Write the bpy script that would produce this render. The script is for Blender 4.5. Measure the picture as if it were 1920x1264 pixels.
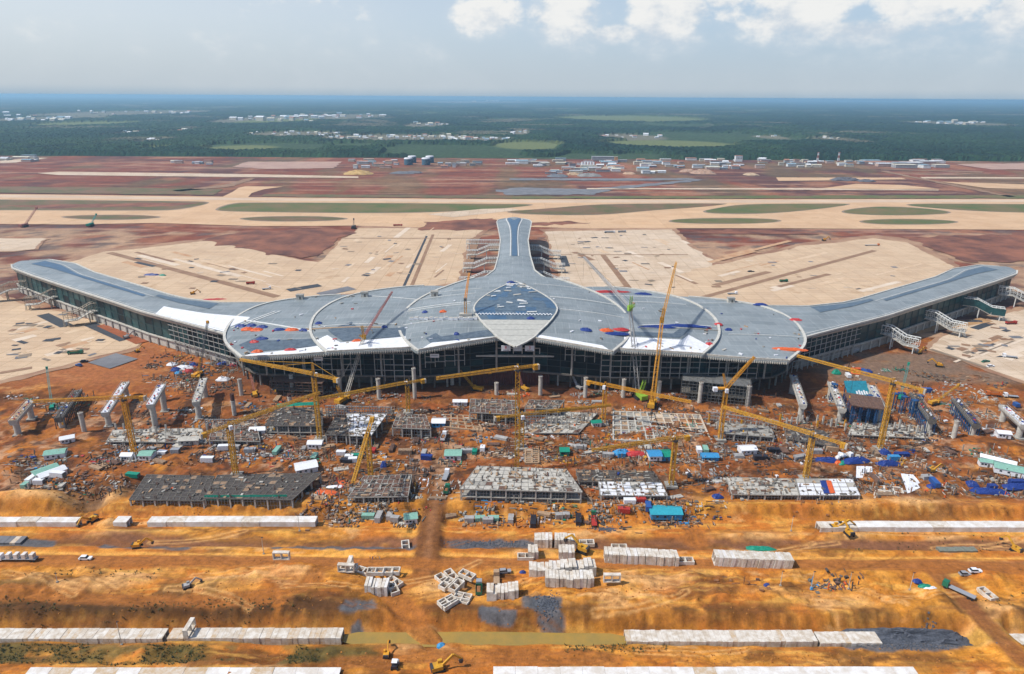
import bpy, bmesh, math, random
import numpy as np
from mathutils import Vector, Matrix
from mathutils.geometry import tessellate_polygon

for _o in list(bpy.data.objects):
    bpy.data.objects.remove(_o)
random.seed(7)
RNG = np.random.default_rng(11)
SC = bpy.context.scene
COL = SC.collection
R = math.radians

# ------------------------------------------------------------------ camera
CAM_H, FPX = 190.0, 1280.0
PITCH = math.atan((632 - 181.5) / FPX)
ROLL = R(0.34)
cam_d = bpy.data.cameras.new('camera')
cam_d.sensor_width = 36.0
cam_d.lens = 36.0 * FPX / 1920.0
cam_d.clip_start = 1.0
cam_d.clip_end = 120000.0
cam = bpy.data.objects.new('camera', cam_d)
COL.objects.link(cam)
cam.location = (0, 0, CAM_H)
cam.rotation_euler = (Matrix.Rotation(math.pi / 2 - PITCH, 3, 'X') @ Matrix.Rotation(ROLL, 3, 'Z')).to_euler()
SC.camera = cam
_cp, _sp, _cr, _sr = math.cos(PITCH), math.sin(PITCH), math.cos(ROLL), math.sin(ROLL)

def W(px, py, z=0.0):
    """photo pixel (1920 wide) + height above datum -> world point"""
    u, v = (px - 960) / FPX, (632 - py) / FPX
    u, v = u * _cr - v * _sr, v * _cr + u * _sr
    dy, dz = _cp + v * _sp, -_sp + v * _cp
    t = (z - CAM_H) / dz
    return Vector((u * t, dy * t, z))

def prj(p):
    x, y, z = p[0], p[1], p[2] - CAM_H
    d = y * _cp - z * _sp
    v = (y * _sp + z * _cp) / d
    u = x / d
    u, v = u * _cr + v * _sr, v * _cr - u * _sr
    return 960 + u * FPX, 632 - v * FPX

def ztop(x, y, py):
    """height at plan position x,y that shows at photo row py"""
    a, b = -30.0, 160.0
    for _ in range(40):
        m = (a + b) / 2
        if prj((x, y, m))[1] > py:
            a = m
        else:
            b = m
    return (a + b) / 2

# ------------------------------------------------------------------ light
SUN = Vector((-0.60, -0.14, 0.79)).normalized()
sun_d = bpy.data.lights.new('sun', 'SUN')
sun_d.energy = 4.6
sun_d.angle = R(1.0)
sun_d.color = (1.0, 0.95, 0.87)
sun = bpy.data.objects.new('sun', sun_d)
COL.objects.link(sun)
sun.rotation_euler = SUN.to_track_quat('Z', 'Y').to_euler()

SC.view_settings.view_transform = 'Standard'
SC.view_settings.look = 'None'
SC.view_settings.gamma = 1.0
SC.view_settings.exposure = 0.0
SC.view_settings.use_curve_mapping = False
SC.cycles.use_denoising = True
SC.cycles.max_bounces = 5
SC.cycles.diffuse_bounces = 2
SC.cycles.glossy_bounces = 2
SC.cycles.transmission_bounces = 2
SC.cycles.volume_bounces = 1
SC.cycles.use_adaptive_sampling = True
SC.cycles.adaptive_threshold = 0.02

class NT:
    """small helper for node trees"""
    def __init__(s, nt):
        s.t = nt
        nt.nodes.clear()
    def n(s, typ, **kw):
        x = s.t.nodes.new(typ)
        ins = kw.pop('i', {})
        for k, v in kw.items():
            setattr(x, k, v)
        for k, v in ins.items():
            if isinstance(v, tuple) and len(v) == 2 and hasattr(v[0], 'outputs'):
                s.t.links.new(v[0].outputs[v[1]], x.inputs[k])
            elif hasattr(v, 'outputs'):
                s.t.links.new(v.outputs[0], x.inputs[k])
            else:
                x.inputs[k].default_value = v
        return x
    def m(s, op, a, b=0.0, c=0.0, clamp=False):
        return s.n('ShaderNodeMath', operation=op, use_clamp=clamp, i={0: a, 1: b, 2: c})
    def mix(s, f, a, b, bt='MIX'):
        x = s.t.nodes.new('ShaderNodeMix')
        x.data_type = 'RGBA'
        x.blend_type = bt
        x.clamp_factor = True
        for k, v in ((0, f), (6, a), (7, b)):
            if hasattr(v, 'outputs'):
                s.t.links.new(v.outputs[2 if v.bl_idname == 'ShaderNodeMix' else 0], x.inputs[k])
            elif isinstance(v, tuple) and hasattr(v[0], 'outputs'):
                s.t.links.new(v[0].outputs[v[1]], x.inputs[k])
            else:
                x.inputs[k].default_value = v if not isinstance(v, (tuple, list)) else (*v[:3], 1)
        return x
    def ss(s, v, lo, hi):
        x = s.n('ShaderNodeMapRange', interpolation_type='SMOOTHSTEP', i={0: v, 1: lo, 2: hi})
        return x
    def link(s, a, ai, b, bi):
        s.t.links.new(a.outputs[ai], b.inputs[bi])

def build_world():
    w = bpy.data.worlds.new('World')
    SC.world = w
    w.use_nodes = True
    t = NT(w.node_tree)
    tc = t.n('ShaderNodeTexCoord')
    sky = t.n('ShaderNodeTexSky', sky_type='NISHITA', sun_disc=False, sun_elevation=math.asin(SUN.z),
              sun_rotation=math.atan2(SUN.x, SUN.y), altitude=0, air_density=1.0, dust_density=2.2, ozone_density=1.6)
    sep = t.n('ShaderNodeSeparateXYZ', i={0: (tc, 0)})
    el = t.m('ARCSINE', (sep, 2))
    az = t.m('ARCTAN2', (sep, 0), (sep, 1))
    co = t.n('ShaderNodeCombineXYZ', i={0: az, 1: t.m('MULTIPLY', el, 1.5), 2: 0.0})
    warp = t.n('ShaderNodeTexNoise', i={'Vector': co, 'Scale': 22.0, 'Detail': 5.0, 'Roughness': 0.62})
    fine = t.n('ShaderNodeTexNoise', i={'Vector': co, 'Scale': 9.0, 'Detail': 6.0, 'Roughness': 0.58})
    wv = t.m('SUBTRACT', (warp, 0), 0.5)
    fv = t.m('SUBTRACT', (fine, 0), 0.5)
    # cumulus heads in view (azimuth, elevation, half width, half height), degrees, plus an even broken layer all round
    heads = [(-2.2, 5.9, 2.6, 1.5), (4.4, 6.4, 3.0, 2.6), (11.2, 6.0, 3.0, 2.9), (20.4, 6.4, 4.6, 2.6), (29.0, 6.2, 3.8, 2.6),
             (34.5, 5.0, 3.0, 1.5), (25.0, 4.4, 3.4, .9), (16.0, 7.2, 2.0, 1.0), (7.8, 4.6, 2.8, .7)]
    tot, top = None, None
    for a, e, hw, hh in heads:
        da = t.m('DIVIDE', t.m('SUBTRACT', az, R(a)), R(hw))
        de = t.m('DIVIDE', t.m('SUBTRACT', el, R(e)), R(hh))
        g = t.m('SUBTRACT', 1.0, t.m('ADD', t.m('MULTIPLY', da, da), t.m('MULTIPLY', de, de)))
        tot = g if tot is None else t.m('MAXIMUM', tot, g)
    far = t.n('ShaderNodeTexNoise', i={'Vector': co, 'Scale': 3.2, 'Detail': 3.0, 'Roughness': 0.5})
    layer = t.m('SUBTRACT', t.m('MULTIPLY', (far, 0), 4.0), 3.1)
    tot = t.m('MAXIMUM', t.m('MAXIMUM', tot, -1.2), t.m('MULTIPLY', layer, 0.8))
    dens = t.m('ADD', tot, t.m('ADD', t.m('MULTIPLY', wv, 2.6), t.m('MULTIPLY', fv, 3.0)))
    hi = t.ss(el, R(3.4), R(5.6))
    mask = t.m('ADD', t.m('MULTIPLY', (t.ss(dens, -0.9, 1.3), 0), t.m('SUBTRACT', 1.0, hi)), t.m('MULTIPLY', (t.ss(dens, -0.30, 0.55), 0), hi))
    soft = t.ss(dens, -1.5, 1.2)
    # lit heads and blue-grey flanks
    sh = t.ss(t.m('ADD', t.m('MULTIPLY', wv, 3.2), t.m('MULTIPLY', t.m('SUBTRACT', el, R(5.6)), 12.0)), -0.8, 0.35)
    ccol = t.mix(sh, (5.7, 6.5, 7.4), (8.9, 8.9, 8.75))
    base = t.mix(1.0, (sky, 0), (0.80, 0.98, 1.22), 'MULTIPLY')
    veil = t.n('ShaderNodeMapRange', i={0: el, 1: 0.0, 2: R(24), 3: 0.86, 4: 0.05})
    dt = t.n('ShaderNodeVectorMath', operation='DOT_PRODUCT', i={0: (tc, 0), 1: tuple(SUN)})
    side = t.ss((dt, 1), -0.42, 0.42)
    vup = t.mix((side, 0), (5.4, 7.0, 8.6), (8.9, 9.4, 9.7))
    vcol = t.mix(t.ss(el, R(-1), R(7)), (5.7, 6.5, 7.2), vup)
    vcol = t.mix((t.ss(el, R(-0.35), R(0.75)), 0), (3.4, 4.9, 6.3), vcol)
    b2 = t.mix((veil, 0), base, vcol)
    b2 = t.mix(t.m('MULTIPLY', (soft, 0), 0.22), b2, (7.2, 7.7, 8.2))
    fade = t.m('MULTIPLY', mask, t.m('MULTIPLY', t.ss(el, R(1.2), R(4.6)), 0.95))
    out = t.mix(fade, b2, ccol)
    bg = t.n('ShaderNodeBackground', i={1: 0.1})
    t.link(out, 2, bg, 0)
    wo = t.n('ShaderNodeOutputWorld')
    t.link(bg, 0, wo, 0)
build_world()

# ------------------------------------------------------------------ materials
MATS = {}
def mat(name, col, rough=0.85, metal=0.0, var=0.25, scale=0.5, bump=0.0, bscale=None, spec=0.35, col2=None, emit=None, trans=0.0, coords=None, detail=5.0):
    """plain procedural material: colour, mottling by noise, optional relief"""
    if name in MATS:
        return MATS[name]
    m = bpy.data.materials.new(name)
    m.use_nodes = True
    t = NT(m.node_tree)
    tc = t.n('ShaderNodeTexCoord')
    ge = t.n('ShaderNodeNewGeometry')
    vec = (ge, 0) if coords is None else (tc, coords)
    no = t.n('ShaderNodeTexNoise', i={'Vector': vec, 'Scale': scale, 'Detail': detail, 'Roughness': 0.65})
    f = t.ss((no, 0), 0.3, 0.7)
    c2 = col2 if col2 else tuple(c * (1 - var) for c in col)
    mx = t.mix((f, 0), c2, col)
    b = t.n('ShaderNodeBsdfPrincipled', i={'Roughness': rough, 'Metallic': metal, 'Specular IOR Level': spec})
    t.link(mx, 2, b, 'Base Color')
    if bump:
        n2 = t.n('ShaderNodeTexNoise', i={'Vector': vec, 'Scale': bscale or scale * 3, 'Detail': 4.0, 'Roughness': 0.6})
        bp = t.n('ShaderNodeBump', i={'Strength': 1.0, 'Distance': bump, 'Height': (n2, 0)})
        t.link(bp, 0, b, 'Normal')
    o = t.n('ShaderNodeOutputMaterial')
    t.link(b, 0, o, 0)
    MATS[name] = m
    return m

def ground_mat(name, s1=0.35, s2=1.6, bump=0.5, amt=0.55):
    """soil: plan colours stored on the mesh, broken up by noise at two scales, with clod relief"""
    m = bpy.data.materials.new(name)
    m.use_nodes = True
    t = NT(m.node_tree)
    at = t.n('ShaderNodeAttribute', attribute_name='soil')
    ge = t.n('ShaderNodeNewGeometry')
    n1 = t.n('ShaderNodeTexNoise', i={'Vector': (ge, 0), 'Scale': s1, 'Detail': 10.0, 'Roughness': 0.68})
    n2 = t.n('ShaderNodeTexNoise', i={'Vector': (ge, 0), 'Scale': s2, 'Detail': 4.0, 'Roughness': 0.7})
    f = t.m('ADD', t.m('MULTIPLY', (n1, 0), 0.65), t.m('MULTIPLY', (n2, 0), 0.35))
    k = t.n('ShaderNodeMapRange', i={0: f, 1: 0.32, 2: 0.68, 3: 1 - amt, 4: 1 + amt})
    cm = t.n('ShaderNodeVectorMath', operation='SCALE', i={0: (at, 0)})
    t.link(k, 0, cm, 'Scale')
    b = t.n('ShaderNodeBsdfPrincipled', i={'Roughness': 0.95, 'Specular IOR Level': 0.15})
    t.link(cm, 0, b, 'Base Color')
    bp = t.n('ShaderNodeBump', i={'Strength': 1.0, 'Distance': bump, 'Height': f})
    t.link(bp, 0, b, 'Normal')
    o = t.n('ShaderNodeOutputMaterial')
    t.link(b, 0, o, 0)
    return m

# ------------------------------------------------------------------ objects, labels
def tag(o, label=None, cat=None, group=None, kind=None):
    if label: o['label'] = label
    if cat: o['category'] = cat
    if group: o['group'] = group
    if kind: o['kind'] = kind
    return o

def empty(name, loc=(0, 0, 0), rz=0.0, label=None, cat=None, group=None):
    o = bpy.data.objects.new(name, None)
    o.empty_display_size = 1.0
    COL.objects.link(o)
    o.location = loc
    o.rotation_euler = (0, 0, rz)
    return tag(o, label, cat, group)

def link_mesh(name, me, parent=None, loc=None, rz=0.0):
    o = bpy.data.objects.new(name, me)
    COL.objects.link(o)
    if parent: o.parent = parent
    if loc is not None: o.location = loc
    if rz: o.rotation_euler = (0, 0, rz)
    return o

def copy_tree(o, parent=None):
    c = o.copy()
    COL.objects.link(c)
    c.parent = parent
    for ch in o.children:
        copy_tree(ch, c)
    return c

class MB:
    """collects boxes, bars, tubes and faces for one mesh"""
    def __init__(s):
        s.v, s.f, s.mi, s.mats = [], [], [], []
    def _m(s, m):
        if m is None: return 0
        if m not in s.mats: s.mats.append(m)
        return s.mats.index(m)
    def add(s, vs, fs, m=None):
        b = len(s.v)
        s.v.extend(tuple(v) for v in vs)
        k = s._m(m)
        for f in fs:
            s.f.append(tuple(b + i for i in f))
            s.mi.append(k)
        return s
    def box(s, c, d, rz=0.0, m=None, taper=1.0, tilt=None):
        x, y, z = d[0] / 2, d[1] / 2, d[2] / 2
        vs = [Vector(p) for p in ((-x, -y, -z), (x, -y, -z), (x, y, -z), (-x, y, -z))] + \
             [Vector((p[0] * taper, p[1] * taper, z)) for p in ((-x, -y), (x, -y), (x, y), (-x, y))]
        M = Matrix.Rotation(rz, 3, 'Z')
        if tilt: M = M @ Matrix.Rotation(tilt, 3, 'X')
        c = Vector(c)
        return s.add([M @ v + c for v in vs], [(3, 2, 1, 0), (4, 5, 6, 7), (0, 1, 5, 4), (1, 2, 6, 5), (2, 3, 7, 6), (3, 0, 4, 7)], m)
    def bar(s, p, q, w, h=None, m=None, n=4, cap=False, w2=None):
        p, q = Vector(p), Vector(q)
        d = q - p
        if d.length < 1e-6: return s
        d.normalize()
        up = Vector((0, 0, 1)) if abs(d.z) < 0.95 else Vector((1, 0, 0))
        a = d.cross(up).normalized()
        b = a.cross(d)
        h = h or w
        w2 = w if w2 is None else w2
        vs = []
        for pt, k in ((p, 1.0), (q, w2 / w)):
            for i in range(n):
                th = 2 * math.pi * (i + 0.5) / n
                r = 0.7071 if n == 4 else 0.5
                vs.append(pt + a * (math.cos(th) * w * r * k) + b * (math.sin(th) * h * r * k))
        fs = [(i, (i + 1) % n, n + (i + 1) % n, n + i) for i in range(n)]
        if cap or n > 4 or n == 4:
            fs += [tuple(range(n - 1, -1, -1)), tuple(range(n, 2 * n))]
        return s.add(vs, fs, m)
    def cyl(s, c, r, h, n=14, m=None, r2=None):
        c = Vector(c)
        return s.bar(c, c + Vector((0, 0, h)), 2 * r, m=m, n=n, w2=2 * (r if r2 is None else r2))
    def prism(s, pts, z0, z1, m=None):
        n = len(pts)
        a = sum(pts[i][0] * pts[(i + 1) % n][1] - pts[(i + 1) % n][0] * pts[i][1] for i in range(n))
        if a < 0: pts = pts[::-1]
        g = lambda z, p: z(p) if callable(z) else z
        vs = [(p[0], p[1], g(z0, p)) for p in pts] + [(p[0], p[1], g(z1, p)) for p in pts]
        return s.add(vs, [tuple(range(n - 1, -1, -1)), tuple(range(n, 2 * n))] + [(i, (i + 1) % n, n + (i + 1) % n, n + i) for i in range(n)], m)
    def mesh(s, name, m=None, smooth=False):
        me = bpy.data.meshes.new(name)
        me.from_pydata(s.v, [], s.f)
        if m is not None and not s.mats: s.mats.append(m)
        for x in s.mats: me.materials.append(x)
        if len(s.mats) > 1: me.polygons.foreach_set('material_index', s.mi)
        if smooth: me.polygons.foreach_set('use_smooth', [True] * len(s.f))
        me.update()
        return me
    def build(s, name, m=None, parent=None, loc=None, rz=0.0, smooth=False):
        return link_mesh(name, s.mesh(name, m, smooth), parent, loc, rz)

def lattice(mb, p, q, w, bay, t, h=None, m=None, w2=None):
    """square lattice boom from p to q"""
    p, q = Vector(p), Vector(q)
    d = q - p
    L = d.length
    d.normalize()
    up = Vector((0, 0, 1)) if abs(d.z) < 0.9 else Vector((0, 1, 0))
    a = d.cross(up).normalized()
    b = a.cross(d)
    h = h or w
    w2 = w if w2 is None else w2
    n = max(2, round(L / bay))
    def pt(i, k):
        f = i / n
        s_ = 1 + (w2 / w - 1) * f
        sx, sy = ((-1, -1), (1, -1), (1, 1), (-1, 1))[k]
        return p + d * (L * f) + a * (sx * w * s_ / 2) + b * (sy * h * s_ / 2)
    for k in range(4):
        mb.bar(pt(0, k), pt(n, k), t * 1.25, m=m)
    for i in range(n):
        for k in range(4):
            k2 = (k + 1) % 4
            mb.bar(pt(i, k), pt(i + 1, k2) if i % 2 else pt(i + 1, k2), t * .75, m=m, n=3)
            if i % 2 == 0: mb.bar(pt(i, k), pt(i, k2), t * .75, m=m, n=3)
    return mb

# ------------------------------------------------------------------ noise and terrain
def vnoise(x, y, seed=0):
    xi, yi = np.floor(x).astype(np.int64), np.floor(y).astype(np.int64)
    fx, fy = x - xi, y - yi
    fx, fy = fx * fx * (3 - 2 * fx), fy * fy * (3 - 2 * fy)
    def h(a, b):
        n = (a * 374761393 + b * 668265263 + seed * 974634777) & 0xFFFFFFFF
        n = ((n ^ (n >> 13)) * 1274126177) & 0xFFFFFFFF
        return ((n ^ (n >> 16)) & 0xFFFF) / 65535.0
    return (h(xi, yi) * (1 - fx) + h(xi + 1, yi) * fx) * (1 - fy) + (h(xi, yi + 1) * (1 - fx) + h(xi + 1, yi + 1) * fx) * fy

def fbm(x, y, s, o=4, seed=0, g=0.55):
    x, y = np.asarray(x, float) / s, np.asarray(y, float) / s
    a, t, r = 1.0, 0.0, 0.0
    for i in range(o):
        r = r + a * vnoise(x + 17.3 * i, y - 9.1 * i, seed + i)
        t += a
        a *= g
        x, y = x * 2.03, y * 2.03
    return r / t

def sst(v, a, b):
    t = np.clip((v - a) / (b - a), 0, 1)
    return t * t * (3 - 2 * t)

def seg_d(x, y, pts):
    """distance of grid points to a polyline"""
    d = np.full(np.shape(x), 1e9)
    for (ax, ay), (bx, by) in zip(pts[:-1], pts[1:]):
        vx, vy = bx - ax, by - ay
        t = np.clip(((x - ax) * vx + (y - ay) * vy) / (vx * vx + vy * vy + 1e-9), 0, 1)
        d = np.minimum(d, np.hypot(x - ax - t * vx, y - ay - t * vy))
    return d

def G2(px, py):
    p = W(px, py)
    return (p.x, p.y)
def line(*pp):
    return [G2(*p) for p in pp]

PROFILE = [(120, -.4), (190, -.4), (193, -1.2), (202.6, -2.6), (204.2, -5.2), (210.6, -5.2), (215.6, 1.2), (219, 1.3), (232, .4), (242, .1), (244, -.2), (250, -.3), (251, -1.1), (253, -1.1), (254.2, -.5),
           (257, -.7), (259.5, -2.6), (266, -2.6), (268.5, -1.7), (274.2, -1.7), (275.2, -2.9), (282.5, -2.9), (284, -2.6), (288.6, 1.6), (292, 1.5), (303, .1), (420, 0)]
ACCESS = line((800, 1075), (803, 1020), (812, 960), (826, 890), (828, 850), (815, 820))
ROAD_R = line((1920, 1240), (1850, 1170), (1790, 1105), (1745, 1065))
RAMP = line((810, 1190), (770, 1150), (720, 1110), (790, 1080))
MOUNDS = [  # px, py, radius x, radius y, height: spoil heaps and pits
    (1215, 1095, 16, 6, 2.2), (1290, 1085, 10, 5, 2.2), (1160, 1090, 7, 4, 1.6), (560, 1075, 16, 6, 2.6), (420, 1090, 16, 4, 1.6), (150, 1095, 22, 5, 1.8), (250, 1080, 14, 4, 1.4),
    (60, 1090, 12, 5, 1.4), (205, 975, 7, 4, 3.0), (210, 1000, 16, 5, 2.2), (168, 936, 14, 11, -9), (120, 908, 16, 7, 4), (60, 935, 24, 6, 4.5), (80, 850, 26, 10, 3.5), (10, 890, 16, 8, 5), (215, 925, 7, 8, 3.5),
    (560, 875, 15, 6, 2.0), (740, 905, 8, 6, -2.5), (330, 860, 20, 5, 1.6), (1180, 820, 12, 6, 2.4), (1660, 905, 20, 7, 1.6), (1760, 900, 16, 8, 2.4), (1850, 840, 24, 8, 2.0), (1700, 950, 30, 6, 1.6),
    (850, 735, 8, 4, 2.0), (190, 690, 12, 6, 2.4), (350, 1100, 12, 4, 1.2), (1400, 1000, 20, 4, 1.2), (1240, 1010, 20, 4, -1.4), (1620, 1000, 14, 3, 1.8), (1800, 1005, 16, 3, 1.6),
    (640, 1085, 8, 4, 1.5), (820, 1105, 10, 6, 1.3), (480, 1085, 7, 4, 1.8), (1560, 1130, 14, 5, 1.2), (1880, 1150, 12, 7, 1.6), (1400, 1110, 16, 4, 1.2), (265, 905, 8, 6, -3), (1540, 880, 24, 3, -1.5)]
MOUNDS = [(*G2(a, b), c, d, e) for a, b, c, d, e in MOUNDS]

def near_h(x, y):
    x, y = np.asarray(x, float), np.asarray(y, float)
    wy = y + (fbm(x, y * .3, 38, 3, 5) - .5) * 4.2 * sst(y, 120, 200) * (1 - sst(y, 292, 310)) + (fbm(x, y, 7, 2, 8) - .5) * 1.2
    h = np.interp(wy, [p[0] for p in PROFILE], [p[1] for p in PROFILE])
    rough = 0.35 + .5 * fbm(x, y, 60, 2, 3)
    bench = np.clip(sst(y, 216, 222) * (1 - sst(y, 240, 244)) + sst(y, 290, 300) * (1 - sst(y, 425, 440)) + (1 - sst(y, 196, 202)) * .7, 0, 1)
    h = h + (fbm(x, y, 22, 5, 1, .64) - .5) * 5.2 * rough * bench + (fbm(x, y, 6, 3, 2) - .5) * (0.55 * bench + .16)
    h = h + (sst(fbm(x, y, 11, 3, 21), .55, .75)) * .9 * bench * sst(fbm(x, y, 70, 2, 31), .4, .6)
    # rilled cut faces
    cut = np.exp(-((wy - 287) / 2.2) ** 2) + np.exp(-((wy - 214) / 2.5) ** 2)
    h = h + cut * ((vnoise(x / 1.9, y / 9, 4) - .5) * 1.8 + (vnoise(x / 4.7, y / 12, 14) - .5) * 1.6)
    h = h + (vnoise(x / 1.3, y / 1.3, 15) - .5) * .42 * bench * (.35 + sst(fbm(x, y, 25, 3, 16), .35, .65))
    for mx, my, rx, ry, a in MOUNDS:
        r2 = ((x - mx) / rx) ** 2 + ((y - my) / ry) ** 2
        k = np.exp(-r2 * 1.6)
        h = h + a * k * (1 + .5 * (fbm(x, y, 5, 3, 6) - .5))
    tn = fbm(x, y * 1.7, 34, 4, 111, .6)
    h = h + (sst(tn, .455, .475) * 1.0 + sst(tn, .54, .555) * .9 + sst(tn, .62, .632) * .8 - 1.0) * bench * (1 - .55 * sst(y, 292, 300))
    # excavated pits of the two rows of foundations, access road, ramp
    for pts, wd, z in ((ACCESS, 5.0, -.2), (RAMP, 4.0, None), (ROAD_R, 6.0, .0)):
        d = seg_d(x, y, pts)
        k = 1 - sst(d, wd * .75, wd * 1.5)
        zz = z if z is not None else np.interp(y, [200, 222], [-4.8, 0])
        h = h * (1 - k) + (zz + (fbm(x, y, 5, 2, 9) - .5) * .25) * k
    # flat pads: concourse sides and the strip at the terminal
    k = sst(y, 430, 450)
    h = h * (1 - k) + (-.12 - .3 * fbm(x, y, 14, 3, 12)) * k
    return h

def GZ(x, y):
    if y > 430: return 0.0
    return float(near_h(np.array([x]), np.array([y]))[0])

def grid_mesh(name, xs, ys, hf, cf, m):
    X, Y = np.meshgrid(xs, ys)
    Z = hf(X, Y)
    nx, ny = len(xs), len(ys)
    me = bpy.data.meshes.new(name)
    me.vertices.add(nx * ny)
    me.vertices.foreach_set('co', np.stack([X, Y, Z], -1).astype(np.float32).ravel())
    i = np.arange(nx * ny).reshape(ny, nx)
    q = np.stack([i[:-1, :-1], i[:-1, 1:], i[1:, 1:], i[1:, :-1]], -1).reshape(-1, 4)
    me.loops.add(q.size)
    me.loops.foreach_set('vertex_index', q.ravel().astype(np.int32))
    me.polygons.add(len(q))
    me.polygons.foreach_set('loop_start', np.arange(0, q.size, 4, dtype=np.int32))
    me.polygons.foreach_set('use_smooth', np.ones(len(q), bool))
    if cf is not None:
        c = np.ones((nx * ny, 4), np.float32)
        c[:, :3] = cf(X, Y, Z).reshape(-1, 3)
        a = me.color_attributes.new('soil', 'FLOAT_COLOR', 'POINT')
        a.data.foreach_set('color', c.ravel())
    me.materials.append(m)
    me.update()
    me.validate()
    return me

def lerp(a, b, k):
    return a * (1 - k[..., None]) + np.array(b) * k[..., None]

OCHRE, ORANGE, RUST, BROWN, SAND = (.51, .205, .026), (.46, .150, .022), (.27, .078, .022), (.085, .034, .011), (.68, .38, .15)
OLIVE, GRAVEL, SILT, PALE = (.075, .062, .018), (.095, .10, .11), (.66, .32, .07), (.62, .46, .30)

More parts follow.
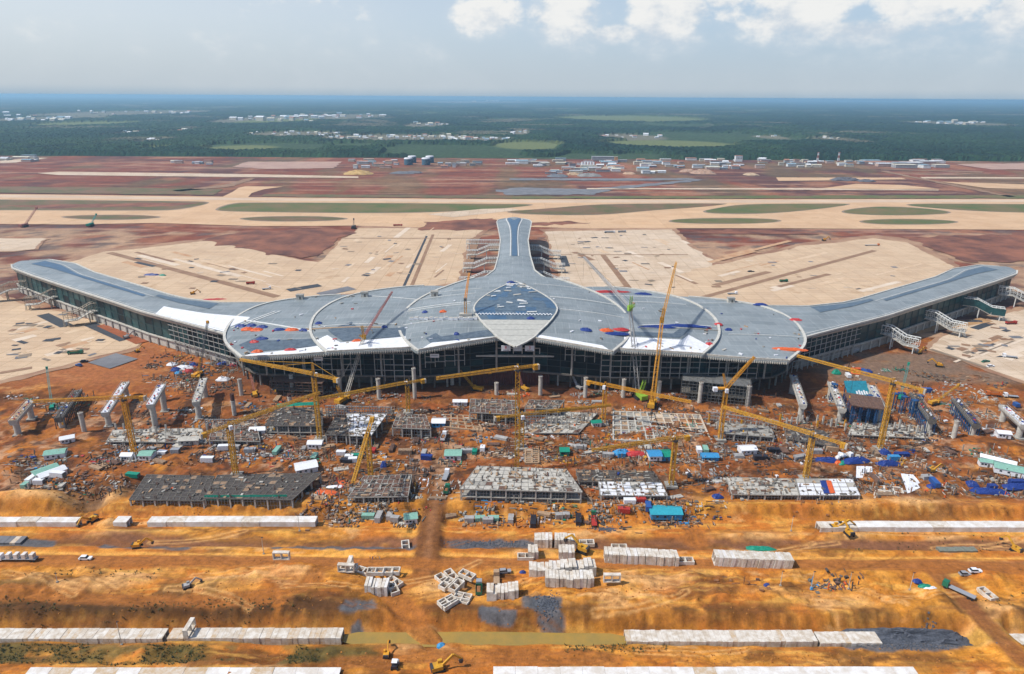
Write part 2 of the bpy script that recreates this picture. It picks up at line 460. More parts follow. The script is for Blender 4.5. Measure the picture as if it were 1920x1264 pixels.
def near_c(x, y, z):
    n1, n2, n3 = fbm(x, y * 1.5, 34, 6, 41, .62), fbm(x, y, 12, 5, 42, .65), fbm(x, y * 2.4, 18, 5, 43, .65)
    c = np.zeros(x.shape + (3,)) + np.array(ORANGE)
    c = lerp(c, OCHRE, sst(n1, .42, .62))
    site = sst(y, 288, 306)
    c = lerp(c, (.22, .070, .020), site * sst(n2, .12, .5) * .95)
    c = lerp(c, RUST, sst(n2, .52, .72) * (.35 + .5 * site))
    c = lerp(c, SAND, sst(n3, .60, .76) * .75 * (1 - .5 * site))
    c = lerp(c, (.60, .27, .05), (1 - sst(y, 292, 305)) * sst(n2, .5, .35) * .7)
    c = lerp(c, BROWN, sst(fbm(x, y * 2, 26, 6, 45, .65), .57, .68) * .7)
    for mx, my, rx, ry, a in MOUNDS:
        k = np.exp(-(((x - mx) / rx) ** 2 + ((y - my) / ry) ** 2) * 1.6) * sst(n3, .3, .6)
        c = lerp(c, SAND if a > 0 and my < 300 else ORANGE if a > 0 else (.11, .045, .014), np.clip(k * (1.2 if a > 0 else 1.8), 0, .75 if a > 0 else .92))
    c = lerp(c, (.24, .10, .035), sst(fbm(x * .12, y, 2.2, 4, 44, .6), .56, .68) * .45 * (1 - site))
    c = lerp(c, (.66, .36, .08), sst(fbm(x * .10, y, 2.6, 4, 54, .6), .58, .70) * .5 * (1 - site))
    cutc = np.exp(-((y - 286.5) / 2.6) ** 2) + np.exp(-((y - 213) / 2.6) ** 2)
    c = lerp(c, (.30, .110, .018), np.clip(cutc, 0, 1) * (.35 + .6 * sst(vnoise(x / 2.1, y / 12, 55), .35, .7)))
    # cut bank left of the culverts: dark soil and scrub; scrub along the lower left bank
    k = np.exp(-((y - 217.5) / 5.0) ** 2) * (1 - sst(x, -95, -20)) * sst(fbm(x, y, 16, 5, 46, .62), .28, .42)
    c = lerp(c, (.060, .030, .012), np.clip(k * 1.25, 0, .95))
    k = np.exp(-((y - 216.5) / 3.2) ** 2) * sst(fbm(x, y, 24, 5, 146, .62), .45, .55)
    c = lerp(c, (.10, .042, .014), k * .85)
    k = np.exp(-((y - 196) / 4.0) ** 2) * sst(x, -60, 0) * sst(fbm(x, y * 1.5, 22, 5, 147, .62), .50, .58)
    c = lerp(c, (.11, .048, .016), k * .8)
    k = np.exp(-((y - 262) / 4.0) ** 2) * sst(fbm(x, y * 1.5, 26, 5, 148, .62), .42, .54)
    c = lerp(c, (.12, .052, .02), k * .8)
    k = sst(y, 189, 192) * (1 - sst(y, 199, 204)) * (1 - sst(x, -60, -20))
    c = lerp(c, OLIVE, k * sst(fbm(x, y, 14, 4, 47), .30, .5) * .85)
    c = lerp(c, (.14, .10, .03), k * sst(fbm(x, y, 9, 4, 48), .5, .65) * .8)
    k = np.exp(-((y - 226) / 9.0) ** 2) * (1 - sst(x, -125, -100)) * sst(fbm(x, y, 14, 4, 49), .5, .62)
    c = lerp(c, (.10, .055, .02), k * .8)
    # wet trench floor, silt runnel, haul road
    k = sst(y, 201, 203) * (1 - sst(y, 208, 211))
    c = lerp(c, (.40, .22, .045), k * .8)
    k = np.exp(-((y - 252 - (fbm(x, y * 0, 30, 2, 50) - .5) * 2) / .9) ** 2)
    c = lerp(c, SILT, np.clip(k * 1.1, 0, 1))
    k = sst(y, 243, 245) * (1 - sst(y, 248.5, 250.5))
    c = lerp(c, (.265, .115, .048), k * .8)
    k = sst(y, 257.5, 260) * (1 - sst(y, 265, 268))
    c = lerp(c, (.20, .085, .04), k * sst(fbm(x, y * 2, 22, 4, 51), .35, .6))
    # gravel beds
    for (pa, pb, wd) in (((850, 1012), (1000, 1012), 2.8), ((0, 1012), (92, 1012), 2.8), ((1600, 1197), (1790, 1200), 3.4), ((1010, 1140), (1040, 1165), 3.6), ((985, 1135), (1045, 1135), 2.6),
                         ((905, 1150), (955, 1155), 2.2), ((655, 1140), (690, 1140), 3), ((665, 1165), (680, 1175), 2), ((520, 1022), (780, 1022), 1.8), ((190, 1020), (350, 1024), 1.8)):
        d = seg_d(x, y, line(pa, pb)) + (fbm(x, y, 5, 3, 52) - .5) * 4
        c = lerp(c, GRAVEL, (1 - sst(d, wd * .8, wd * 1.25)) * .92)
    # wheel-worn lines
    tracks = [ACCESS, ROAD_R, RAMP, line((0, 1118), (150, 1122), (330, 1130), (480, 1130), (570, 1110), (610, 1070)), line((0, 1050), (600, 1056), (1300, 1056), (1920, 1064)),
              line((250, 850), (600, 838), (830, 835), (1000, 832), (1300, 850), (1700, 868)), line((400, 705), (440, 735), (700, 755), (850, 750), (1200, 765), (1450, 770)),
              line((1290, 860), (1280, 960), (1310, 1010)), line((0, 850), (120, 800), (230, 730), (300, 690), (420, 640)), line((0, 880), (140, 840), (240, 810)),
              line((370, 640), (400, 700), (440, 735)), line((640, 1240), (800, 1225), (1000, 1222), (1150, 1235)), line((1560, 700), (1640, 720), (1920, 780))]
    for i, tr in enumerate(tracks):
        d = seg_d(x, y, tr) + (fbm(x, y, 8, 3, 60 + i) - .5) * 3
        col = ((.15, .058, .018) if i == 0 else (.36, .125, .024)) if i != 1 else (.22, .075, .024)
        c = lerp(c, col, (1 - sst(d, 2.5, 5.5)) * .8 if i else (1 - sst(d, 4.5, 7.0)) * .95)
        if i == 0: c = lerp(c, (.27, .12, .05), (1 - sst(d, .8, 2.6)) * .9)
        for off in (1.1, 3.0):
            c = lerp(c, (.17, .07, .03), np.exp(-((d - off) / .45) ** 2) * .35)
    rr_ = random.Random(31)
    for i in range(46):
        px, py = rr_.choice([(rr_.uniform(0, 640), rr_.uniform(1068, 1135)), (rr_.uniform(1130, 1740), rr_.uniform(1075, 1150)), (rr_.uniform(620, 1130), rr_.uniform(1068, 1150)), (rr_.uniform(640, 1900), rr_.uniform(1212, 1245)), (rr_.uniform(100, 1900), rr_.uniform(1000, 1035))])
        a0, cv = rr_.uniform(-.35, .35), rr_.uniform(-.02, .02)
        p0 = W(px, py); tr = [(p0.x, p0.y)]
        for k in range(9):
            a0 += cv * 4
            tr.append((tr[-1][0] + 4.5 * math.cos(a0), tr[-1][1] + 4.5 * math.sin(a0)))
        x0, x1, y0, y1 = min(q[0] for q in tr) - 4, max(q[0] for q in tr) + 4, min(q[1] for q in tr) - 4, max(q[1] for q in tr) + 4
        ii, jj = np.where((x >= x0) & (x <= x1) & (y >= y0) & (y <= y1))
        if not len(ii): continue
        d = seg_d(x[ii, jj], y[ii, jj], tr)
        k = np.exp(-((d - 1.15) / .5) ** 2) * .6
        cc = np.array(rr_.choice([(.22, .08, .02), (.22, .08, .02), (.66, .36, .13)]))
        c[ii, jj] = c[ii, jj] * (1 - k[:, None]) + cc * k[:, None]
    # concrete spatter and trampled pale ground on the working platform
    c = lerp(c, (.40, .24, .14), site * (1 - sst(y, 405, 415)) * sst(fbm(x, y, 9, 6, 70, .65), .55, .66) * .7)
    c = lerp(c, (.07, .032, .018), site * (1 - sst(y, 405, 420)) * sst(fbm(x, y, 7, 6, 71, .65), .50, .62) * .8)
    # darker soil colour by the terminal and the grey yard to its right
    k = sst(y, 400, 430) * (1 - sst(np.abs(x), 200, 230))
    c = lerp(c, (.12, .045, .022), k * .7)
    k = sst(x, 215, 240) * sst(y, 440, 455) * (1 - sst(y, 500, 520)) * sst(fbm(x, y, 30, 3, 72), .3, .5)
    c = lerp(c, (.17, .12, .085), k * .85)
    k = (1 - sst(x, -300, -200)) * sst(y, 420, 450)
    c = lerp(c, (.33, .12, .045), k * .7)
    return np.clip(c * (.84 + .32 * fbm(x, y, 3.0, 3, 73))[..., None], 0, .8)

def struct(name, me, **kw):
    return tag(link_mesh(name, me, **kw), kind='structure')

SOIL = ground_mat('site_soil', .34, 1.5, .42, .48)
_ys = [150.0]
while _ys[-1] < 545: _ys.append(_ys[-1] + .62 + max(0, (_ys[-1] - 200)) * .0034)
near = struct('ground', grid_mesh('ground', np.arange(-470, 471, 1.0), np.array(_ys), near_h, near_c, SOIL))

# ------------------------------------------------------------------ airfield plain
def mid_h(x, y):
    return -.25 - .5 * fbm(x, y, 60, 3, 80)
def mid_c(x, y, z):
    n1, n2 = fbm(x, y * .35, 160, 5, 81), fbm(x, y * .5, 60, 5, 82)
    c = np.zeros(x.shape + (3,)) + np.array((.20, .060, .034))
    c = lerp(c, (.105, .045, .038), sst(n1, .45, .62) * .9)
    c = lerp(c, (.30, .13, .07), sst(n2, .54, .70) * .8)
    c = lerp(c, (.36, .21, .14), sst(fbm(x * .12, y, 26, 5, 86, .65), .57, .68) * .7)
    c = lerp(c, (.075, .036, .034), sst(fbm(x * .10, y, 30, 5, 87, .65), .56, .68) * .75)
    c = lerp(c, (.13, .105, .05), sst(y, 1370, 1450) * sst(fbm(x, y * .4, 120, 4, 83), .52, .66) * .5)
    c = lerp(c, (.40, .26, .16), (1 - sst(y, 1000, 1040)) * sst(fbm(x, y, 45, 5, 84), .44, .60) * .8)
    c = lerp(c, (.10, .08, .075), (1 - sst(y, 1040, 1080)) * sst(fbm(x, y, 24, 5, 85), .60, .70) * .7)
    return np.clip(c, 0, .8)
MIDSOIL = ground_mat('airfield_soil', .05, .25, .6, .40)
struct('terrain', grid_mesh('terrain', np.arange(-2400, 2401, 10.0), np.arange(544, 2440, 7.0), mid_h, mid_c, MIDSOIL))
_p = MB().add([(-58000, -2900, -9), (58000, -2900, -9), (58000, 2500, -9), (-58000, 2500, -9)], [(0, 1, 2, 3)])
struct('ground', _p.mesh('ground', mat('outer_soil', (.16, .08, .05), scale=.02)))
for _sx in (-1, 1):
    _p = MB().add([(_sx * 469, 100, -1.5), (_sx * 8000, 100, -1.5), (_sx * 8000, 2500, -1.5), (_sx * 469, 2500, -1.5)], [(0, 1, 2, 3) if _sx > 0 else (3, 2, 1, 0)])
    struct('terrain', _p.mesh('terrain', MATS['outer_soil']))

def chaikin(p, n=2):
    for _ in range(n):
        q = []
        for i in range(len(p)):
            a, b = p[i], p[(i + 1) % len(p)]
            q += [(a[0] * .75 + b[0] * .25, a[1] * .75 + b[1] * .25), (a[0] * .25 + b[0] * .75, a[1] * .25 + b[1] * .75)]
        p = q
    return p

def roughen(pts, amp, step=6.0):
    out = []
    for a, b in zip(pts, pts[1:] + pts[:1]):
        n = max(1, int(math.hypot(b[0] - a[0], b[1] - a[1]) / step))
        for k in range(n):
            x, y = a[0] + (b[0] - a[0]) * k / n, a[1] + (b[1] - a[1]) * k / n
            out.append((x + (float(fbm(x, y, 22, 3, 201)) - .5) * 2 * amp, y + (float(fbm(x, y, 22, 3, 202)) - .5) * 2 * amp))
    return chaikin(out, 1)
def sheet(name, pix, z, m, smooth=0, world=False, rough=0.0):
    pts = [tuple(p) for p in pix] if world else [G2(*p) for p in pix]
    if rough: pts = roughen(pts, rough)
    if smooth: pts = chaikin(pts, smooth)
    tri = tessellate_polygon([[Vector((p[0], p[1], 0)) for p in pts]])
    vs = [(p[0], p[1], z) for p in pts]
    fs = []
    for a, b, c in tri:
        n = (Vector(vs[b]) - Vector(vs[a])).cross(Vector(vs[c]) - Vector(vs[a]))
        fs.append((a, b, c) if n.z > 0 else (a, c, b))
    return struct(name, MB().add(vs, fs).mesh(name, m))

def slab_mat(name, c1, c2, cj, bw, bh):
    m = bpy.data.materials.new(name); m.use_nodes = True
    t = NT(m.node_tree)
    ge = t.n('ShaderNodeNewGeometry')
    n1 = t.n('ShaderNodeTexNoise', i={'Vector': (ge, 0), 'Scale': .018, 'Detail': 9.0, 'Roughness': .72})
    n2 = t.n('ShaderNodeTexNoise', i={'Vector': (ge, 0), 'Scale': .35, 'Detail': 4.0, 'Roughness': .7})
    br = t.n('ShaderNodeTexBrick', i={'Vector': (ge, 0), 'Scale': 1.0, 'Mortar Size': .35, 'Mortar Smooth': .4, 'Color1': (1, 1, 1, 1), 'Color2': (.90, .90, .91, 1), 'Mortar': (.72, .70, .66, 1)})
    br.inputs['Brick Width'].default_value = bw; br.inputs['Row Height'].default_value = bh; br.offset = 0.0
    f = t.ss(t.m('ADD', t.m('MULTIPLY', (n1, 0), .8), t.m('MULTIPLY', (n2, 0), .2)), .40, .60)
    a = t.mix((f, 0), c2, c1)
    a = t.mix(t.m('MULTIPLY', (t.ss((n1, 0), .56, .66), 0), .6), a, cj)
    mm = t.mix(1.0, a, (br, 0), 'MULTIPLY')
    b = t.n('ShaderNodeBsdfPrincipled', i={'Roughness': .9, 'Specular IOR Level': .2})
    t.link(mm, 2, b, 'Base Color')
    o = t.n('ShaderNodeOutputMaterial'); t.link(b, 0, o, 0)
    MATS[name] = m
    return m
CONC = slab_mat('apron_concrete', (.60, .44, .29), (.52, .365, .235), (.40, .25, .14), 18, 9)
CONC2 = slab_mat('apron_concrete_pale', (.63, .50, .37), (.52, .39, .27), (.36, .24, .15), 15, 8)
TAXI = slab_mat('taxiway_concrete', (.62, .415, .25), (.55, .35, .20), (.46, .28, .15), 60, 24)
TAXI2 = mat('runway_concrete', (.60, .45, .32), scale=.012, col2=(.50, .36, .25), detail=8.0)
GRASS = mat('infield_grass', (.085, .095, .03), scale=.02, col2=(.20, .105, .06), detail=8.0)
GRASSG = mat('infield_grass_green', (.075, .11, .026), scale=.015, col2=(.17, .12, .05), detail=8.0)
SHOULDER = mat('taxiway_shoulder', (.20, .155, .11), scale=.05, col2=(.27, .20, .14))
GREYPAD = mat('grey_fill', (.20, .20, .21), scale=.05, col2=(.13, .13, .14))
PINKPAD = mat('pink_pad', (.44, .29, .22), scale=.02, col2=(.36, .22, .17))
REDSOIL = mat('red_soil', (.29, .11, .058), scale=.022, col2=(.085, .034, .026), detail=10.0, bump=.8, bscale=.08)
DIRTTRK = mat('dirt_track', (.30, .185, .11), scale=.06, col2=(.22, .12, .07), detail=8.0)
ASPH = mat('dark_asphalt', (.055, .06, .07), scale=.1)

sheet('taxiway', [(-300, 362), (0, 364), (400, 368.5), (480, 370), (960, 373.5), (1440, 373.5), (1920, 373), (2250, 372), (2250, 434), (1920, 431), (1440, 428), (1090, 428), (960, 425), (800, 427), (660, 423), (560, 424), (480, 424), (290, 418), (140, 421), (0, 420), (-300, 420)], .05, TAXI)
sheet('runway', [(-300, 364), (0, 365.5), (480, 371.5), (960, 375.2), (1440, 375.2), (1920, 374.5), (2250, 374), (2250, 379), (1920, 379), (1440, 380), (960, 380), (480, 376), (0, 370.5), (-300, 369)], .12, TAXI2)
sheet('taxiway', [(415, 370), (436, 360), (448, 352), (460, 349.5), (532, 350), (495, 355), (472, 362), (464, 371)], .10, TAXI)
ISL = [([(-300, 373), (0, 374), (180, 375.5), (370, 377.5), (396, 379), (383, 384.5), (340, 393), (300, 395.5), (0, 394.5), (-300, 393)], GRASS),
       ([(402, 396), (406, 390), (430, 382), (460, 379), (960, 382.3), (1012, 383.5), (960, 390), (840, 398), (700, 400.5), (480, 398)], GRASSG),
       ([(940, 397), (1000, 393), (1060, 388), (1130, 382.2), (1350, 381), (1370, 382.5), (1310, 389), (1230, 394), (1150, 402), (1080, 404.5), (975, 402)], GRASS),
       ([(1310, 397), (1345, 390), (1380, 384), (1440, 382), (1580, 381.5), (1602, 383), (1540, 392), (1440, 401.5), (1340, 401.5)], GRASSG),
       ([(1250, 414.5), (1270, 410.5), (1340, 408.5), (1440, 409.5), (1475, 414.5), (1430, 419.5), (1330, 420.5), (1262, 418)], GRASSG),
       ([(1573, 396), (1610, 389.5), (1660, 386.5), (1740, 390.5), (1797, 399), (1740, 403.5), (1650, 404.5), (1586, 401)], GRASSG),
       ([(1600, 415), (1650, 410.5), (1740, 410.5), (1812, 416), (1760, 421.5), (1640, 421.5)], GRASSG),
       ([(1680, 384), (1740, 381.3), (1920, 383), (2200, 384), (2200, 402), (1920, 399.5), (1800, 395)], GRASSG),
       ([(103, 407), (150, 403.5), (210, 402.5), (270, 403.5), (312, 407), (270, 411.5), (210, 413), (150, 411.5)], GRASS),
       ([(438, 410), (490, 405.8), (560, 405), (620, 406), (664, 410.5), (610, 415), (540, 416), (480, 415)], GRASS)]
def shrink(pts, dx, dy):
    cx, cy = sum(p[0] for p in pts) / len(pts), sum(p[1] for p in pts) / len(pts)
    hx = max(abs(p[0] - cx) for p in pts)
    hy = max(abs(p[1] - cy) for p in pts)
    return [(cx + (p[0] - cx) * (1 - dx / hx), cy + (p[1] - cy) * (1 - dy / hy)) for p in pts]
for _i, (_q, _m) in enumerate(ISL):
    sheet('taxiway_shoulder', _q, .16, SHOULDER, 2)
    sheet('grass_island', shrink(_q, 7, 1.1), .24, _m, 2)
# strips, pads and verges of the second runway site
for _q, _m in (([(70, 325), (110, 322), (480, 327), (672, 331), (672, 334), (480, 332.5), (110, 328.5)], CONC2), ([(437, 313), (462, 303.5), (642, 303), (624, 315.5), (500, 317)], PINKPAD),
               ([(960, 334.5), (1290, 334.5), (1320, 337.5), (1180, 339), (960, 338)], GREYPAD), ([(1100, 353), (1480, 353), (1760, 356), (1760, 357.5), (1480, 356), (1100, 355)], CONC2),
               ([(1120, 353), (1290, 338), (1330, 337), (1200, 351), (1170, 354)], GREYPAD), ([(1455, 333), (1690, 333.5), (1700, 336.5), (1460, 339.5)], TAXI), ([(1605, 345), (1690, 347), (1760, 354), (1640, 355.5), (1540, 353.5)], TAXI),
               ([(1725, 332), (1920, 332.5), (2150, 333), (2150, 335.5), (1730, 335)], CONC2), ([(1765, 341), (1920, 346), (2150, 349), (2150, 355), (1920, 354.5), (1850, 353)], TAXI),
               ([(1790, 308), (1920, 306.5), (2150, 306), (2150, 318), (1860, 318)], PINKPAD), ([(930, 356), (975, 352), (1150, 356), (1110, 365), (950, 366)], GREYPAD), ([(0, 302), (60, 296), (90, 296.5), (30, 305), (0, 306)], CONC2),
               ([(-300, 348), (0, 350), (230, 352), (420, 355), (400, 366), (0, 361.5), (-300, 360)], GRASS), ([(500, 364), (960, 367), (960, 372.5), (490, 369)], GRASS),
               ([(960, 368.5), (1920, 366), (2200, 366), (2200, 371.5), (1440, 372.6), (960, 372.6)], GRASSG), ([(1648, 321), (1660, 320.5), (1905, 369), (1888, 369)], DIRTTRK), ([(1650, 318), (1660, 317), (1850, 322), (1840, 324)], DIRTTRK),
               ([(0, 386), (300, 380.5), (370, 381), (330, 386), (100, 391)], REDSOIL), ([(325, 357), (420, 347), (460, 336), (475, 333), (480, 335), (440, 349), (340, 359)], DIRTTRK), ([(800, 402), (905, 392), (960, 391), (975, 394), (900, 402), (850, 408)], CONC2)):
    sheet('paved_strip' if _m not in (GRASS, GRASSG, DIRTTRK, REDSOIL) else 'verge', _q, .30, _m, rough=0 if _m in (CONC2, TAXI) else 10)

# aprons round the concourses
DUST = mat('dusty_shoulder', (.40, .25, .15), scale=.03, col2=(.24, .12, .07), detail=9)
AP = [('apron', [(125, 492), (200, 472), (385, 452), (470, 468), (560, 488), (598, 492), (640, 452), (672, 428), (800, 428), (905, 432), (880, 450), (872, 475), (856, 530), (700, 547), (600, 556), (470, 572), (430, 590), (330, 562), (230, 532), (170, 508)], CONC),
      ('apron', [(1020, 434), (1262, 430), (1285, 455), (1345, 492), (1310, 522), (1254, 560), (1090, 556), (1050, 535), (1040, 480)], CONC2),
      ('apron', [(1250, 560), (1262, 520), (1300, 506), (1500, 462), (1640, 447), (1700, 455), (1790, 500), (1740, 525), (1600, 575), (1500, 590), (1440, 580)], CONC),
      ('apron', [(-260, 520), (-60, 535), (60, 575), (150, 595), (215, 612), (262, 650), (190, 668), (60, 700), (-60, 728), (-260, 770)], CONC),
      ('apron', [(1738, 655), (1790, 620), (1905, 583), (2150, 540), (2150, 760), (1960, 725), (1850, 690)], CONC2),
      ('apron', [(-250, 446), (0, 447), (88, 448), (62, 468), (0, 471), (-250, 475)], CONC2), ('apron', [(1800, 452), (2150, 448), (2150, 500), (1930, 478)], CONC2)]
for _i, (_n, _q, _m) in enumerate(AP):
    sheet(_n, _q, .10 + .012 * _i, _m, rough=6)
    _cx, _cy = sum(p[0] for p in _q) / len(_q), sum(p[1] for p in _q) / len(_q)
    sheet('apron_shoulder', [(_cx + (p[0] - _cx) * 1.05, _cy + (p[1] - _cy) * 1.09) for p in _q], .03 + .006 * _i, DUST, rough=9)
for _q, _m in (([(374, 452), (455, 433), (640, 429), (662, 434), (592, 480), (560, 486), (470, 469)], REDSOIL), ([(1275, 436), (1400, 431), (1530, 437), (1610, 445), (1500, 463), (1330, 492), (1290, 470)], REDSOIL),
               ([(1690, 446), (1920, 437), (2150, 436), (2150, 470), (1900, 492), (1810, 490)], REDSOIL), ([(790, 433), (800, 415), (930, 409), (936, 426), (910, 432)], REDSOIL), ([(990, 418), (1080, 416), (1110, 418), (1060, 422), (985, 424)], REDSOIL)):
    sheet('earth_bank', _q, .22, _m, rough=16)
def strip(pa, pb, w, m, z=.26, name='pavement_strip'):
    a, b = Vector(G2(*pa)), Vector(G2(*pb))
    n = (b - a).normalized()
    n = Vector((-n.y, n.x)) * w / 2
    return sheet(name, [tuple(a + n), tuple(b + n), tuple(b - n), tuple(a - n)], z, m, world=True)
for _a, _b, _w, _m in (((205, 474), (520, 557), 9, DIRTTRK), ((255, 492), (290, 500), 6, ASPH), ((756, 540), (800, 443), 3, ASPH), ((770, 541), (812, 440), 4, DIRTTRK), ((872, 520), (893, 446), 10, DIRTTRK), ((640, 447), (890, 447), 4, DIRTTRK),
                       ((1310, 560), (1640, 470), 7, DIRTTRK), ((1030, 478), (1290, 478), 3, DIRTTRK), ((1130, 478), (1190, 555), 7, DIRTTRK), ((1055, 480), (1062, 500), 9, ASPH), ((80, 590), (125, 612), 10, ASPH), ((168, 608), (236, 638), 10, ASPH),
                       ((215, 604), (290, 637), 30, mat('red_mud', (.30, .085, .03), scale=.1)), ((185, 686), (238, 668), 26, GREYPAD), ((1826, 617), (1858, 606), 7, ASPH), ((1690, 625), (1850, 600), 12, mat('orange_track', (.45, .26, .12), scale=.1)), ((1745, 655), (1850, 690), 4, SHOULDER),
                       ((1815, 672), (1900, 640), 1.5, SHOULDER), ((600, 553), (660, 540), 16, GREYPAD), ((540, 545), (600, 535), 12, ASPH), ((0, 700), (60, 690), 5, DIRTTRK)):
    _k = globals().get('_k', 0) + 1
    strip(_a, _b, _w, _m, .24 + .004 * _k)
STREAK1, STREAK2 = mat('dusty_streak', (.53, .36, .22), scale=.06, col2=(.62, .47, .32), detail=9), mat('pale_slab_lane', (.66, .55, .43), scale=.06, col2=(.58, .45, .33), detail=9)
STAIN = mat('red_stain', (.42, .22, .11), scale=.08, col2=(.52, .34, .2), detail=9)
for _k in range(90):
    _pa, _sl, _ln = random.choice([((random.uniform(230, 520), random.uniform(470, 540)), .26, 90), ((random.uniform(640, 840), random.uniform(440, 530)), -1.6, 50), ((random.uniform(1040, 1290), random.uniform(440, 540)), .9, 60), ((random.uniform(1330, 1650), random.uniform(475, 560)), -.25, 110), ((random.uniform(0, 170), random.uniform(600, 680)), -.25, 60), ((random.uniform(1780, 1920), random.uniform(610, 690)), -.4, 60)])
    _a = math.atan(_sl); _l = random.uniform(.3, 1) * _ln
    strip(_pa, (_pa[0] + math.cos(_a) * _l, _pa[1] + math.sin(_a) * _l * (.5 if abs(_sl) > .5 else 1)), random.uniform(1.5, 9), random.choice([STREAK1, STREAK2, STREAK2, STAIN, DIRTTRK]), .20 + .0004 * _k, 'pavement_strip')
# scattered unpaved squares and stains on the aprons
for _ in range(190):
    _q = random.choice([(250, 480, 330, 70), (620, 440, 240, 90), (1050, 440, 220, 100), (1320, 480, 400, 70), (10, 590, 180, 90), (1780, 600, 140, 70)])
    _x, _y = _q[0] + random.random() * _q[2], _q[1] + random.random() * _q[3]
    _c = W(_x, _y)
    _w, _d, _a = random.uniform(3, 11), random.uniform(2, 7), random.choice([0, 0, .5, -.5])
    _pts = [(_c.x + math.cos(_a) * i * _w / 2 - math.sin(_a) * j * _d / 2, _c.y + math.sin(_a) * i * _w / 2 + math.cos(_a) * j * _d / 2) for i, j in ((-1, -1), (1, -1), (1, 1), (-1, 1))]
    sheet('pavement_patch', _pts, .34 + random.random() * .05, random.choice([ASPH, GREYPAD, DIRTTRK, SHOULDER, CONC2]), world=True)

# ------------------------------------------------------------------ far plain and forest
def far_c(x, y, z):
    d = np.hypot(x, y)
    n = fbm(x, y, 700, 5, 90)
    c = np.zeros(x.shape + (3,)) + np.array((.014, .046, .024))
    c = lerp(c, (.026, .064, .026), sst(n, .45, .62))
    c = lerp(c, (.010, .034, .022), sst(fbm(x, y * .6, 260, 4, 91), .52, .66))
    c = lerp(c, (.06, .10, .04), sst(fbm(x, y, 900, 4, 92), .62, .70) * .8)
    c = lerp(c, (.22, .19, .13), sst(d, 3200, 3600) * sst(fbm(x, y, 520, 5, 93), .655, .70) * .6)
    c = c * (.40 + .65 * RNG.random(x.shape))[..., None]
    return c
VILL = [(750, 259, 150, 5, 62, .95, 'tiny white house in the roadside village left of centre'), (900, 262, 60, 3, 14, .95, 'tiny pale house at the right end of the roadside village'), (560, 252, 90, 4, 20, .9, 'tiny house at the left end of the roadside village'),
        (520, 224, 90, 6, 26, 2.4, 'long white factory roof in the hazy estate left of centre'), (640, 219, 90, 4, 20, 2.0, 'pale roof in the hazy estate nearer the centre'), (60, 224, 70, 7, 26, 2.2, 'pale roof in the hazy town at far left'), (250, 212, 120, 5, 16, 2.0, 'faint roof near the horizon at left'), (245, 250, 14, 4, 5, 1.0, 'white house in the small clearing at left'),
        (340, 246, 12, 4, 5, 1.0, 'white house in the second small clearing at left'), (800, 235, 40, 3, 9, 1.4, 'white shed beyond the roadside village'), (1180, 257, 60, 4, 12, 1.0, 'tiny pale house in the wood right of centre'), (1440, 257, 25, 2, 4, .9, 'tiny house in the wood right of the middle'), (1560, 262, 30, 3, 7, .9, 'tiny house in the wood toward the right'),
        (1780, 232, 70, 3, 20, 1.9, 'white block in the hillside compound at far right'), (975, 250, 18, 4, 6, 1.0, 'tiny house just right of the village end'), (900, 191, 90, 1.2, 10, 5, 'long pale roof almost on the horizon, centre'), (1270, 186, 140, 1.0, 12, 6, 'long pale roof almost on the horizon, right'), (290, 265, 20, 3, 4, 1.0, 'white house by the pale field at left')]
FIELDS = [(455, 277, 60, 4), (300, 278, 22, 1.6), (170, 232, 80, 3), (530, 226, 60, 4), (1180, 222, 120, 4), (1250, 270, 110, 6), (990, 272, 60, 5)]
def clear_mask(x, y):
    k = np.zeros(np.shape(x)); f = np.zeros(np.shape(x))
    for lst, out in ((VILL, k), (FIELDS, f)):
        for v in lst:
            c = W(v[0], v[1]); a = W(v[0] + v[2], v[1]); n_ = W(v[0], v[1] - v[3] * 1.1); s_ = W(v[0], v[1] + v[3] * 1.3 + 2.0)
            ry = np.where(y > c.y, n_.y - c.y, c.y - s_.y)
            d = ((x - c.x) / (a.x - c.x) / 1.06) ** 2 + ((y - c.y) / ry) ** 2
            np.maximum(out, 1 - sst(d, .7, 1.3), out=out)
    return k, f
def forest_mesh():
    d = [2300.0]
    while d[-1] < 46000: d.append(d[-1] + max(7.5, (d[-1] - 2000) * .012 + 4))
    u = np.linspace(-1.15, 1.15, 820)
    D = np.array(d)
    me = grid_mesh('forest', u, D, lambda X, Y: X * 0, None, FOREST)
    X = (u[None, :] + RNG.uniform(-.0011, .0011, (len(D), len(u)))) * D[:, None]
    Y = np.repeat(D[:, None], len(u), 1) + RNG.uniform(-2.5, 2.5, (len(D), len(u)))
    Y[0] = 2300.0 - 20 + 25 * fbm(X[0], X[0] * 0, 200, 3, 95)
    Z = np.where(fbm(X, Y, 900, 4, 92) > .66, .4, 8 + 7 * RNG.random(X.shape) ** 1.3 + 3 * (fbm(X, Y, 120, 3, 96) - .5))
    kv, kf = clear_mask(X, Y)
    Z = np.where(np.maximum(kf, kv * (.5 + .6 * RNG.random(X.shape))) > .5, .4 + 1.5 * RNG.random(X.shape) * (kf < .5), Z)
    Z[0] = -1.0
    me.vertices.foreach_set('co', np.stack([X, Y, Z], -1).astype(np.float32).ravel())
    c = np.ones((X.size, 4), np.float32)
    cc = far_c(X, Y, Z)
    cc = lerp(cc, (.20, .17, .12), kv * (Z < 2.2) * .7)
    cc = lerp(cc, (.13, .15, .055), kf)
    c[:, :3] = cc.reshape(-1, 3)
    me.color_attributes.new('soil', 'FLOAT_COLOR', 'POINT').data.foreach_set('color', c.ravel())
    me.polygons.foreach_set('use_smooth', np.zeros(len(me.polygons), bool))
    me.update()
    return me
FOREST = ground_mat('forest_canopy', .06, .3, 1.0, .5)
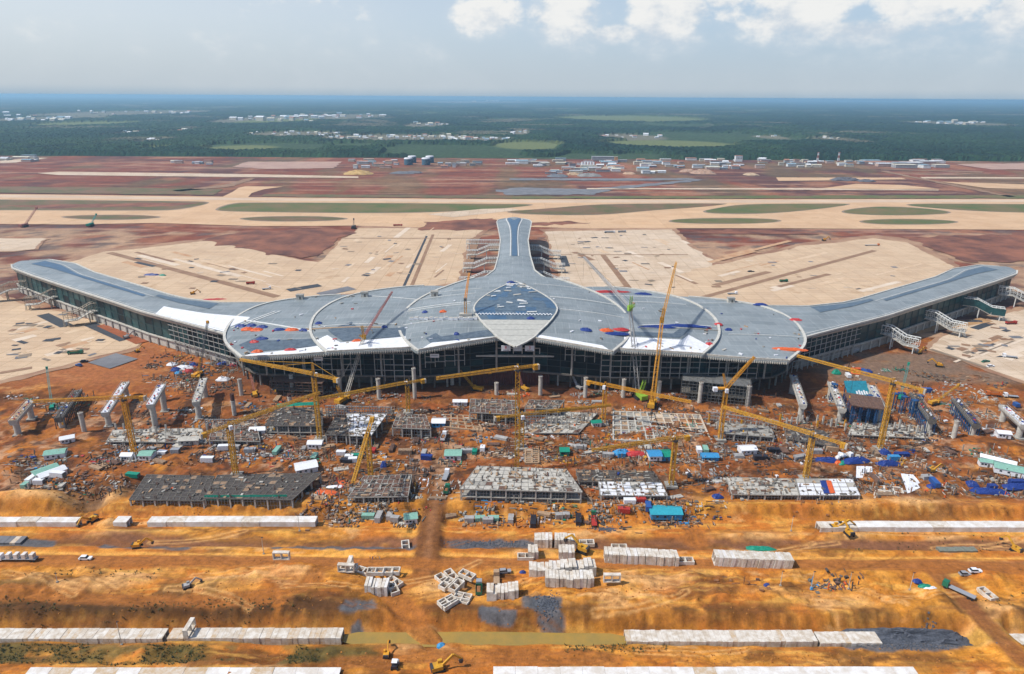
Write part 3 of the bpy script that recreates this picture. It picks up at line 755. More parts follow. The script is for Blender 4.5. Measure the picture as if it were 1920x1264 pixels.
tag(link_mesh('forest', forest_mesh()), 'dark green plantation forest stretching to the horizon', 'forest', kind='stuff')
struct('terrain', MB().add([(-58000, 2430, -1.2), (58000, 2430, -1.2), (58000, 48500, -1.2), (-58000, 48500, -1.2)], [(0, 1, 2, 3)]).mesh('terrain', mat('far_soil', (.05, .07, .035), scale=.004)))

# ------------------------------------------------------------------ haze
def haze():
    m = bpy.data.materials.new('haze')
    m.use_nodes = True
    t = NT(m.node_tree)
    v = t.n('ShaderNodeVolumePrincipled', i={'Color': (.42, .71, .96, 1), 'Density': HAZE_D, 'Anisotropy': .2})
    o = t.n('ShaderNodeOutputMaterial')
    t.link(v, 0, o, 1)
    b = MB().box((0, 23000, 91), (118000, 52000, 204))
    tag(b.build('haze', m), 'pale blue haze lying over the plain', 'haze', kind='stuff')
HAZE_D = 6.4e-5
haze()

# ================================================================== terminal
ROOFM = None
def roof_material():
    m = bpy.data.materials.new('roof_metal')
    m.use_nodes = True
    t = NT(m.node_tree)
    ge = t.n('ShaderNodeNewGeometry')
    sp = t.n('ShaderNodeSeparateXYZ', i={0: (ge, 0)})
    n1 = t.n('ShaderNodeTexNoise', i={'Vector': (ge, 0), 'Scale': .05, 'Detail': 8.0, 'Roughness': .7})
    sc = t.n('ShaderNodeCombineXYZ', i={0: t.m('MULTIPLY', (sp, 0), 1.4), 1: t.m('MULTIPLY', (sp, 1), .05), 2: 0.0})
    n2 = t.n('ShaderNodeTexNoise', i={'Vector': sc, 'Scale': 1.0, 'Detail': 2.0})
    br = t.n('ShaderNodeTexBrick', i={'Vector': (ge, 0), 'Scale': .06, 'Mortar Size': .02, 'Color1': (.215, .245, .252, 1), 'Color2': (.275, .302, .308, 1), 'Mortar': (.32, .345, .35, 1)})
    br.inputs['Brick Width'].default_value = 1.2
    br.inputs['Row Height'].default_value = .55
    f = t.m('ADD', t.m('MULTIPLY', (n1, 0), .6), t.m('MULTIPLY', (n2, 0), .4))
    mp = t.n('ShaderNodeMapRange', i={0: f, 1: .3, 2: .7, 3: .74, 4: 1.24})
    cm = t.n('ShaderNodeVectorMath', operation='SCALE', i={0: (br, 0)})
    t.link(mp, 0, cm, 'Scale')
    wv = t.n('ShaderNodeTexWave', wave_type='BANDS', bands_direction='X', i={'Vector': (ge, 0), 'Scale': .5, 'Distortion': 0.0})
    bp = t.n('ShaderNodeBump', i={'Strength': .35, 'Distance': .06, 'Height': (wv, 0)})
    b = t.n('ShaderNodeBsdfPrincipled', i={'Roughness': .5, 'Metallic': .15, 'Specular IOR Level': .4})
    t.link(cm, 0, b, 'Base Color')
    t.link(bp, 0, b, 'Normal')
    o = t.n('ShaderNodeOutputMaterial')
    t.link(b, 0, o, 0)
    MATS['roof_metal'] = m
    return m
ROOFM = roof_material()
WHITE = mat('white_membrane', (.78, .79, .81), rough=.6, var=.18, scale=.3, detail=8)
RIM = mat('cream_rim', (.58, .56, .50), rough=.7, var=.25, scale=.4)
DARKROOF = mat('bitumen_layer', (.115, .15, .185), rough=.7, scale=.35, col2=(.06, .085, .115), detail=9)
BLUEGL = mat('blue_skylight', (.06, .125, .21), rough=.4, scale=.15, col2=(.045, .09, .15), spec=.4, detail=9)
BLUEGL2 = mat('dark_blue_panel', (.12, .165, .205), rough=.5, scale=.25, col2=(.065, .10, .14), spec=.3, detail=9)
TEAL = mat('teal_glass', (.008, .040, .045), rough=.3, scale=.15, col2=(.004, .02, .024), spec=.25)
TEAL2 = mat('teal_glass_open', (.02, .085, .088), rough=.3, scale=.2, col2=(.008, .036, .04), spec=.3)
BLACKGL = mat('dark_interior_glass', (.006, .012, .016), rough=.35, scale=.2, spec=.15)
STEEL = mat('pale_steel', (.46, .45, .42), rough=.6, metal=.1, var=.3, scale=.8)
WSTEEL = mat('white_steel', (.72, .72, .68), rough=.6, var=.2, scale=.8)
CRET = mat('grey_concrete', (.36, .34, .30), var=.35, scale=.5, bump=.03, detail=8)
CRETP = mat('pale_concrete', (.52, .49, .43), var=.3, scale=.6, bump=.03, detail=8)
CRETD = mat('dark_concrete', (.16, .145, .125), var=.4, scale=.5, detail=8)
SOFFIT = mat('soffit', (.10, .10, .10), scale=.3)

AX = 2.0
TERM = empty('terminal_building', (AX, 470, 0), label='vast lotus-shaped airport terminal with grey petal roofs, three wings and dark glass front', cat='terminal')
def tpart(mb, name, m=None, parent=None, smooth=False):
    """part of the terminal: world coordinates -> local"""
    o = mb.build(name, m, parent or TERM, smooth=smooth)
    if parent is None or parent is TERM:
        o.location = (-AX, -470, 0)
    return o

def resample(p, n, closed=True):
    p = [Vector(q) for q in p]
    q = p + [p[0]] if closed else p
    L = [0.0]
    for a, b in zip(q[:-1], q[1:]): L.append(L[-1] + (b - a).length)
    out, j = [], 0
    for i in range(n):
        s = L[-1] * i / (n if closed else n - 1)
        while j < len(L) - 2 and L[j + 1] < s: j += 1
        k = (s - L[j]) / max(1e-9, L[j + 1] - L[j])
        out.append(q[j].lerp(q[j + 1], min(1, k)))
    return out

def smooth_keep(p, keep, it=3):
    """corner-cutting that leaves the flagged corners alone"""
    p = [Vector(q) for q in p]
    fl = list(keep)
    for _ in range(it):
        q, f = [], []
        n = len(p)
        for i in range(n):
            if fl[i]:
                q.append(p[i]); f.append(True)
            else:
                q.append(p[i] * .75 + p[i - 1] * .25); f.append(False)
                q.append(p[i] * .75 + p[(i + 1) % n] * .25); f.append(False)
        p, fl = q, f
    return p

class Shell:
    def __init__(s, out, keep, c, N=150, K=10):
        s.o = resample(smooth_keep(out, keep), N)
        s.c = Vector(c)
        s.N, s.K = N, K
        s.ang = np.array([math.atan2(p.y - s.c.y, p.x - s.c.x) for p in s.o])
        s.rad = np.array([math.hypot(p.y - s.c.y, p.x - s.c.x) for p in s.o])
        s.ze = np.array([p.z for p in s.o])
        od = np.argsort(s.ang)
        s.a2, s.r2, s.z2 = s.ang[od], s.rad[od], s.ze[od]
    def pt(s, i, t, dz=0.0):
        o = s.o[i % s.N]
        return Vector((s.c.x + (o.x - s.c.x) * t, s.c.y + (o.y - s.c.y) * t, o.z + (s.c.z - o.z) * (1 - t * t) + dz))
    def z(s, x, y):
        a = math.atan2(y - s.c.y, x - s.c.x)
        r = float(np.interp(a, s.a2, s.r2, period=2 * math.pi))
        e = float(np.interp(a, s.a2, s.z2, period=2 * math.pi))
        t = math.hypot(x - s.c.x, y - s.c.y) / r
        return (e + (s.c.z - e) * (1 - t * t)), t
    def build(s, th=1.8):
        mb = MB()
        vs, fs = [s.pt(0, 0)], []
        for k in range(1, s.K + 1):
            vs += [s.pt(i, k / s.K) for i in range(s.N)]
        N = s.N
        for i in range(N): fs.append((0, 1 + i, 1 + (i + 1) % N))
        for k in range(s.K - 1):
            b = 1 + k * N
            for i in range(N): fs.append((b + i, b + N + i, b + N + (i + 1) % N, b + (i + 1) % N))
        b = 1 + (s.K - 1) * N
        n0 = len(vs)
        vs += [s.pt(i, 1.0, -th) for i in range(N)] + [s.pt(0, 0, -th - 2)]
        for i in range(N):
            fs.append((b + i, n0 + i, n0 + (i + 1) % N, b + (i + 1) % N))
            fs.append((n0 + i, n0 + N, n0 + (i + 1) % N))
        return mb.add(vs, fs)
    def near_i(s, x, y):
        return min(range(s.N), key=lambda i: (s.o[i].x - x) ** 2 + (s.o[i].y - y) ** 2)
    def patch(s, i0, i1, t0, t1, dz, k=4):
        """sheet following the shell between outline indices i0..i1 and ring fractions t0..t1 (numbers or functions of 0..1)"""
        if i1 < i0: i1 += s.N
        n = i1 - i0
        g = lambda f, u: f(u) if callable(f) else f
        vs = [s.pt(i0 + i, g(t0, i / n) + (g(t1, i / n) - g(t0, i / n)) * j / k, dz) for i in range(n + 1) for j in range(k + 1)]
        fs = [(i * (k + 1) + j, (i + 1) * (k + 1) + j, (i + 1) * (k + 1) + j + 1, i * (k + 1) + j + 1) for i in range(n) for j in range(k)]
        mb = MB().add(vs, fs)
        v = [Vector(p) for p in vs]
        f = fs[len(fs) // 2]
        if (v[f[1]] - v[f[0]]).cross(v[f[2]] - v[f[0]]).z < 0: mb.f = [q[::-1] for q in mb.f]
        return mb
    def rim(s, i0, i1, w=1.8, h=1.0):
        if i1 < i0: i1 += s.N
        mb = MB()
        for i in range(i0, i1):
            a, b = s.pt(i, .99, h * .35), s.pt(i + 1, .99, h * .35)
            mb.bar(a, b + (b - a).normalized() * .05, w, h)
        return mb

def mir(p, sx):
    return (AX + (p[0] - AX) * sx, p[1], p[2])
CEN = []
_cr_ = [(66, 415, 33.5), (81, 442, 33), (88, 472, 33), (88, 508, 33.5), (77, 543, 35), (58, 570, 36.5), (38, 592, 38)]
_fr_ = [(40, 424, 35.2), (14, 432, 36.8)]
cen_out = [mir(p, 1) for p in _cr_] + [(AX, 604, 39)] + [mir(p, -1) for p in _cr_[::-1]] + [mir(p, -1) for p in _fr_] + [mir(p, 1) for p in _fr_[::-1]]
cen_keep = [True] + [False] * 6 + [False] + [False] * 6 + [True] + [False, True, True, False]
SH_C = Shell(cen_out, cen_keep, (AX, 505, 42), 190, 12)
SHELLS = [SH_C]
o = tpart(SH_C.build(), 'petal_roof', ROOFM, smooth=False)
for sx in (1, -1):
    o2 = [mir(p, sx) for p in [(125, 417, 31.5), (142, 443, 31), (152, 470, 31), (157, 507, 31), (147, 545, 32), (120, 567, 33), (80, 580, 34), (40, 575, 33), (40, 480, 33), (60, 424, 32.5), (95, 420, 32.3)]]
    k2 = [True] + [False] * 9 + [False]
    s2 = Shell(o2, k2, mir((98, 500, 34.5), sx), 150, 10)
    o3 = [mir(p, sx) for p in [(180, 414, 28.5), (201, 440, 28), (212, 463, 28), (219, 500, 28), (212, 533, 28.5), (192, 550, 29), (150, 565, 29.5), (105, 560, 30), (100, 480, 30), (112, 424, 30), (145, 416, 29.5)]]
    s3 = Shell(o3, k2, mir((160, 495, 30.6), sx), 150, 10)
    SHELLS += [s2, s3]
    for s_ in (s2, s3):
        s_.r_ = tpart(s_.build(), 'petal_roof', ROOFM)
    # pale rims along the outer edges
    i0, i1 = SH_C.near_i(*mir((66, 415, 0), sx)[:2]), SH_C.near_i(*mir((40, 592, 0), sx)[:2])
    tpart(SH_C.rim(*(sorted((i0, i1)) if sx > 0 else sorted((i0, i1)))), 'roof_rim', RIM)
    for s_, a, b in ((s2, (125, 417), (80, 580)), (s3, (180, 414), (150, 565))):
        ia, ib = s_.near_i(*mir((*a, 0), sx)[:2]), s_.near_i(*mir((*b, 0), sx)[:2])
        tpart(s_.rim(min(ia, ib), max(ia, ib)), 'roof_rim', RIM)
# front edge: white membrane, dark underlay, eaves gutter
def band(s_, a, b, t0, t1, dz, m, name):
    ia, ib = s_.near_i(*a), s_.near_i(*b)
    n1 = (ib - ia) % s_.N
    if n1 > s_.N / 2: ia, ib = ib, ia
    return tpart(s_.patch(ia, ib, t0, t1, dz), name, m)
SL2, SL3, SR2, SR3 = SHELLS[3], SHELLS[4], SHELLS[1], SHELLS[2]
def ML(x, y): return (AX - (x - AX), y)
sh = lambda a, b: (lambda u: a + (b - a) * u)
band(SL3, ML(180, 414), ML(125, 418), sh(.80, .93), .985, .25, WHITE, 'roof_membrane')
band(SL3, ML(196, 432), ML(122, 420), .62, sh(.80, .90), .2, DARKROOF, 'roof_underlay')
band(SL2, ML(140, 440), ML(64, 424), sh(.72, .84), .985, .25, WHITE, 'roof_membrane')
band(SL2, ML(146, 452), ML(62, 426), .50, sh(.72, .80), .2, DARKROOF, 'roof_underlay')
band(SH_C, ML(66, 415), ML(16, 431), sh(.88, .955), .985, .25, WHITE, 'roof_membrane')
band(SH_C, ML(72, 425), ML(14, 432), .78, sh(.87, .93), .2, DARKROOF, 'roof_underlay')
band(SH_C, (66, 415), (16, 431), .90, .985, .25, WHITE, 'roof_membrane')
band(SR2, (135, 432), (64, 424), .70, .985, .25, WHITE, 'roof_membrane')
band(SR2, (146, 450), (62, 428), .56, .66, .2, DARKROOF, 'roof_underlay')
for s_, a, b in ((SH_C, ML(66, 415), ML(15, 432)), (SH_C, (66, 415), (15, 432)), (SL2, ML(125, 417), ML(70, 422)), (SR2, (125, 417), (70, 422)), (SL3, ML(180, 414), ML(125, 417)), (SR3, (180, 414), (125, 417))):
    ia, ib = s_.near_i(*a), s_.near_i(*b)
    if (ib - ia) % s_.N > s_.N / 2: ia, ib = ib, ia
    g = s_.rim(ia, ib if ib > ia else ib + s_.N, 1.0, 1.4)
    for i in range(ia, ib if ib > ia else ib + s_.N):
        for f in (0, .5):
            p = s_.pt(i, 1.0).lerp(s_.pt(i + 1, 1.0), f)
            g.box((p.x, p.y - .5, p.z - 1.2), (.35, 1.2, 1.4))
    tpart(g, 'eaves_gutter', mat('gutter', (.56, .52, .45), scale=.8, var=.4))
# joint lines across the petals
def ridge(s_, x0, y0, x1, y1, w=.9, m=None, name='roof_walkway', n=10, h=.35):
    mb = MB()
    pts = []
    for i in range(n + 1):
        x, y = x0 + (x1 - x0) * i / n, y0 + (y1 - y0) * i / n
        z, t_ = s_.z(x, y)
        pts.append((x, y, z + h * .6))
    for a, b in zip(pts[:-1], pts[1:]): mb.bar(a, b, w, h)
    return tpart(mb, name, m or WSTEEL)
ridge(SL3, -205, 493, -145, 463, 1.6)
ridge(SL2, -150, 470, -84, 470, .7)
ridge(SL2, -118, 545, -70, 530, .6)
ridge(SL2, -150, 466, -90, 462, 1.8, mat('pallet_timber', (.42, .28, .17), scale=1.0))
for yy, x0, x1 in ((545, -72, -25), (530, -80, -30), (505, -84, -32), (500, -84, -32), (468, -83, -30), (520, 30, 84), (488, 36, 86), (560, 18, 60)):
    ridge(SH_C, x0, yy, x1, yy, random.uniform(.35, 1.1))
ridge(SR2, 92, 470, 150, 476, .9); ridge(SR2, 92, 464, 150, 468, 1.6, CRET); ridge(SR2, 70, 548, 130, 545, .8); ridge(SR2, 95, 530, 140, 528, .4)
ridge(SR3, 155, 462, 211, 463, .5); ridge(SR3, 150, 540, 190, 545, .5)
for k in range(2): ridge(SL3, -206 + k * 4, 475, -186 + k * 4, 512 , 1.0)

# kite-shaped skylight over the hall: blue panels above, cream below, a zigzag of white between
def kite_x(y):
    ys = [417, 424, 432, 440, 450, 462, 474, 484, 493, 505, 520, 538, 552, 562]
    xs = [.3, 7, 12.5, 16, 21, 26, 29.5, 31, 30.5, 28, 22.5, 14, 6.5, .3]
    return float(np.interp(y, ys, xs))
def kite_z(x, y):
    z, t_ = SH_C.z(x, max(y, 434))
    return z + .9 - (max(0, 434 - y)) * .10
KITE = empty('skylight', (0, 0, 0)); KITE.parent = TERM; KITE.location = (-AX, -470, 0)
KROWS = 17
CREAM = mat('cream_panel', (.47, .46, .41), rough=.6, var=.2, scale=.4)
for r in range(KROWS):
    y0, y1 = 417 + 145 * r / KROWS, 417 + 145 * (r + 1) / KROWS
    for c in range(8):
        q = []
        for (yy, u) in ((y0 + .15, c / 8), (y0 + .15, (c + 1) / 8), (y1 - .15, (c + 1) / 8), (y1 - .15, c / 8)):
            hw = kite_x(yy)
            x = AX + .5 - hw + 2 * hw * u
            q.append((x, yy, kite_z(x, yy)))
        cream = y1 < 468
        m_ = CREAM if cream else random.choice([BLUEGL, BLUEGL2, BLUEGL2, BLUEGL2])
        dz = Vector((0, 0, .45))
        vs = [Vector(p) for p in q] + [Vector(p) + dz for p in q]
        MB().add(vs, [(3, 2, 1, 0), (4, 5, 6, 7), (0, 1, 5, 4), (1, 2, 6, 5), (2, 3, 7, 6), (3, 0, 4, 7)]).build('roof_panel', m_, KITE)
mb = MB()
for sx in (-1, 1):
    pp = [Vector((AX + .5 + sx * kite_x(y), y, kite_z(AX + sx * kite_x(y), y) + .3)) for y in np.linspace(417, 562, 40)]
    for a, b in zip(pp[:-1], pp[1:]): mb.bar(a, b, 1.1, 1.0)
mb.build('kite_rim', RIM, KITE)
mb = MB()
for row in range(1):
    y = 468 + row * 3
    hw = kite_x(y) - 1
    n = 22
    for i in range(n):
        x0 = AX - hw + 2 * hw * i / n; x1 = AX - hw + 2 * hw * (i + 1) / n; xm = (x0 + x1) / 2
        for a, b in (((x0, y), (xm, y + 3)), ((xm, y + 3), (x1, y))):
            mb.bar((*a, kite_z(*a) + .8), (*b, kite_z(*b) + .8), .45, .4)
mb.build('zigzag_frame', WHITE, KITE)
for _ in range(26):
    y = random.uniform(474, 552); x = AX + random.uniform(-.85, .85) * kite_x(y)
    MB().box((x, y, kite_z(x, y) + .8), (random.uniform(1.5, 8), random.uniform(1, 2.2), .5), random.uniform(-.5, .5)).build('loose_sheet', random.choice([WHITE, WSTEEL, CRETP]), KITE)

# ------------------------------------------------------------------ ribbons: pier and two wings
def ribbon(A, B, n, zf, K=8, th=1.6):
    """roof lofted between edge lines A and B; zf(s,t) height"""
    A, B = resample([Vector((*p, 0)) for p in A], n, False), resample([Vector((*p, 0)) for p in B], n, False)
    def pt(i, t, dz=0.0):
        p = A[i].lerp(B[i], t)
        return Vector((p.x, p.y, zf(i / (n - 1), t) + dz))
    vs, fs = [], []
    for i in range(n): vs += [pt(i, j / K) for j in range(K + 1)]
    for i in range(n - 1):
        for j in range(K): fs.append((i * (K + 1) + j, (i + 1) * (K + 1) + j, (i + 1) * (K + 1) + j + 1, i * (K + 1) + j + 1))
    b = len(vs)
    for i in range(n): vs += [pt(i, 0, -th), pt(i, 1, -th)]
    for i in range(n - 1):
        fs += [(i * (K + 1), b + 2 * i, b + 2 * i + 2, (i + 1) * (K + 1)), (i * (K + 1) + K, (i + 1) * (K + 1) + K, b + 2 * i + 3, b + 2 * i + 1), (b + 2 * i, b + 2 * i + 1, b + 2 * i + 3, b + 2 * i + 2)]
    for i in (0, n - 1):
        fs.append(tuple(i * (K + 1) + j for j in range(K + 1)) + (b + 2 * i + 1, b + 2 * i))
    mb = MB().add(vs, fs)
    v = [Vector(p) for p in vs]
    if (v[fs[0][1]] - v[fs[0][0]]).cross(v[fs[0][2]] - v[fs[0][0]]).z < 0: mb.f = [q[::-1] for q in mb.f]
    def sub(s0, s1, t0, t1, dz, k=24):
        g = lambda f, u: f(u) if callable(f) else f
        w, q = [], []
        for a in range(k + 1):
            s = s0 + (s1 - s0) * a / k
            fi = s * (n - 1); i = min(n - 2, int(fi)); r = fi - i
            for tt in (g(t0, a / k), g(t1, a / k)):
                w.append(pt(i, tt, dz).lerp(pt(i + 1, tt, dz), r))
        for a in range(k): q.append((2 * a, 2 * a + 1, 2 * a + 3, 2 * a + 2))
        m2 = MB().add(w, q)
        if (w[q[0][1]] - w[q[0][0]]).cross(w[q[0][2]] - w[q[0][0]]).z < 0: m2.f = [x[::-1] for x in m2.f]
        return m2
    return mb, pt, sub, A, B

def edge_rim(pt, n, t, w=1.2, h=1.0):
    mb = MB()
    for i in range(n - 1): mb.bar(pt(i, t, .2), pt(i + 1, t, .2), w, h)
    return mb

def glass_run(pts, z0, ztops, bay, rows, parent, mats, mul=None):
    """panes, mullions and transoms along a plan polyline; each pane its own piece"""
    pl = [Vector((*p, 0)) for p in pts]
    L = sum((b - a).length for a, b in zip(pl[:-1], pl[1:]))
    n = max(2, round(L / bay))
    rp = resample(pl, n + 1, False)
    fr = MB()
    for i in range(n):
        a, b = rp[i], rp[i + 1]
        za, zb = ztops(a), ztops(b)
        d = (b - a).normalized(); nn = Vector((d.y, -d.x, 0))
        for r in range(rows):
            f0, f1 = r / rows, (r + 1) / rows
            q = [Vector((a.x, a.y, z0 + (za - z0) * f0)), Vector((b.x, b.y, z0 + (zb - z0) * f0)), Vector((b.x, b.y, z0 + (zb - z0) * f1)), Vector((a.x, a.y, z0 + (za - z0) * f1))]
            tw = random.uniform(-.12, .12)
            q[2] = q[2] + nn * tw; q[3] = q[3] + nn * (tw + random.uniform(-.06, .06))
            qq = q + [p - nn * .25 for p in q]
            MB().add(qq, [(0, 1, 2, 3), (7, 6, 5, 4), (0, 4, 5, 1), (1, 5, 6, 2), (2, 6, 7, 3), (3, 7, 4, 0)]).build('pane', random.choice(mats), parent)  # glass tone picked at random, standing in for reflections that vary by pane
            fr.bar(q[0] + nn * .35, q[1] + nn * .35, .28)
        fr.bar(Vector((a.x, a.y, z0)) + nn * .35, Vector((a.x, a.y, za)) + nn * .35, .32)
    fr.build('mullions', mul or STEEL, parent)

# pier
pr = [(37, 586), (26, 606), (19, 632), (16.5, 700), (16, 785), (20, 860), (23.5, 920), (22, 938)]
PA = [(AX - p[0], p[1]) for p in pr] + [(AX - 12, 951)]
PB = [(AX + p[0], p[1]) for p in pr] + [(AX + 12, 951)]
pz = lambda s, t: 35.5 - 5.5 * s + 2.2 * math.sin(math.pi * t)
mb, ppt, psub, _, _ = ribbon(PA, PB, 60, pz)
tpart(mb, 'concourse_roof', ROOFM)
tpart(edge_rim(ppt, 60, 0), 'roof_rim', RIM); tpart(edge_rim(ppt, 60, 1), 'roof_rim', RIM)
wdt = lambda u: .085 if u < .55 else .085 + .14 * ((u - .55) / .45) ** 2
tpart(psub(.28, .97, lambda u: .5 - wdt(u), lambda u: .5 + wdt(u), .35), 'skylight_strip', BLUEGL)
for sgn in (-1, 1):
    tpart(psub(.28, .97, lambda u: .5 + sgn * (wdt(u) + .03), lambda u: .5 + sgn * (wdt(u) + .055), .45), 'roof_walkway', WSTEEL)
for t_, sx in ((0, -1), (1, 1)):
    wl = empty('glass_wall', (-AX, -470, 0)); wl.parent = TERM
    pts = [(ppt(i, t_).x - sx * 3, ppt(i, t_).y) for i in range(4, 58, 3)]
    glass_run(pts if sx < 0 else pts[::-1], 1.0, lambda p: 30, 12, 2, wl, [TEAL, TEAL, TEAL2])
wl = MB().prism([(AX - 14, 590), (AX + 14, 590), (AX + 15, 940), (AX - 15, 940)], 0, 29)
tpart(wl, 'concourse_core', BLACKGL)

# wings
WF = [(200, 458), (225, 474), (259, 495), (300, 520), (335, 545), (400, 590), (460, 632), (503, 664)]
WBK = [(196, 545), (245, 544), (280, 556), (300, 568), (350, 604), (412, 648), (452, 684), (490, 702)]
wz = lambda s, t: 26.0 + 1.8 * math.sin(math.pi * t) + 1.2 * (1 - s)
WPT = {}
for sx in (1, -1):
    A = [(AX + sx * (p[0] - AX), p[1]) for p in WF] + [(AX + sx * 511, 678)]
    B = [(AX + sx * (p[0] - AX), p[1]) for p in WBK] + [(AX + sx * 505, 696)]
    mb, pt, sub, _, _ = ribbon(A, B, 64, wz)
    WPT[sx] = (pt, sub)
    tpart(mb, 'concourse_roof', ROOFM)
    tpart(edge_rim(pt, 64, 0, 1.4, 1.2), 'roof_rim', RIM); tpart(edge_rim(pt, 64, 1), 'roof_rim', RIM)
    # canted fascia below the eaves
    f = MB()
    for i in range(4, 62):
        a, b = pt(i, 0, -1.2), pt(i + 1, 0, -1.2)
        c_, d_ = pt(i, .05, -4.6), pt(i + 1, .05, -4.6)
        f.add([a, b, d_, c_], [(0, 1, 2, 3) if sx > 0 else (3, 2, 1, 0)])
    tpart(f, 'fascia', mat('fascia_cream', (.52, .50, .45), scale=.5))
    tpart(sub(.36, .93, lambda u: .50 - .25 * max(0, u - .6), lambda u: .60 + .42 * max(0, u - .6), .3), 'skylight_strip', BLUEGL if sx < 0 else BLUEGL2)
    tpart(sub(.14, .33, lambda u: .60 + .1 * u, lambda u: .93 - .1 * u, .3), 'skylight_strip', BLUEGL2)
    tpart(sub(.33, .93, lambda u: .635 + .42 * max(0, u - .6), lambda u: .65 + .42 * max(0, u - .6), .4), 'roof_walkway', WSTEEL)
    tpart(sub(.03, .97, .06, .068, .4), 'roof_walkway', WSTEEL)
    if sx < 0:
        tpart(sub(.02, .26, .03, lambda u: .45 - .1 * u, .33), 'roof_membrane', WHITE)
    for s in (.3, .5, .7): tpart(sub(s, s + .004, 0.02, .98, .38, 2), 'roof_joint', STEEL)
    wl = empty('glass_wall', (-AX, -470, 0)); wl.parent = TERM
    pts = [((pt(i, .09)).x, (pt(i, .09)).y) for i in range(3, 63, 3)]
    glass_run(pts if sx > 0 else pts[::-1], 7.5, lambda p: 22.6, 11, 2, wl, [TEAL, TEAL, TEAL2, BLACKGL], mat('dark_mullion', (.05, .09, .09), scale=1))
    wl = empty('glass_wall', (-AX, -470, 0)); wl.parent = TERM
    pts = [((pt(i, .93)).x, (pt(i, .93)).y) for i in range(10, 63, 4)]
    glass_run(pts[::-1] if sx > 0 else pts, 1.0, lambda p: 25, 18, 1, wl, [TEAL, TEAL2])
    # solid core, ground-floor wall and its pilasters
    core = [((pt(i, .11)).x, (pt(i, .11)).y) for i in range(3, 63, 3)] + [((pt(i, .91)).x, (pt(i, .91)).y) for i in range(62, 8, -3)]
    tpart(MB().prism(core, 0, 24.5), 'concourse_core', BLACKGL)
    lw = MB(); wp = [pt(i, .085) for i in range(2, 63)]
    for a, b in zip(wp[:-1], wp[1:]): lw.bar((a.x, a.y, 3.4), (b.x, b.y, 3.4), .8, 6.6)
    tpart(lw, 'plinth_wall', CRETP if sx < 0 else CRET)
    for i in range(3, 62, 2):
        p = pt(i, .06)
        tpart(MB().box((p.x, p.y, 4), (.9, .9, 8)), 'column', CRETP)
    sl = MB()
    for a, b in zip([pt(i, .06) for i in range(2, 63)][:-1], [pt(i, .06) for i in range(3, 64)]): sl.bar((a.x, a.y, 7.4), (b.x, b.y, 7.4), 1.8, .7)
    tpart(sl, 'floor_edge', CRETP)
    # scaffold frame at the root of the wing
    sc_ = MB()
    for i in range(1, 14):
        p, q = pt(i, .03), pt(i + 1, .03)
        sc_.bar((p.x, p.y, 0), (p.x, p.y, 23), .4)
        for z in (5, 9, 13, 17, 21): sc_.bar((p.x, p.y, z), (q.x, q.y, z), .32)
    tpart(sc_, 'scaffold', STEEL)

# ------------------------------------------------------------------ front facade
FL = [(-206, 500), (-203, 470), (-190, 446), (-172, 431), (-125, 430), (-62, 429), (-30, 435), (AX, 441), (34, 435), (66, 429), (130, 430), (176, 430), (194, 446), (207, 470), (210, 500)]
def ftop(p):
    x = p.x if hasattr(p, 'x') else p[0]
    return float(np.interp(abs(x - AX), [0, 14, 64, 66, 125, 127, 178, 208], [36.5, 36.5, 33.3, 31.8, 31.2, 29, 28.2, 27.2])) - 1.4
wl = empty('glass_wall', (-AX, -470, 0)); wl.parent = TERM
glass_run(FL, 11.0, ftop, 9.0, 5, wl, [BLACKGL, BLACKGL, BLACKGL, TEAL, TEAL], mat('bronze_mullion', (.075, .08, .078), scale=1))
core = [(p[0] * .97, p[1] + 3.5) for p in FL] + [(200, 545), (120, 560), (40, 585), (-36, 585), (-116, 560), (-196, 545)]
tpart(MB().prism(core, 11.2, 27), 'hall_core', BLACKGL)
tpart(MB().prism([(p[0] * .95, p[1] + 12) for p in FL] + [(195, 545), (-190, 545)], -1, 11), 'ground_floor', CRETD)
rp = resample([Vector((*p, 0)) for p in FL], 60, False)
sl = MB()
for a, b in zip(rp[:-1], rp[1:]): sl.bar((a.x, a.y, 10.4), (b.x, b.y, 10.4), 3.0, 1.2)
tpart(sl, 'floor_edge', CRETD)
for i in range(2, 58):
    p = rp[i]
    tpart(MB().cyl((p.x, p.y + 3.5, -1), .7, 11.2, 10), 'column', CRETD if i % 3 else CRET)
for i in range(4, 58, 3):
    p = rp[i]
    tpart(MB().cyl((p.x, p.y - 2.4, 11), .7, ftop(p) - 11, 10), 'column', CRET)
# steel screen in front of the glass, missing in places
for x0, x1, rows_ in ((-160, -96, (24, 20, 16)), (-92, -60, (28, 24, 20, 16, 12)), (-58, -28, (30, 26, 22)), (60, 100, (28, 24, 20, 16, 12)), (100, 170, (27, 23, 19, 15)), (36, 60, (30, 26))):
    g = MB()
    xs = np.arange(x0, x1 + .1, 6.5)
    for j, x in enumerate(xs):
        y = float(np.interp(x, [p[0] for p in FL[3:12]], [p[1] for p in FL[3:12]])) - 4.0
        top = ftop((x, y)) + .6
        g.bar((x, y, min(rows_) - 4), (x, y, top), .45)
        if j + 1 < len(xs):
            for z in rows_:
                if random.random() < .92: g.bar((x, y, min(z, top)), (xs[j + 1], y, min(z, top)), .38)
    tpart(g, 'steel_screen', mat('screen_steel', (.40, .39, .36), scale=.7, var=.45))
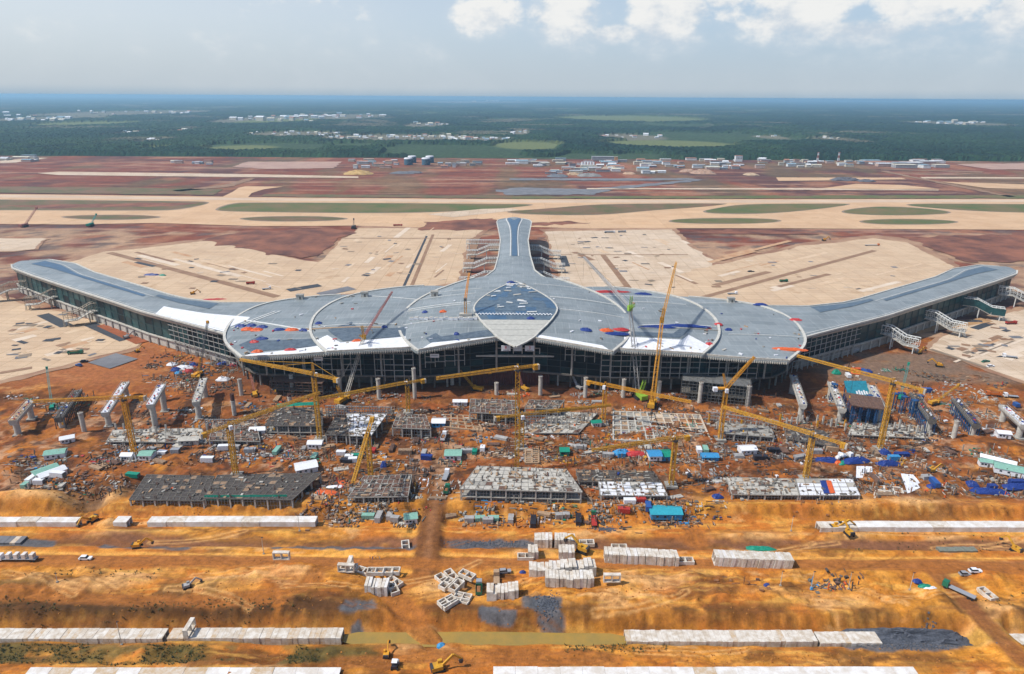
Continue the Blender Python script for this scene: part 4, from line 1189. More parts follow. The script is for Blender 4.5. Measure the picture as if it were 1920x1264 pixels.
# entrance canopy beam, two framed openings
tpart(MB().box((AX + 2, 437, 22.6), (58, 2.0, 1.0)), 'entrance_beam', CRETP)
for x in (-9, 9): 
    g = MB()
    for a, b in (((x - 6, 24), (x - 6, 28)), ((x + 6, 24), (x + 6, 28)), ((x - 6.3, 28), (x + 6.3, 28))): g.bar((a[0] + 4, 437.5, a[1]), (b[0] + 4, 437.5, b[1]), .6)
    tpart(g, 'opening_frame', STEEL)
# three white boards high on the facade
RED, NAVY = mat('sign_red', (.55, .03, .05), scale=2, var=.1), mat('sign_ink', (.05, .06, .10), scale=2, var=.1)
def text_mesh(s, size):
    cu = bpy.data.curves.new('lettering', 'FONT')
    cu.body = s; cu.size = size; cu.align_x = 'CENTER'; cu.align_y = 'CENTER'; cu.extrude = .03; cu.resolution_u = 3
    ob = bpy.data.objects.new('lettering', cu)
    COL.objects.link(ob)
    me = bpy.data.meshes.new_from_object(ob.evaluated_get(bpy.context.evaluated_depsgraph_get()))
    bpy.data.objects.remove(ob)
    return me
for x0, x1, ch, lab in ((940, 957.5, 'R', 'white board with a red letter R, leftmost of three high on the terminal front'), (962.5, 979.5, '', 'plain pale board between the two boards with red marks'), (984.5, 1002, '3', 'white board with a red 3, rightmost of three high on the terminal front')):
    a = W(x0, 658, 0); yb = 431.5
    z0 = ztop(0, yb, 658.2); z1 = ztop(0, yb, 648)
    dep = (yb * _cp - ((z0 + z1) / 2 - CAM_H) * _sp)
    xa, xb = (x0 - 960) / FPX * dep, (x1 - 960) / FPX * dep
    e = empty('sign_board', ((xa + xb) / 2, yb, z0), label=lab, cat='sign', group='boards on the terminal front')
    w, h = xb - xa, z1 - z0
    MB().box((0, 0, h / 2), (w, .3, h)).build('panel', WHITE if ch else mat('pale_board', (.55, .58, .60), scale=1), e)
    for sx in (-1, 1): MB().box((sx * w * .35, 1.2, h * .5), (.25, 2.2, .25)).build('bracket', STEEL, e)
    if ch:
        me = text_mesh(ch, h * .78); me.materials.append(RED)
        t_ = link_mesh('letter', me, e, (0, -.19, h * .60)); t_.rotation_euler = (math.pi / 2, 0, 0)
        MB().box((0, -.19, h * .17), (w * .62, .06, h * .10)).build('text_line', NAVY, e)
    else:
        for k in range(2): MB().box((0, -.19, h * (.55 + .25 * k)), (w * .7, .06, h * .05)).build('text_line', mat('board_grey', (.38, .42, .45), scale=1), e)
for i, (px, py, w, h) in enumerate(((815, 668, 6, 2.6), (597, 675, 6, 2.6))):
    y = 424.5; z = ztop(0, y, py); dep = y * _cp - (z - CAM_H) * _sp
    x = (px - 960) / FPX * dep
    e = empty('sign_board', (x, y, z), label=('small grey-lettered white board on the steel screen left of the entrance', 'small blank white board under the left petal eaves')[i], cat='sign')
    MB().box((0, 0, 0), (w, .2, h)).build('panel', WHITE, e)
    MB().box((0, -.13, .2), (w * .7, .05, h * .25)).build('text_line', mat('board_grey', (.38, .42, .45), scale=1), e)
    for sx in (-1, 1): MB().bar((sx * w * .4, 0, -h / 2), (sx * w * .4, .6, -h / 2 - 3), .2).build('bracket', STEEL, e)

# ------------------------------------------------------------------ fixed boarding bridges
def bridge(a, b, label, body, z0=10.5, z1=5.0, w=7.0, h=7.2, group='fixed boarding bridges'):
    a, b = Vector(a), Vector(b)
    d = (b - a); L = d.length; rz = math.atan2(d.y, d.x)
    e = empty('boarding_bridge', (a.x, a.y, 0), rz, label, 'boarding bridge', group)
    prof = [(0, z0), (L * .34, z0), (L * .70, z1), (L, z1)]
    fl, rf, tr = MB(), MB(), MB()
    for (x0, za), (x1, zb) in zip(prof[:-1], prof[1:]):
        fl.bar((x0, 0, za), (x1, 0, zb), w, .6)
        for s in (-1, 1): rf.bar((x0, s * w * .42, za + h), (x1, s * w * .42, zb + h), w * .16, .5)
        n = max(2, int((x1 - x0) / 2.6))
        for k in range(n + 1):
            f = k / n; x = x0 + (x1 - x0) * f; z = za + (zb - za) * f
            if k < n: rf.bar((x, -w * .45, z + h), (x, w * .45, z + h), .35, .2)
            for s in (-1, 1):
                tr.bar((x, s * w * .48, z), (x, s * w * .48, z + h), .25)
                if k < n:
                    f2 = (k + 1) / n; x2 = x0 + (x1 - x0) * f2; z2 = za + (zb - za) * f2
                    tr.bar((x, s * w * .48, z), (x2, s * w * .48, z2 + h), .18, n=3)
        for s in (-1, 1): tr.bar((x0, s * w * .48, za + h * .5), (x1, s * w * .48, zb + h * .5), .22)
    fl.build('floor', CRETP, e); rf.build('roof_frame', body, e); tr.build('side_truss', body, e)
    for x, z in ((L * .42, z0 - 1.2), (L * .92, z1)):
        for s in (-1, 1): MB().cyl((x, s * w * .4, -.5), .45, z + .3, 8).build('leg', body, e)
    st = MB()
    for k in range(12): st.box((L + .3, -w * .5 + k * .45, z1 - k * z1 / 12), (1.6, .5, .2))
    st.build('end_stair', body, e)
    return e
BRW = mat('timber_scaffold', (.40, .34, .26), scale=.8, var=.4)
for i, (pa, pb, lab, body) in enumerate((((48, 528), (-45, 550), 'scaffolded boarding bridge at the left edge of the picture', BRW), ((124, 541), (46, 562), 'timber-clad boarding bridge midway along the left concourse', BRW), ((196, 566), (118, 592), 'scaffolded boarding bridge nearest the hall on the left concourse', BRW),
    ((1643, 607), (1724, 640), 'white truss boarding bridge nearest the hall on the right concourse', WSTEEL), ((1726, 580), (1812, 612), 'white truss boarding bridge with broad glass-roofed ramp, second from the hall on the right concourse', WSTEEL),
    ((1806, 558), (1884, 582), 'teal-sided boarding bridge, third from the hall on the right concourse', WSTEEL), ((1874, 538), (1955, 562), 'white boarding bridge nearest the tip of the right concourse', WSTEEL))):
    A_, B_ = W(*pa, 17), W(*pb, 10)
    e = bridge((A_.x, A_.y, 0), (B_.x, B_.y, 0), lab, body)
    if 'teal' in lab:
        L = (B_ - A_).length
        for s in (-1, 1):
            MB().bar((0, s * 3.6, 14), (L * .34, s * 3.6, 14), .12, 6).bar((L * .34, s * 3.6, 14), (L * .7, s * 3.6, 8.5), .12, 6).bar((L * .7, s * 3.6, 8.5), (L, s * 3.6, 8.5), .12, 6).build('glass_side', TEAL2, e)
def ordn(n):
    return ORD[n] if n < 20 else '%d%s' % (n + 1, 'th' if 10 < (n + 1) % 100 < 14 else {1: 'st', 2: 'nd', 3: 'rd'}.get((n + 1) % 10, 'th'))
ORD = ['first', 'second', 'third', 'fourth', 'fifth', 'sixth', 'seventh', 'eighth', 'ninth', 'tenth', 'eleventh', 'twelfth', 'thirteenth', 'fourteenth', 'fifteenth', 'sixteenth', 'seventeenth', 'eighteenth', 'nineteenth', 'twentieth'] + ['%dth' % k for k in range(21, 31)]
for sx in (-1, 1):
    for k, y in enumerate((640, 700, 765, 835)):
        bridge((AX + sx * 17, y, 0), (AX + sx * 58, y - 3, 0), '%s white boarding bridge from the hall on the %s side of the central pier' % (ORD[k], 'left' if sx < 0 else 'right'), WSTEEL, w=7, z0=11, h=5.6)
    if sx < 0:
        bridge((AX - 19, 880, 0), (AX - 62, 880, 0), 'flat white boarding bridge at the far end of the central pier, left side', WSTEEL, 9, 9, 6, 5)

# ------------------------------------------------------------------ things on the roofs
def roof_z(x, y):
    best = 0
    for s_ in SHELLS:
        z, t_ = s_.z(x, y)
        if t_ <= 1: best = max(best, z)
    return best
def on_roof(px, py):
    z = 33.0
    for _ in range(6):
        p = W(px, py, z)
        z = roof_z(p.x, p.y) or z
    return W(px, py, z)
def blob_mesh(name, m, lx, ly, lz, seed, n=14, k=6):
    """a heaped, creased tarpaulin"""
    rr = random.Random(seed)
    vs, fs = [(0, 0, lz)], []
    for j in range(1, k + 1):
        t = j / k
        for i in range(n):
            a = 2 * math.pi * i / n
            sq = 1 / max(abs(math.cos(a)), abs(math.sin(a))) ** .6
            r = t * sq * rr.uniform(.88, 1.08)
            z = lz * max(0, (1 - t ** 2.6)) * rr.uniform(.72, 1.12) if j < k else 0
            vs.append((math.cos(a) * r * lx / 2, math.sin(a) * r * ly / 2, z))
    for i in range(n): fs.append((0, 1 + i, 1 + (i + 1) % n))
    for j in range(k - 1):
        b = 1 + j * n
        for i in range(n): fs.append((b + i, b + n + i, b + n + (i + 1) % n, b + (i + 1) % n))
    return MB().add(vs, fs).mesh(name, m)
BLUE, ORNG, REDT = mat('blue_tarp', (.02, .05, .24), rough=.5, scale=1.5, var=.4), mat('orange_tarp', (.72, .13, .03), rough=.5, scale=1.5, var=.3), mat('red_tarp', (.55, .05, .05), rough=.5, scale=1.5, var=.35)
GREENT, WTARP, LBLUE = mat('green_tarp', (.01, .26, .17), rough=.5, scale=1.5, var=.3), mat('white_tarp', (.74, .75, .78), rough=.6, scale=1.2, var=.2), mat('light_blue_sheet', (.05, .28, .55), rough=.5, scale=1.2, var=.3)
CNAME = {'blue': BLUE, 'orange': ORNG, 'red': REDT, 'green': GREENT, 'white': WTARP, 'light blue': LBLUE}
_bs = [0]
def heap(p, lx, ly, lz, colour, label, cat='tarpaulin', rz=0.0, name='tarpaulin', group=None):
    _bs[0] += 1
    o = link_mesh(name, blob_mesh(name, CNAME[colour], lx, ly, lz, _bs[0]), None, (p[0], p[1], p[2] + .02), rz)
    return tag(o, label, cat, group)
for px, py, lx, ly, c, lab in ((452, 612, 9, 6, 'blue', 'blue tarpaulin heap at the left end of the pile on the outer left petal'), (464, 618, 10, 7, 'orange', 'large orange tarpaulin heap on the outer left petal'), (472, 611, 8, 6, 'blue', 'blue tarpaulin heap behind two orange ones on the outer left petal'),
        (482, 619, 9, 6, 'orange', 'orange tarpaulin right of the largest orange heap on the outer left petal'), (492, 614, 9, 5, 'blue', 'blue tarpaulin at the right end of the pile on the outer left petal'), (523, 619, 10, 4, 'blue', 'flat blue tarpaulin left of a lone orange one, outer left petal'),
        (547, 619, 11, 5, 'orange', 'lone orange tarpaulin near the middle of the outer left petal'), (569, 620, 7, 4, 'blue', 'small blue tarpaulin beside the rim of the second left petal'), (492, 636, 9, 5, 'blue', 'blue tarpaulin on the dark underlay of the outer left petal'), (477, 642, 7, 4, 'red', 'red tarpaulin at the edge of the dark underlay, outer left petal'),
        (483, 660, 8, 4, 'orange', 'orange tarpaulin on the white membrane of the outer left petal'), (545, 657, 9, 3, 'red', 'small red sheet on the white membrane of the outer left petal'), (598, 607, 6, 4, 'blue', 'small blue tarpaulin at the left rim of the second left petal'), (670, 640, 8, 3, 'orange', 'orange sheet strip on the white membrane of the second left petal'),
        (721, 614, 5, 3, 'blue', 'small blue bundle on the second left petal near its dark band'), (797, 586, 5, 4, 'blue', 'small blue bundle above the row of white crates'), (831, 585, 6, 4, 'orange', 'small orange bundle above the row of white crates'), (856, 627, 4, 4, 'blue', 'blue bundle left of the cream prow on the central petal'),
        (1098, 619, 9, 6, 'blue', 'blue pyramid-shaped tarpaulin alone on the right half of the central petal'), (1136, 620, 11, 6, 'orange', 'orange tarpaulin at the left of the pile by the right rim of the central petal'), (1152, 627, 22, 5, 'blue', 'long blue tarpaulin in front of the orange one on the central petal'), (1162, 619, 14, 5, 'red', 'heap of red and grey sheets behind the long blue tarpaulin'),
        (1232, 614, 28, 4, 'blue', 'left half of the long blue tarpaulin across the second right petal'), (1280, 612, 40, 4.5, 'blue', 'right half of the long blue tarpaulin across the second right petal'), (1347, 609, 7, 5, 'red', 'red tarpaulin inside the rim of the second right petal'), (1366, 619, 6, 4, 'blue', 'small blue tarpaulin just right of the rim of the second right petal'),
        (1330, 646, 6, 4, 'red', 'red tarpaulin on the white membrane of the second right petal'), (1478, 656, 28, 5, 'orange', 'long flat orange sheet near the front corner of the outer right petal'), (1492, 601, 12, 6, 'red', 'pinkish red sheets near the outer edge of the outer right petal'), (1140, 548, 40, 4, 'red', 'long red sheet at the back edge of the second right petal'), (1205, 552, 16, 4, 'blue', 'blue tarpaulin at the back edge of the second right petal'),
        (1426, 572, 12, 5, 'blue', 'blue tarpaulin on the back edge of the outer right petal'), (958, 533, 7, 5, 'blue', 'blue bundle at the top point of the kite skylight'), (925, 524, 5, 4, 'blue', 'small blue bundle at the foot of the central pier roof'), (937, 522, 5, 3, 'red', 'small red bundle at the foot of the central pier roof'),
        (995, 601, 6, 4, 'blue', 'blue bundle on the cream half of the kite skylight')):
    p = on_roof(px, py)
    if 'kite' in lab: p.z = kite_z(p.x, max(417, p.y)) + .4
    heap(p, lx, ly, 1.6, c, lab, group='tarpaulins on the petal roofs', rz=random.uniform(-.15, .15))
for i in range(14):
    p = on_roof(772 + i * 9.2, 600 - (i % 3 == 1) * 1)
    e = empty('crate_stack', p, random.uniform(-.2, .2), '%s white crate from the left in the row along the central petal' % ORD[i], 'crate', 'row of white crates on the central petal')
    MB().box((0, 0, .9), (3.2, 2.2, 1.6)).build('crate', WTARP, e); MB().box((0, 0, 1.85), (2.6, 1.9, .3)).build('lid', CRETP, e); MB().box((0, 0, .06), (3, 2, .12)).build('pallet', mat('pallet_timber', (.42, .28, .17), scale=1.0), e)
for px, py, lab in ((563, 561, 'small roof plant shed on the back of the outer left petal'), (684, 556, 'small roof plant shed on the back of the second left petal'), (815, 555, 'small roof plant shed on the back left of the central petal'), (1370, 567, 'small roof plant shed on the back of the outer right petal')):
    p = on_roof(px, py)
    e = empty('roof_shed', p, 0, lab, 'shed', 'plant sheds on the petals')
    MB().box((0, 0, 1.8), (5.5, 4, 4)).build('walls', CRETP, e); MB().box((0, 0, 4), (6.2, 4.8, .4)).build('roof', CRET, e); MB().box((.5, -2.05, 1.5), (1.4, .1, 2.4)).build('door', CRETD, e)
tarp_rows = MB()
for _ in range(420):
    s_ = random.choice(SHELLS)
    i = random.randrange(s_.N); t_ = random.choice([random.uniform(.1, .98), random.uniform(.8, .97)])
    p = s_.pt(i, t_)
    if roof_z(p.x, p.y) > p.z + .3 or p.y > 560: continue
    if p.y > 470 and random.random() < .75: continue
    tarp_rows.box((p.x, p.y, p.z + .4), (random.uniform(.6, 3.5), random.uniform(.5, 1.5), random.uniform(.3, .9)), random.uniform(0, 3), random.choice([WTARP, CRETP, CRETD, CRET, REDT, BLUE, WTARP, MATS['pallet_timber']]))
tag(tarp_rows.build('roofing_material'), 'loose sheets, boxes and offcuts strewn over the petal roofs', 'building material', kind='stuff')

# ================================================================== building site
YEL = mat('crane_yellow', (.62, .32, .02), rough=.6, scale=1.2, col2=(.42, .21, .025), detail=8)
YEL2 = mat('crane_amber', (.66, .30, .02), rough=.55, var=.25, scale=.6)
LIME = mat('crane_lime', (.26, .45, .05), rough=.5, var=.2, scale=.6)
GREYST = mat('boom_grey', (.38, .37, .36), rough=.6, var=.3, scale=.6)
REDW = mat('boom_red', (.36, .14, .12), rough=.6, var=.3, scale=.6)
DARKST = mat('dark_steel', (.05, .05, .055), rough=.5, scale=.6)
RUBBER = mat('rubber', (.02, .02, .02), rough=.9, scale=2)
GLASSC = mat('cab_glass', (.02, .03, .04), rough=.1, scale=2, spec=.6)
REBAR = mat('rebar_mat', (.085, .07, .06), scale=.6, col2=(.045, .038, .035), var=.4, detail=9)
REBAR2 = mat('rusty_formwork', (.17, .095, .065), scale=.6, col2=(.085, .05, .04), detail=9)
PLY = mat('plywood', (.33, .22, .14), scale=.8, var=.45, detail=8)
TIMB = MATS['pallet_timber']
SHEETP = mat('rusted_sheet_pile', (.125, .035, .025), scale=.35, col2=(.07, .022, .018), detail=8)
NET = mat('green_netting', (.01, .30, .20), rough=.8, scale=.6, var=.3)
BLUEST = mat('blue_falsework', (.02, .085, .22), rough=.6, scale=.6, var=.35)
GRATE = mat('scaffold_mesh', (.17, .17, .165), rough=.7, scale=.5, var=.5, detail=9)
CULV = mat('culvert_concrete', (.68, .64, .58), scale=.45, col2=(.45, .37, .28), detail=10, bump=.03)
CULVW = mat('duct_concrete_white', (.73, .72, .71), scale=.25, col2=(.54, .48, .41), detail=10)
CULVO = mat('culvert_stained', (.46, .32, .18), scale=.6, col2=(.58, .52, .45), detail=9)

def tower_crane(label, base, top, tip, ctr=.28, m=YEL, luff=None, cat_head=False, cab=True, w=2.0):
    b = W(*base)
    b.z = GZ(b.x, b.y)
    zt = ztop(b.x, b.y, top)
    e = empty('tower_crane', b, 0, label, 'tower crane', 'tower cranes on the site')
    H = zt - b.z
    lattice(MB(), (0, 0, .8), (0, 0, H - 1.5), w, 2.0, .34).build('mast', m, e)
    MB().box((0, 0, .4), (6, 6, 1.2)).build('base_slab', CRET, e)
    MB().cyl((0, 0, H - 1.8), 1.5, 1.2, 12).build('slew_ring', DARKST, e)
    if luff:
        t = luff
        d = Vector((t.x - b.x, t.y - b.y, 0)); az = math.atan2(d.y, d.x)
        tipl = Vector((t.x - b.x, t.y - b.y, t.z - b.z))
        lattice(MB(), (0, 0, H), tipl, 1.6, 2.0, .24, w2=1.0).build('jib', m, e)
        back = -d.normalized()
        MB().bar((0, 0, H), back * 7 + Vector((0, 0, H)), 2.2, .8).build('counter_jib', m, e)
        MB().box(back * 6.2 + Vector((0, 0, H - .6)), (2.4, 2.4, 2.2), az).build('counterweight', WTARP, e)
        g = MB(); hd = back * 2.5 + Vector((0, 0, H + 9))
        lattice(g, (0, 0, H), hd, 1.2, 2, .2, w2=.6).build('tower_head', m, e)
        MB().bar(hd, tipl, .14).build('tie_rope', DARKST, e)
        L = 30.0
    else:
        t = W(*tip, zt)
        d = Vector((t.x - b.x, t.y - b.y, 0)); L = d.length; dn = d.normalized(); az = math.atan2(d.y, d.x)
        lattice(MB(), dn * 1.0 + Vector((0, 0, H + .4)), dn * L + Vector((0, 0, H + .4)), 1.5, 1.9, .22, 1.5, w2=1.1).build('jib', m, e)
        cl = max(9.0, L * ctr)
        lattice(MB(), -dn * 1.0 + Vector((0, 0, H)), -dn * cl + Vector((0, 0, H)), 1.5, 2.2, .2, .9).build('counter_jib', m, e)
        for k in range(3):
            MB().box(-dn * (cl - .6 - k * 1.1) + Vector((0, 0, H - .8)), (.95, 2.2, 2.6), az).build('counterweight', m if k else CRETP, e)
        hh = 7.0 if cat_head else 2.2
        lattice(MB(), (0, 0, H - .5), (0, 0, H + hh), 1.5, 1.8, .2, w2=.5).build('tower_head', m, e)
        if cat_head:
            for f in (.45, .8): MB().bar((0, 0, H + hh), dn * L * f + Vector((0, 0, H + 1.2)), .18).build('tie_rod', m, e)
            MB().bar((0, 0, H + hh), -dn * (cl - 1) + Vector((0, 0, H + .5)), .18).build('tie_rod', m, e)
        q = dn * L * random.uniform(.35, .75) + Vector((0, 0, H - .6))
        MB().box(q, (1.6, 1.4, .5), az).build('trolley', m, e)
        MB().bar(q, q - Vector((0, 0, H * .35)), .1).build('hoist_rope', DARKST, e)
        MB().box(q - Vector((0, 0, H * .35 + .5)), (.7, .5, 1.2), az).build('hook_block', m, e)
    sd = Vector((math.sin(az), -math.cos(az), 0)) * 1.8
    c = MB().box(sd + Vector((0, 0, H - .9)), (1.7, 1.7, 2.2), az)
    co = c.build('cab', WTARP, e)
    MB().box(sd + Vector((math.cos(az) * .95, math.sin(az) * .95, H - .7)), (.1, 1.4, 1.2), az).build('window', GLASSC, co)
    return e, L, H

_cl = []
for args in (
    dict(label='amber tower crane at the far left with its jib level across the leftmost viaduct piers', base=(253, 853), top=746, tip=(61, 754), ctr=.25, m=YEL2),
    dict(label='yellow tower crane standing in the large dark rebar deck, jib rising to the right', base=(443, 893), top=797, tip=(600, 737), m=YEL),
    dict(label='yellow tower crane with pointed head and tie rods, jib reaching left to the hall', base=(600, 825), top=702, tip=(450, 675), cat_head=True, m=YEL, ctr=.32),
    dict(label='short yellow tower crane before the left hall front, jib reaching down left', base=(766, 776), top=718, tip=(590, 750), m=YEL, ctr=.22),
    dict(label='yellow tower crane right of the dark rebar deck with its jib pointing at the camera', base=(696, 902), top=812, tip=(662, 906), m=YEL, ctr=.4),
    dict(label='tall yellow tower crane in the middle, on the pale two-storey frame', base=(969, 886), top=690, tip=(818, 711), m=YEL, ctr=.28),
    dict(label='low yellow tower crane just behind the tall middle one, jib pointing right', base=(978, 838), top=778, tip=(1146, 761), m=YEL, ctr=.3),
    dict(label='amber tower crane in front of the lime crawler crane, jib falling to the right', base=(1131, 792), top=722, tip=(1296, 755), m=YEL2, ctr=.25),
    dict(label='yellow tower crane at the end of the blue tarpaulin yard, jib pointing left', base=(1258, 910), top=822, tip=(1109, 846), m=YEL, ctr=.2),
    dict(label='yellow tower crane rising from the white-sheeted slab on the right', base=(1510, 898), top=815, tip=(1356, 764), m=YEL, ctr=.35),
    dict(label='large yellow tower crane beside the blue falsework, jib reaching to the hall', base=(1649, 843), top=716, tip=(1494, 668), m=YEL, ctr=.3)):
    e, L, H = tower_crane(**args)
    _cl.append((round(L), round(H), args['label'][:30]))
_b = W(1350, 823); _t = W(1415, 669, 52)
e, L, H = tower_crane('amber luffing tower crane with its jib raised to the right petal', (1350, 823), 728, None, luff=_t, m=YEL2)
_cl.append((round((_t - _b).length), round(H), 'luff'))
print('CRANES', _cl)

def tip_at(px, py, y):
    z = ztop(0, y, py)
    for _ in range(3):
        d = y * _cp - (z - CAM_H) * _sp
        x = (px - 960) / FPX * d
        z = ztop(x, y, py)
    return Vector((x, y, z))

def crawler(label, base, tip, mb_, mj, body, jib=None, w=2.2, scale=1.0, group='crawler cranes at the terminal front', mast=True, rz=None):
    """tip, jib: (px, py, plan distance Y)"""
    b = W(*base); b.z = GZ(b.x, b.y)
    e = empty('crawler_crane', b, 0, label, 'crane', group)
    t = tip_at(*tip) - b
    az = math.atan2(t.y, t.x) if rz is None else rz
    s = scale
    for k in (-1, 1):
        o = Vector((-math.sin(az), math.cos(az), 0)) * 2.6 * s * k
        g = MB().box(o + Vector((0, 0, .8 * s)), (8 * s, 1.2 * s, 1.5 * s), az, taper=.9)
        g.build('track', RUBBER, e)
    dirv = Vector((math.cos(az), math.sin(az), 0))
    MB().box(Vector((0, 0, 2.6 * s)) - dirv * 1.5 * s, (8 * s, 3.6 * s, 2.2 * s), az).build('upper_body', body, e)
    MB().box(Vector((0, 0, 2.6 * s)) - dirv * 6 * s, (1.6 * s, 4.4 * s, 2.6 * s), az).build('counterweight', body, e)
    cb = MB().box(Vector((math.sin(az), -math.cos(az), 0)) * 2.2 * s + dirv * 2.4 * s + Vector((0, 0, 3 * s)), (2.2 * s, 1.5 * s, 2.2 * s), az).build('cab', body, e)
    MB().box(Vector((math.sin(az), -math.cos(az), 0)) * 2.2 * s + dirv * 3.55 * s + Vector((0, 0, 3.2 * s)), (.08, 1.2 * s, 1.3 * s), az).build('window', GLASSC, cb)
    root = dirv * 2.0 * s + Vector((0, 0, 2.4 * s))
    lattice(MB(), root, t, w, w * 1.1, w * .12, w2=w * .8).build('boom', mb_, e)
    MB().box(t, (w * 1.2, w * 1.2, w * 1.6), az).build('boom_head', body, e)
    if mast:
        mt = -dirv * 5 * s + Vector((0, 0, 13 * s))
        lattice(MB(), -dirv * 1 * s + Vector((0, 0, 3.2 * s)), mt, w * .8, 2.2, .22).build('back_mast', body, e)
        MB().bar(mt, t, .16).build('pendant', DARKST, e)
    if jib:
        j = tip_at(*jib) - b
        lattice(MB(), t, j, w * .75, w, w * .11, w2=w * .5).build('luffing_jib', mj, e)
        st = t + (t - j).normalized() * 8 + Vector((0, 0, 5))
        g = MB()
        lattice(g, t, st, w * .6, 2, .2)
        lattice(g, t, t + Vector((0, -3, 9)), w * .6, 2, .2)
        g.build('jib_strut', body, e)
        MB().bar(st, j, .12).build('pendant', DARKST, e)
        MB().bar(j, j - Vector((0, 0, max(6, j.z - 44))), .1).build('hoist_rope', DARKST, e)
    return e
crawler('yellow crawler crane with pale boom and reddish jib over the second left petal', (645, 752), (682, 632, 432), CRETP, REDW, YEL, jib=(735, 547, 505), w=1.8)
crawler('lime green crawler crane with grey lattice boom and green-headed jib before the right hall front', (1198, 748), (1181, 578, 436), GREYST, GREYST, LIME, jib=(1094, 482, 560), w=2.3, scale=1.1)
crawler('yellow crawler crane with long amber boom right of the lime crane', (1222, 762), (1241, 600, 428), YEL2, YEL2, YEL, jib=(1267, 492, 520), w=2.2)
_e = crawler('dark crawler crane with thin black boom at the left corner of the hall', (372, 705), (389, 604, 470), DARKST, DARKST, YEL2, w=1.3, scale=.8, mast=False)
crawler('small yellow crane with boom leaning left before the rusty sheet piles', (893, 732), (848, 677, 436), YEL, YEL, YEL, w=1.2, scale=.75, mast=False)
crawler('red-boomed crane truck beside the middle tower crane', (982, 732), (970, 690, 436), REDW, REDW, YEL, w=1.0, scale=.7, mast=False)
crawler('crane with short violet and white boom right of the entrance', (1084, 728), (1064, 682, 445), WTARP, WTARP, GREYST, w=1.0, scale=.6, mast=False)
crawler('small yellow and red crane parked among the bare columns under the left petal', (478, 742), (470, 702, 440), REDW, REDW, YEL, w=1.0, scale=.7, mast=False)
crawler('yellow crane at the far right behind the falsework with boom crossing a dark mast', (1752, 757), (1798, 722, 420), YEL, YEL, YEL, w=1.1, scale=.7, mast=False)
crawler('yellow mobile crane with boom raised over the heap of blue and white bundles', (372, 708), (376, 672, 452), YEL2, YEL2, YEL, w=.9, scale=.6, mast=False, rz=2.0)
crawler('thin teal crane with upright boom behind the right falsework', (1688, 745), (1704, 682, 432), mat('teal_boom', (.07, .28, .26), scale=1), LIME, GREENT, w=1.2, scale=.6, mast=False)
crawler('thin green crane with upright boom at the far left by the apron edge', (98, 765), (88, 690, 425), mat('teal_boom', (.07, .28, .26), scale=1), LIME, GREENT, w=1.1, scale=.6, mast=False)
crawler('red crane at the far left on the taxiway edge', (46, 425), (67, 390, 1062), REDW, REDW, REDW, w=2.0, scale=1.2, mast=False, group='cranes beyond the terminal')
crawler('pale green crane on the taxiway edge left of centre', (170, 424), (179, 402, 1060), mat('teal_boom', (.07, .28, .26), scale=1), LIME, GREENT, w=1.6, scale=1.2, mast=False, group='cranes beyond the terminal')
crawler('dark crane standing at the apron edge left of the central pier', (663, 428), (662, 411, 1050), DARKST, DARKST, DARKST, w=1.6, scale=1.1, mast=False, group='cranes beyond the terminal')
_p = on_roof(873, 592)
e = empty('derrick_crane', _p, 0, 'slim orange derrick crane standing on the roof left of the kite skylight', 'crane')
_t = tip_at(879, 512, _p.y + 14) - _p
MB().box((0, 0, 1), (9, 4, 1.6)).build('base_frame', CRETP, e)
lattice(MB(), (0, 0, 1.6), (0, 0, 13), 1.6, 1.8, .26).build('mast', YEL2, e)
lattice(MB(), (0, 0, 12), _t, 1.4, 1.8, .24, w2=.8).build('jib', mat('jib_orange', (.70, .28, .04), scale=1), e)
MB().box((0, -1.2, 12.5), (2, 2, 2.2)).build('cab', CRETD, e)

# ------------------------------------------------------------------ bare columns of the future viaduct
PLACE = [('at the left corner of the hall front', 453, 741, 711, 0), ('with a dark rebar crown, in front of the left hall corner', 440, 778, 739, 1), ('short, with a dark rebar crown, before the left hall front', 544, 756, 739, 1), ('under the eaves of the outer left petal', 549, 735, 702, 0), ('under the eaves where the left petals meet', 638, 730, 693, 0),
         ('before the second left petal, nearer the camera', 711, 747, 710, 0), ('tallest, before the second left petal', 778, 745, 690, 0), ('in front of the left end of the rusty sheet piles', 848, 721, 686, 0), ('short, left of the tall middle tower crane', 931, 741, 718, 0), ('right of the tall middle tower crane', 1013, 742, 705, 0),
         ('rear one of the pair right of the entrance', 1093, 724, 688, 0), ('front one of the pair right of the entrance', 1097, 747, 708, 0), ('rear one of the pair left of the lime crane', 1163, 729, 691, 0), ('front one of the pair left of the lime crane', 1168, 748, 711, 0), ('beside the yellow crawler crane right of the lime one', 1234, 751, 715, 0),
         ('before the grey scaffold block on the right', 1311, 757, 717, 0), ('at the right end of the grey scaffold block', 1400, 764, 724, 0), ('alone between the right-hand viaduct beams', 1787, 822, 789, 0), ('alone between the left-hand viaduct beams', 158, 808, 774, 0), ('behind the fourth viaduct beam on the left', 308, 751, 721, 0)]
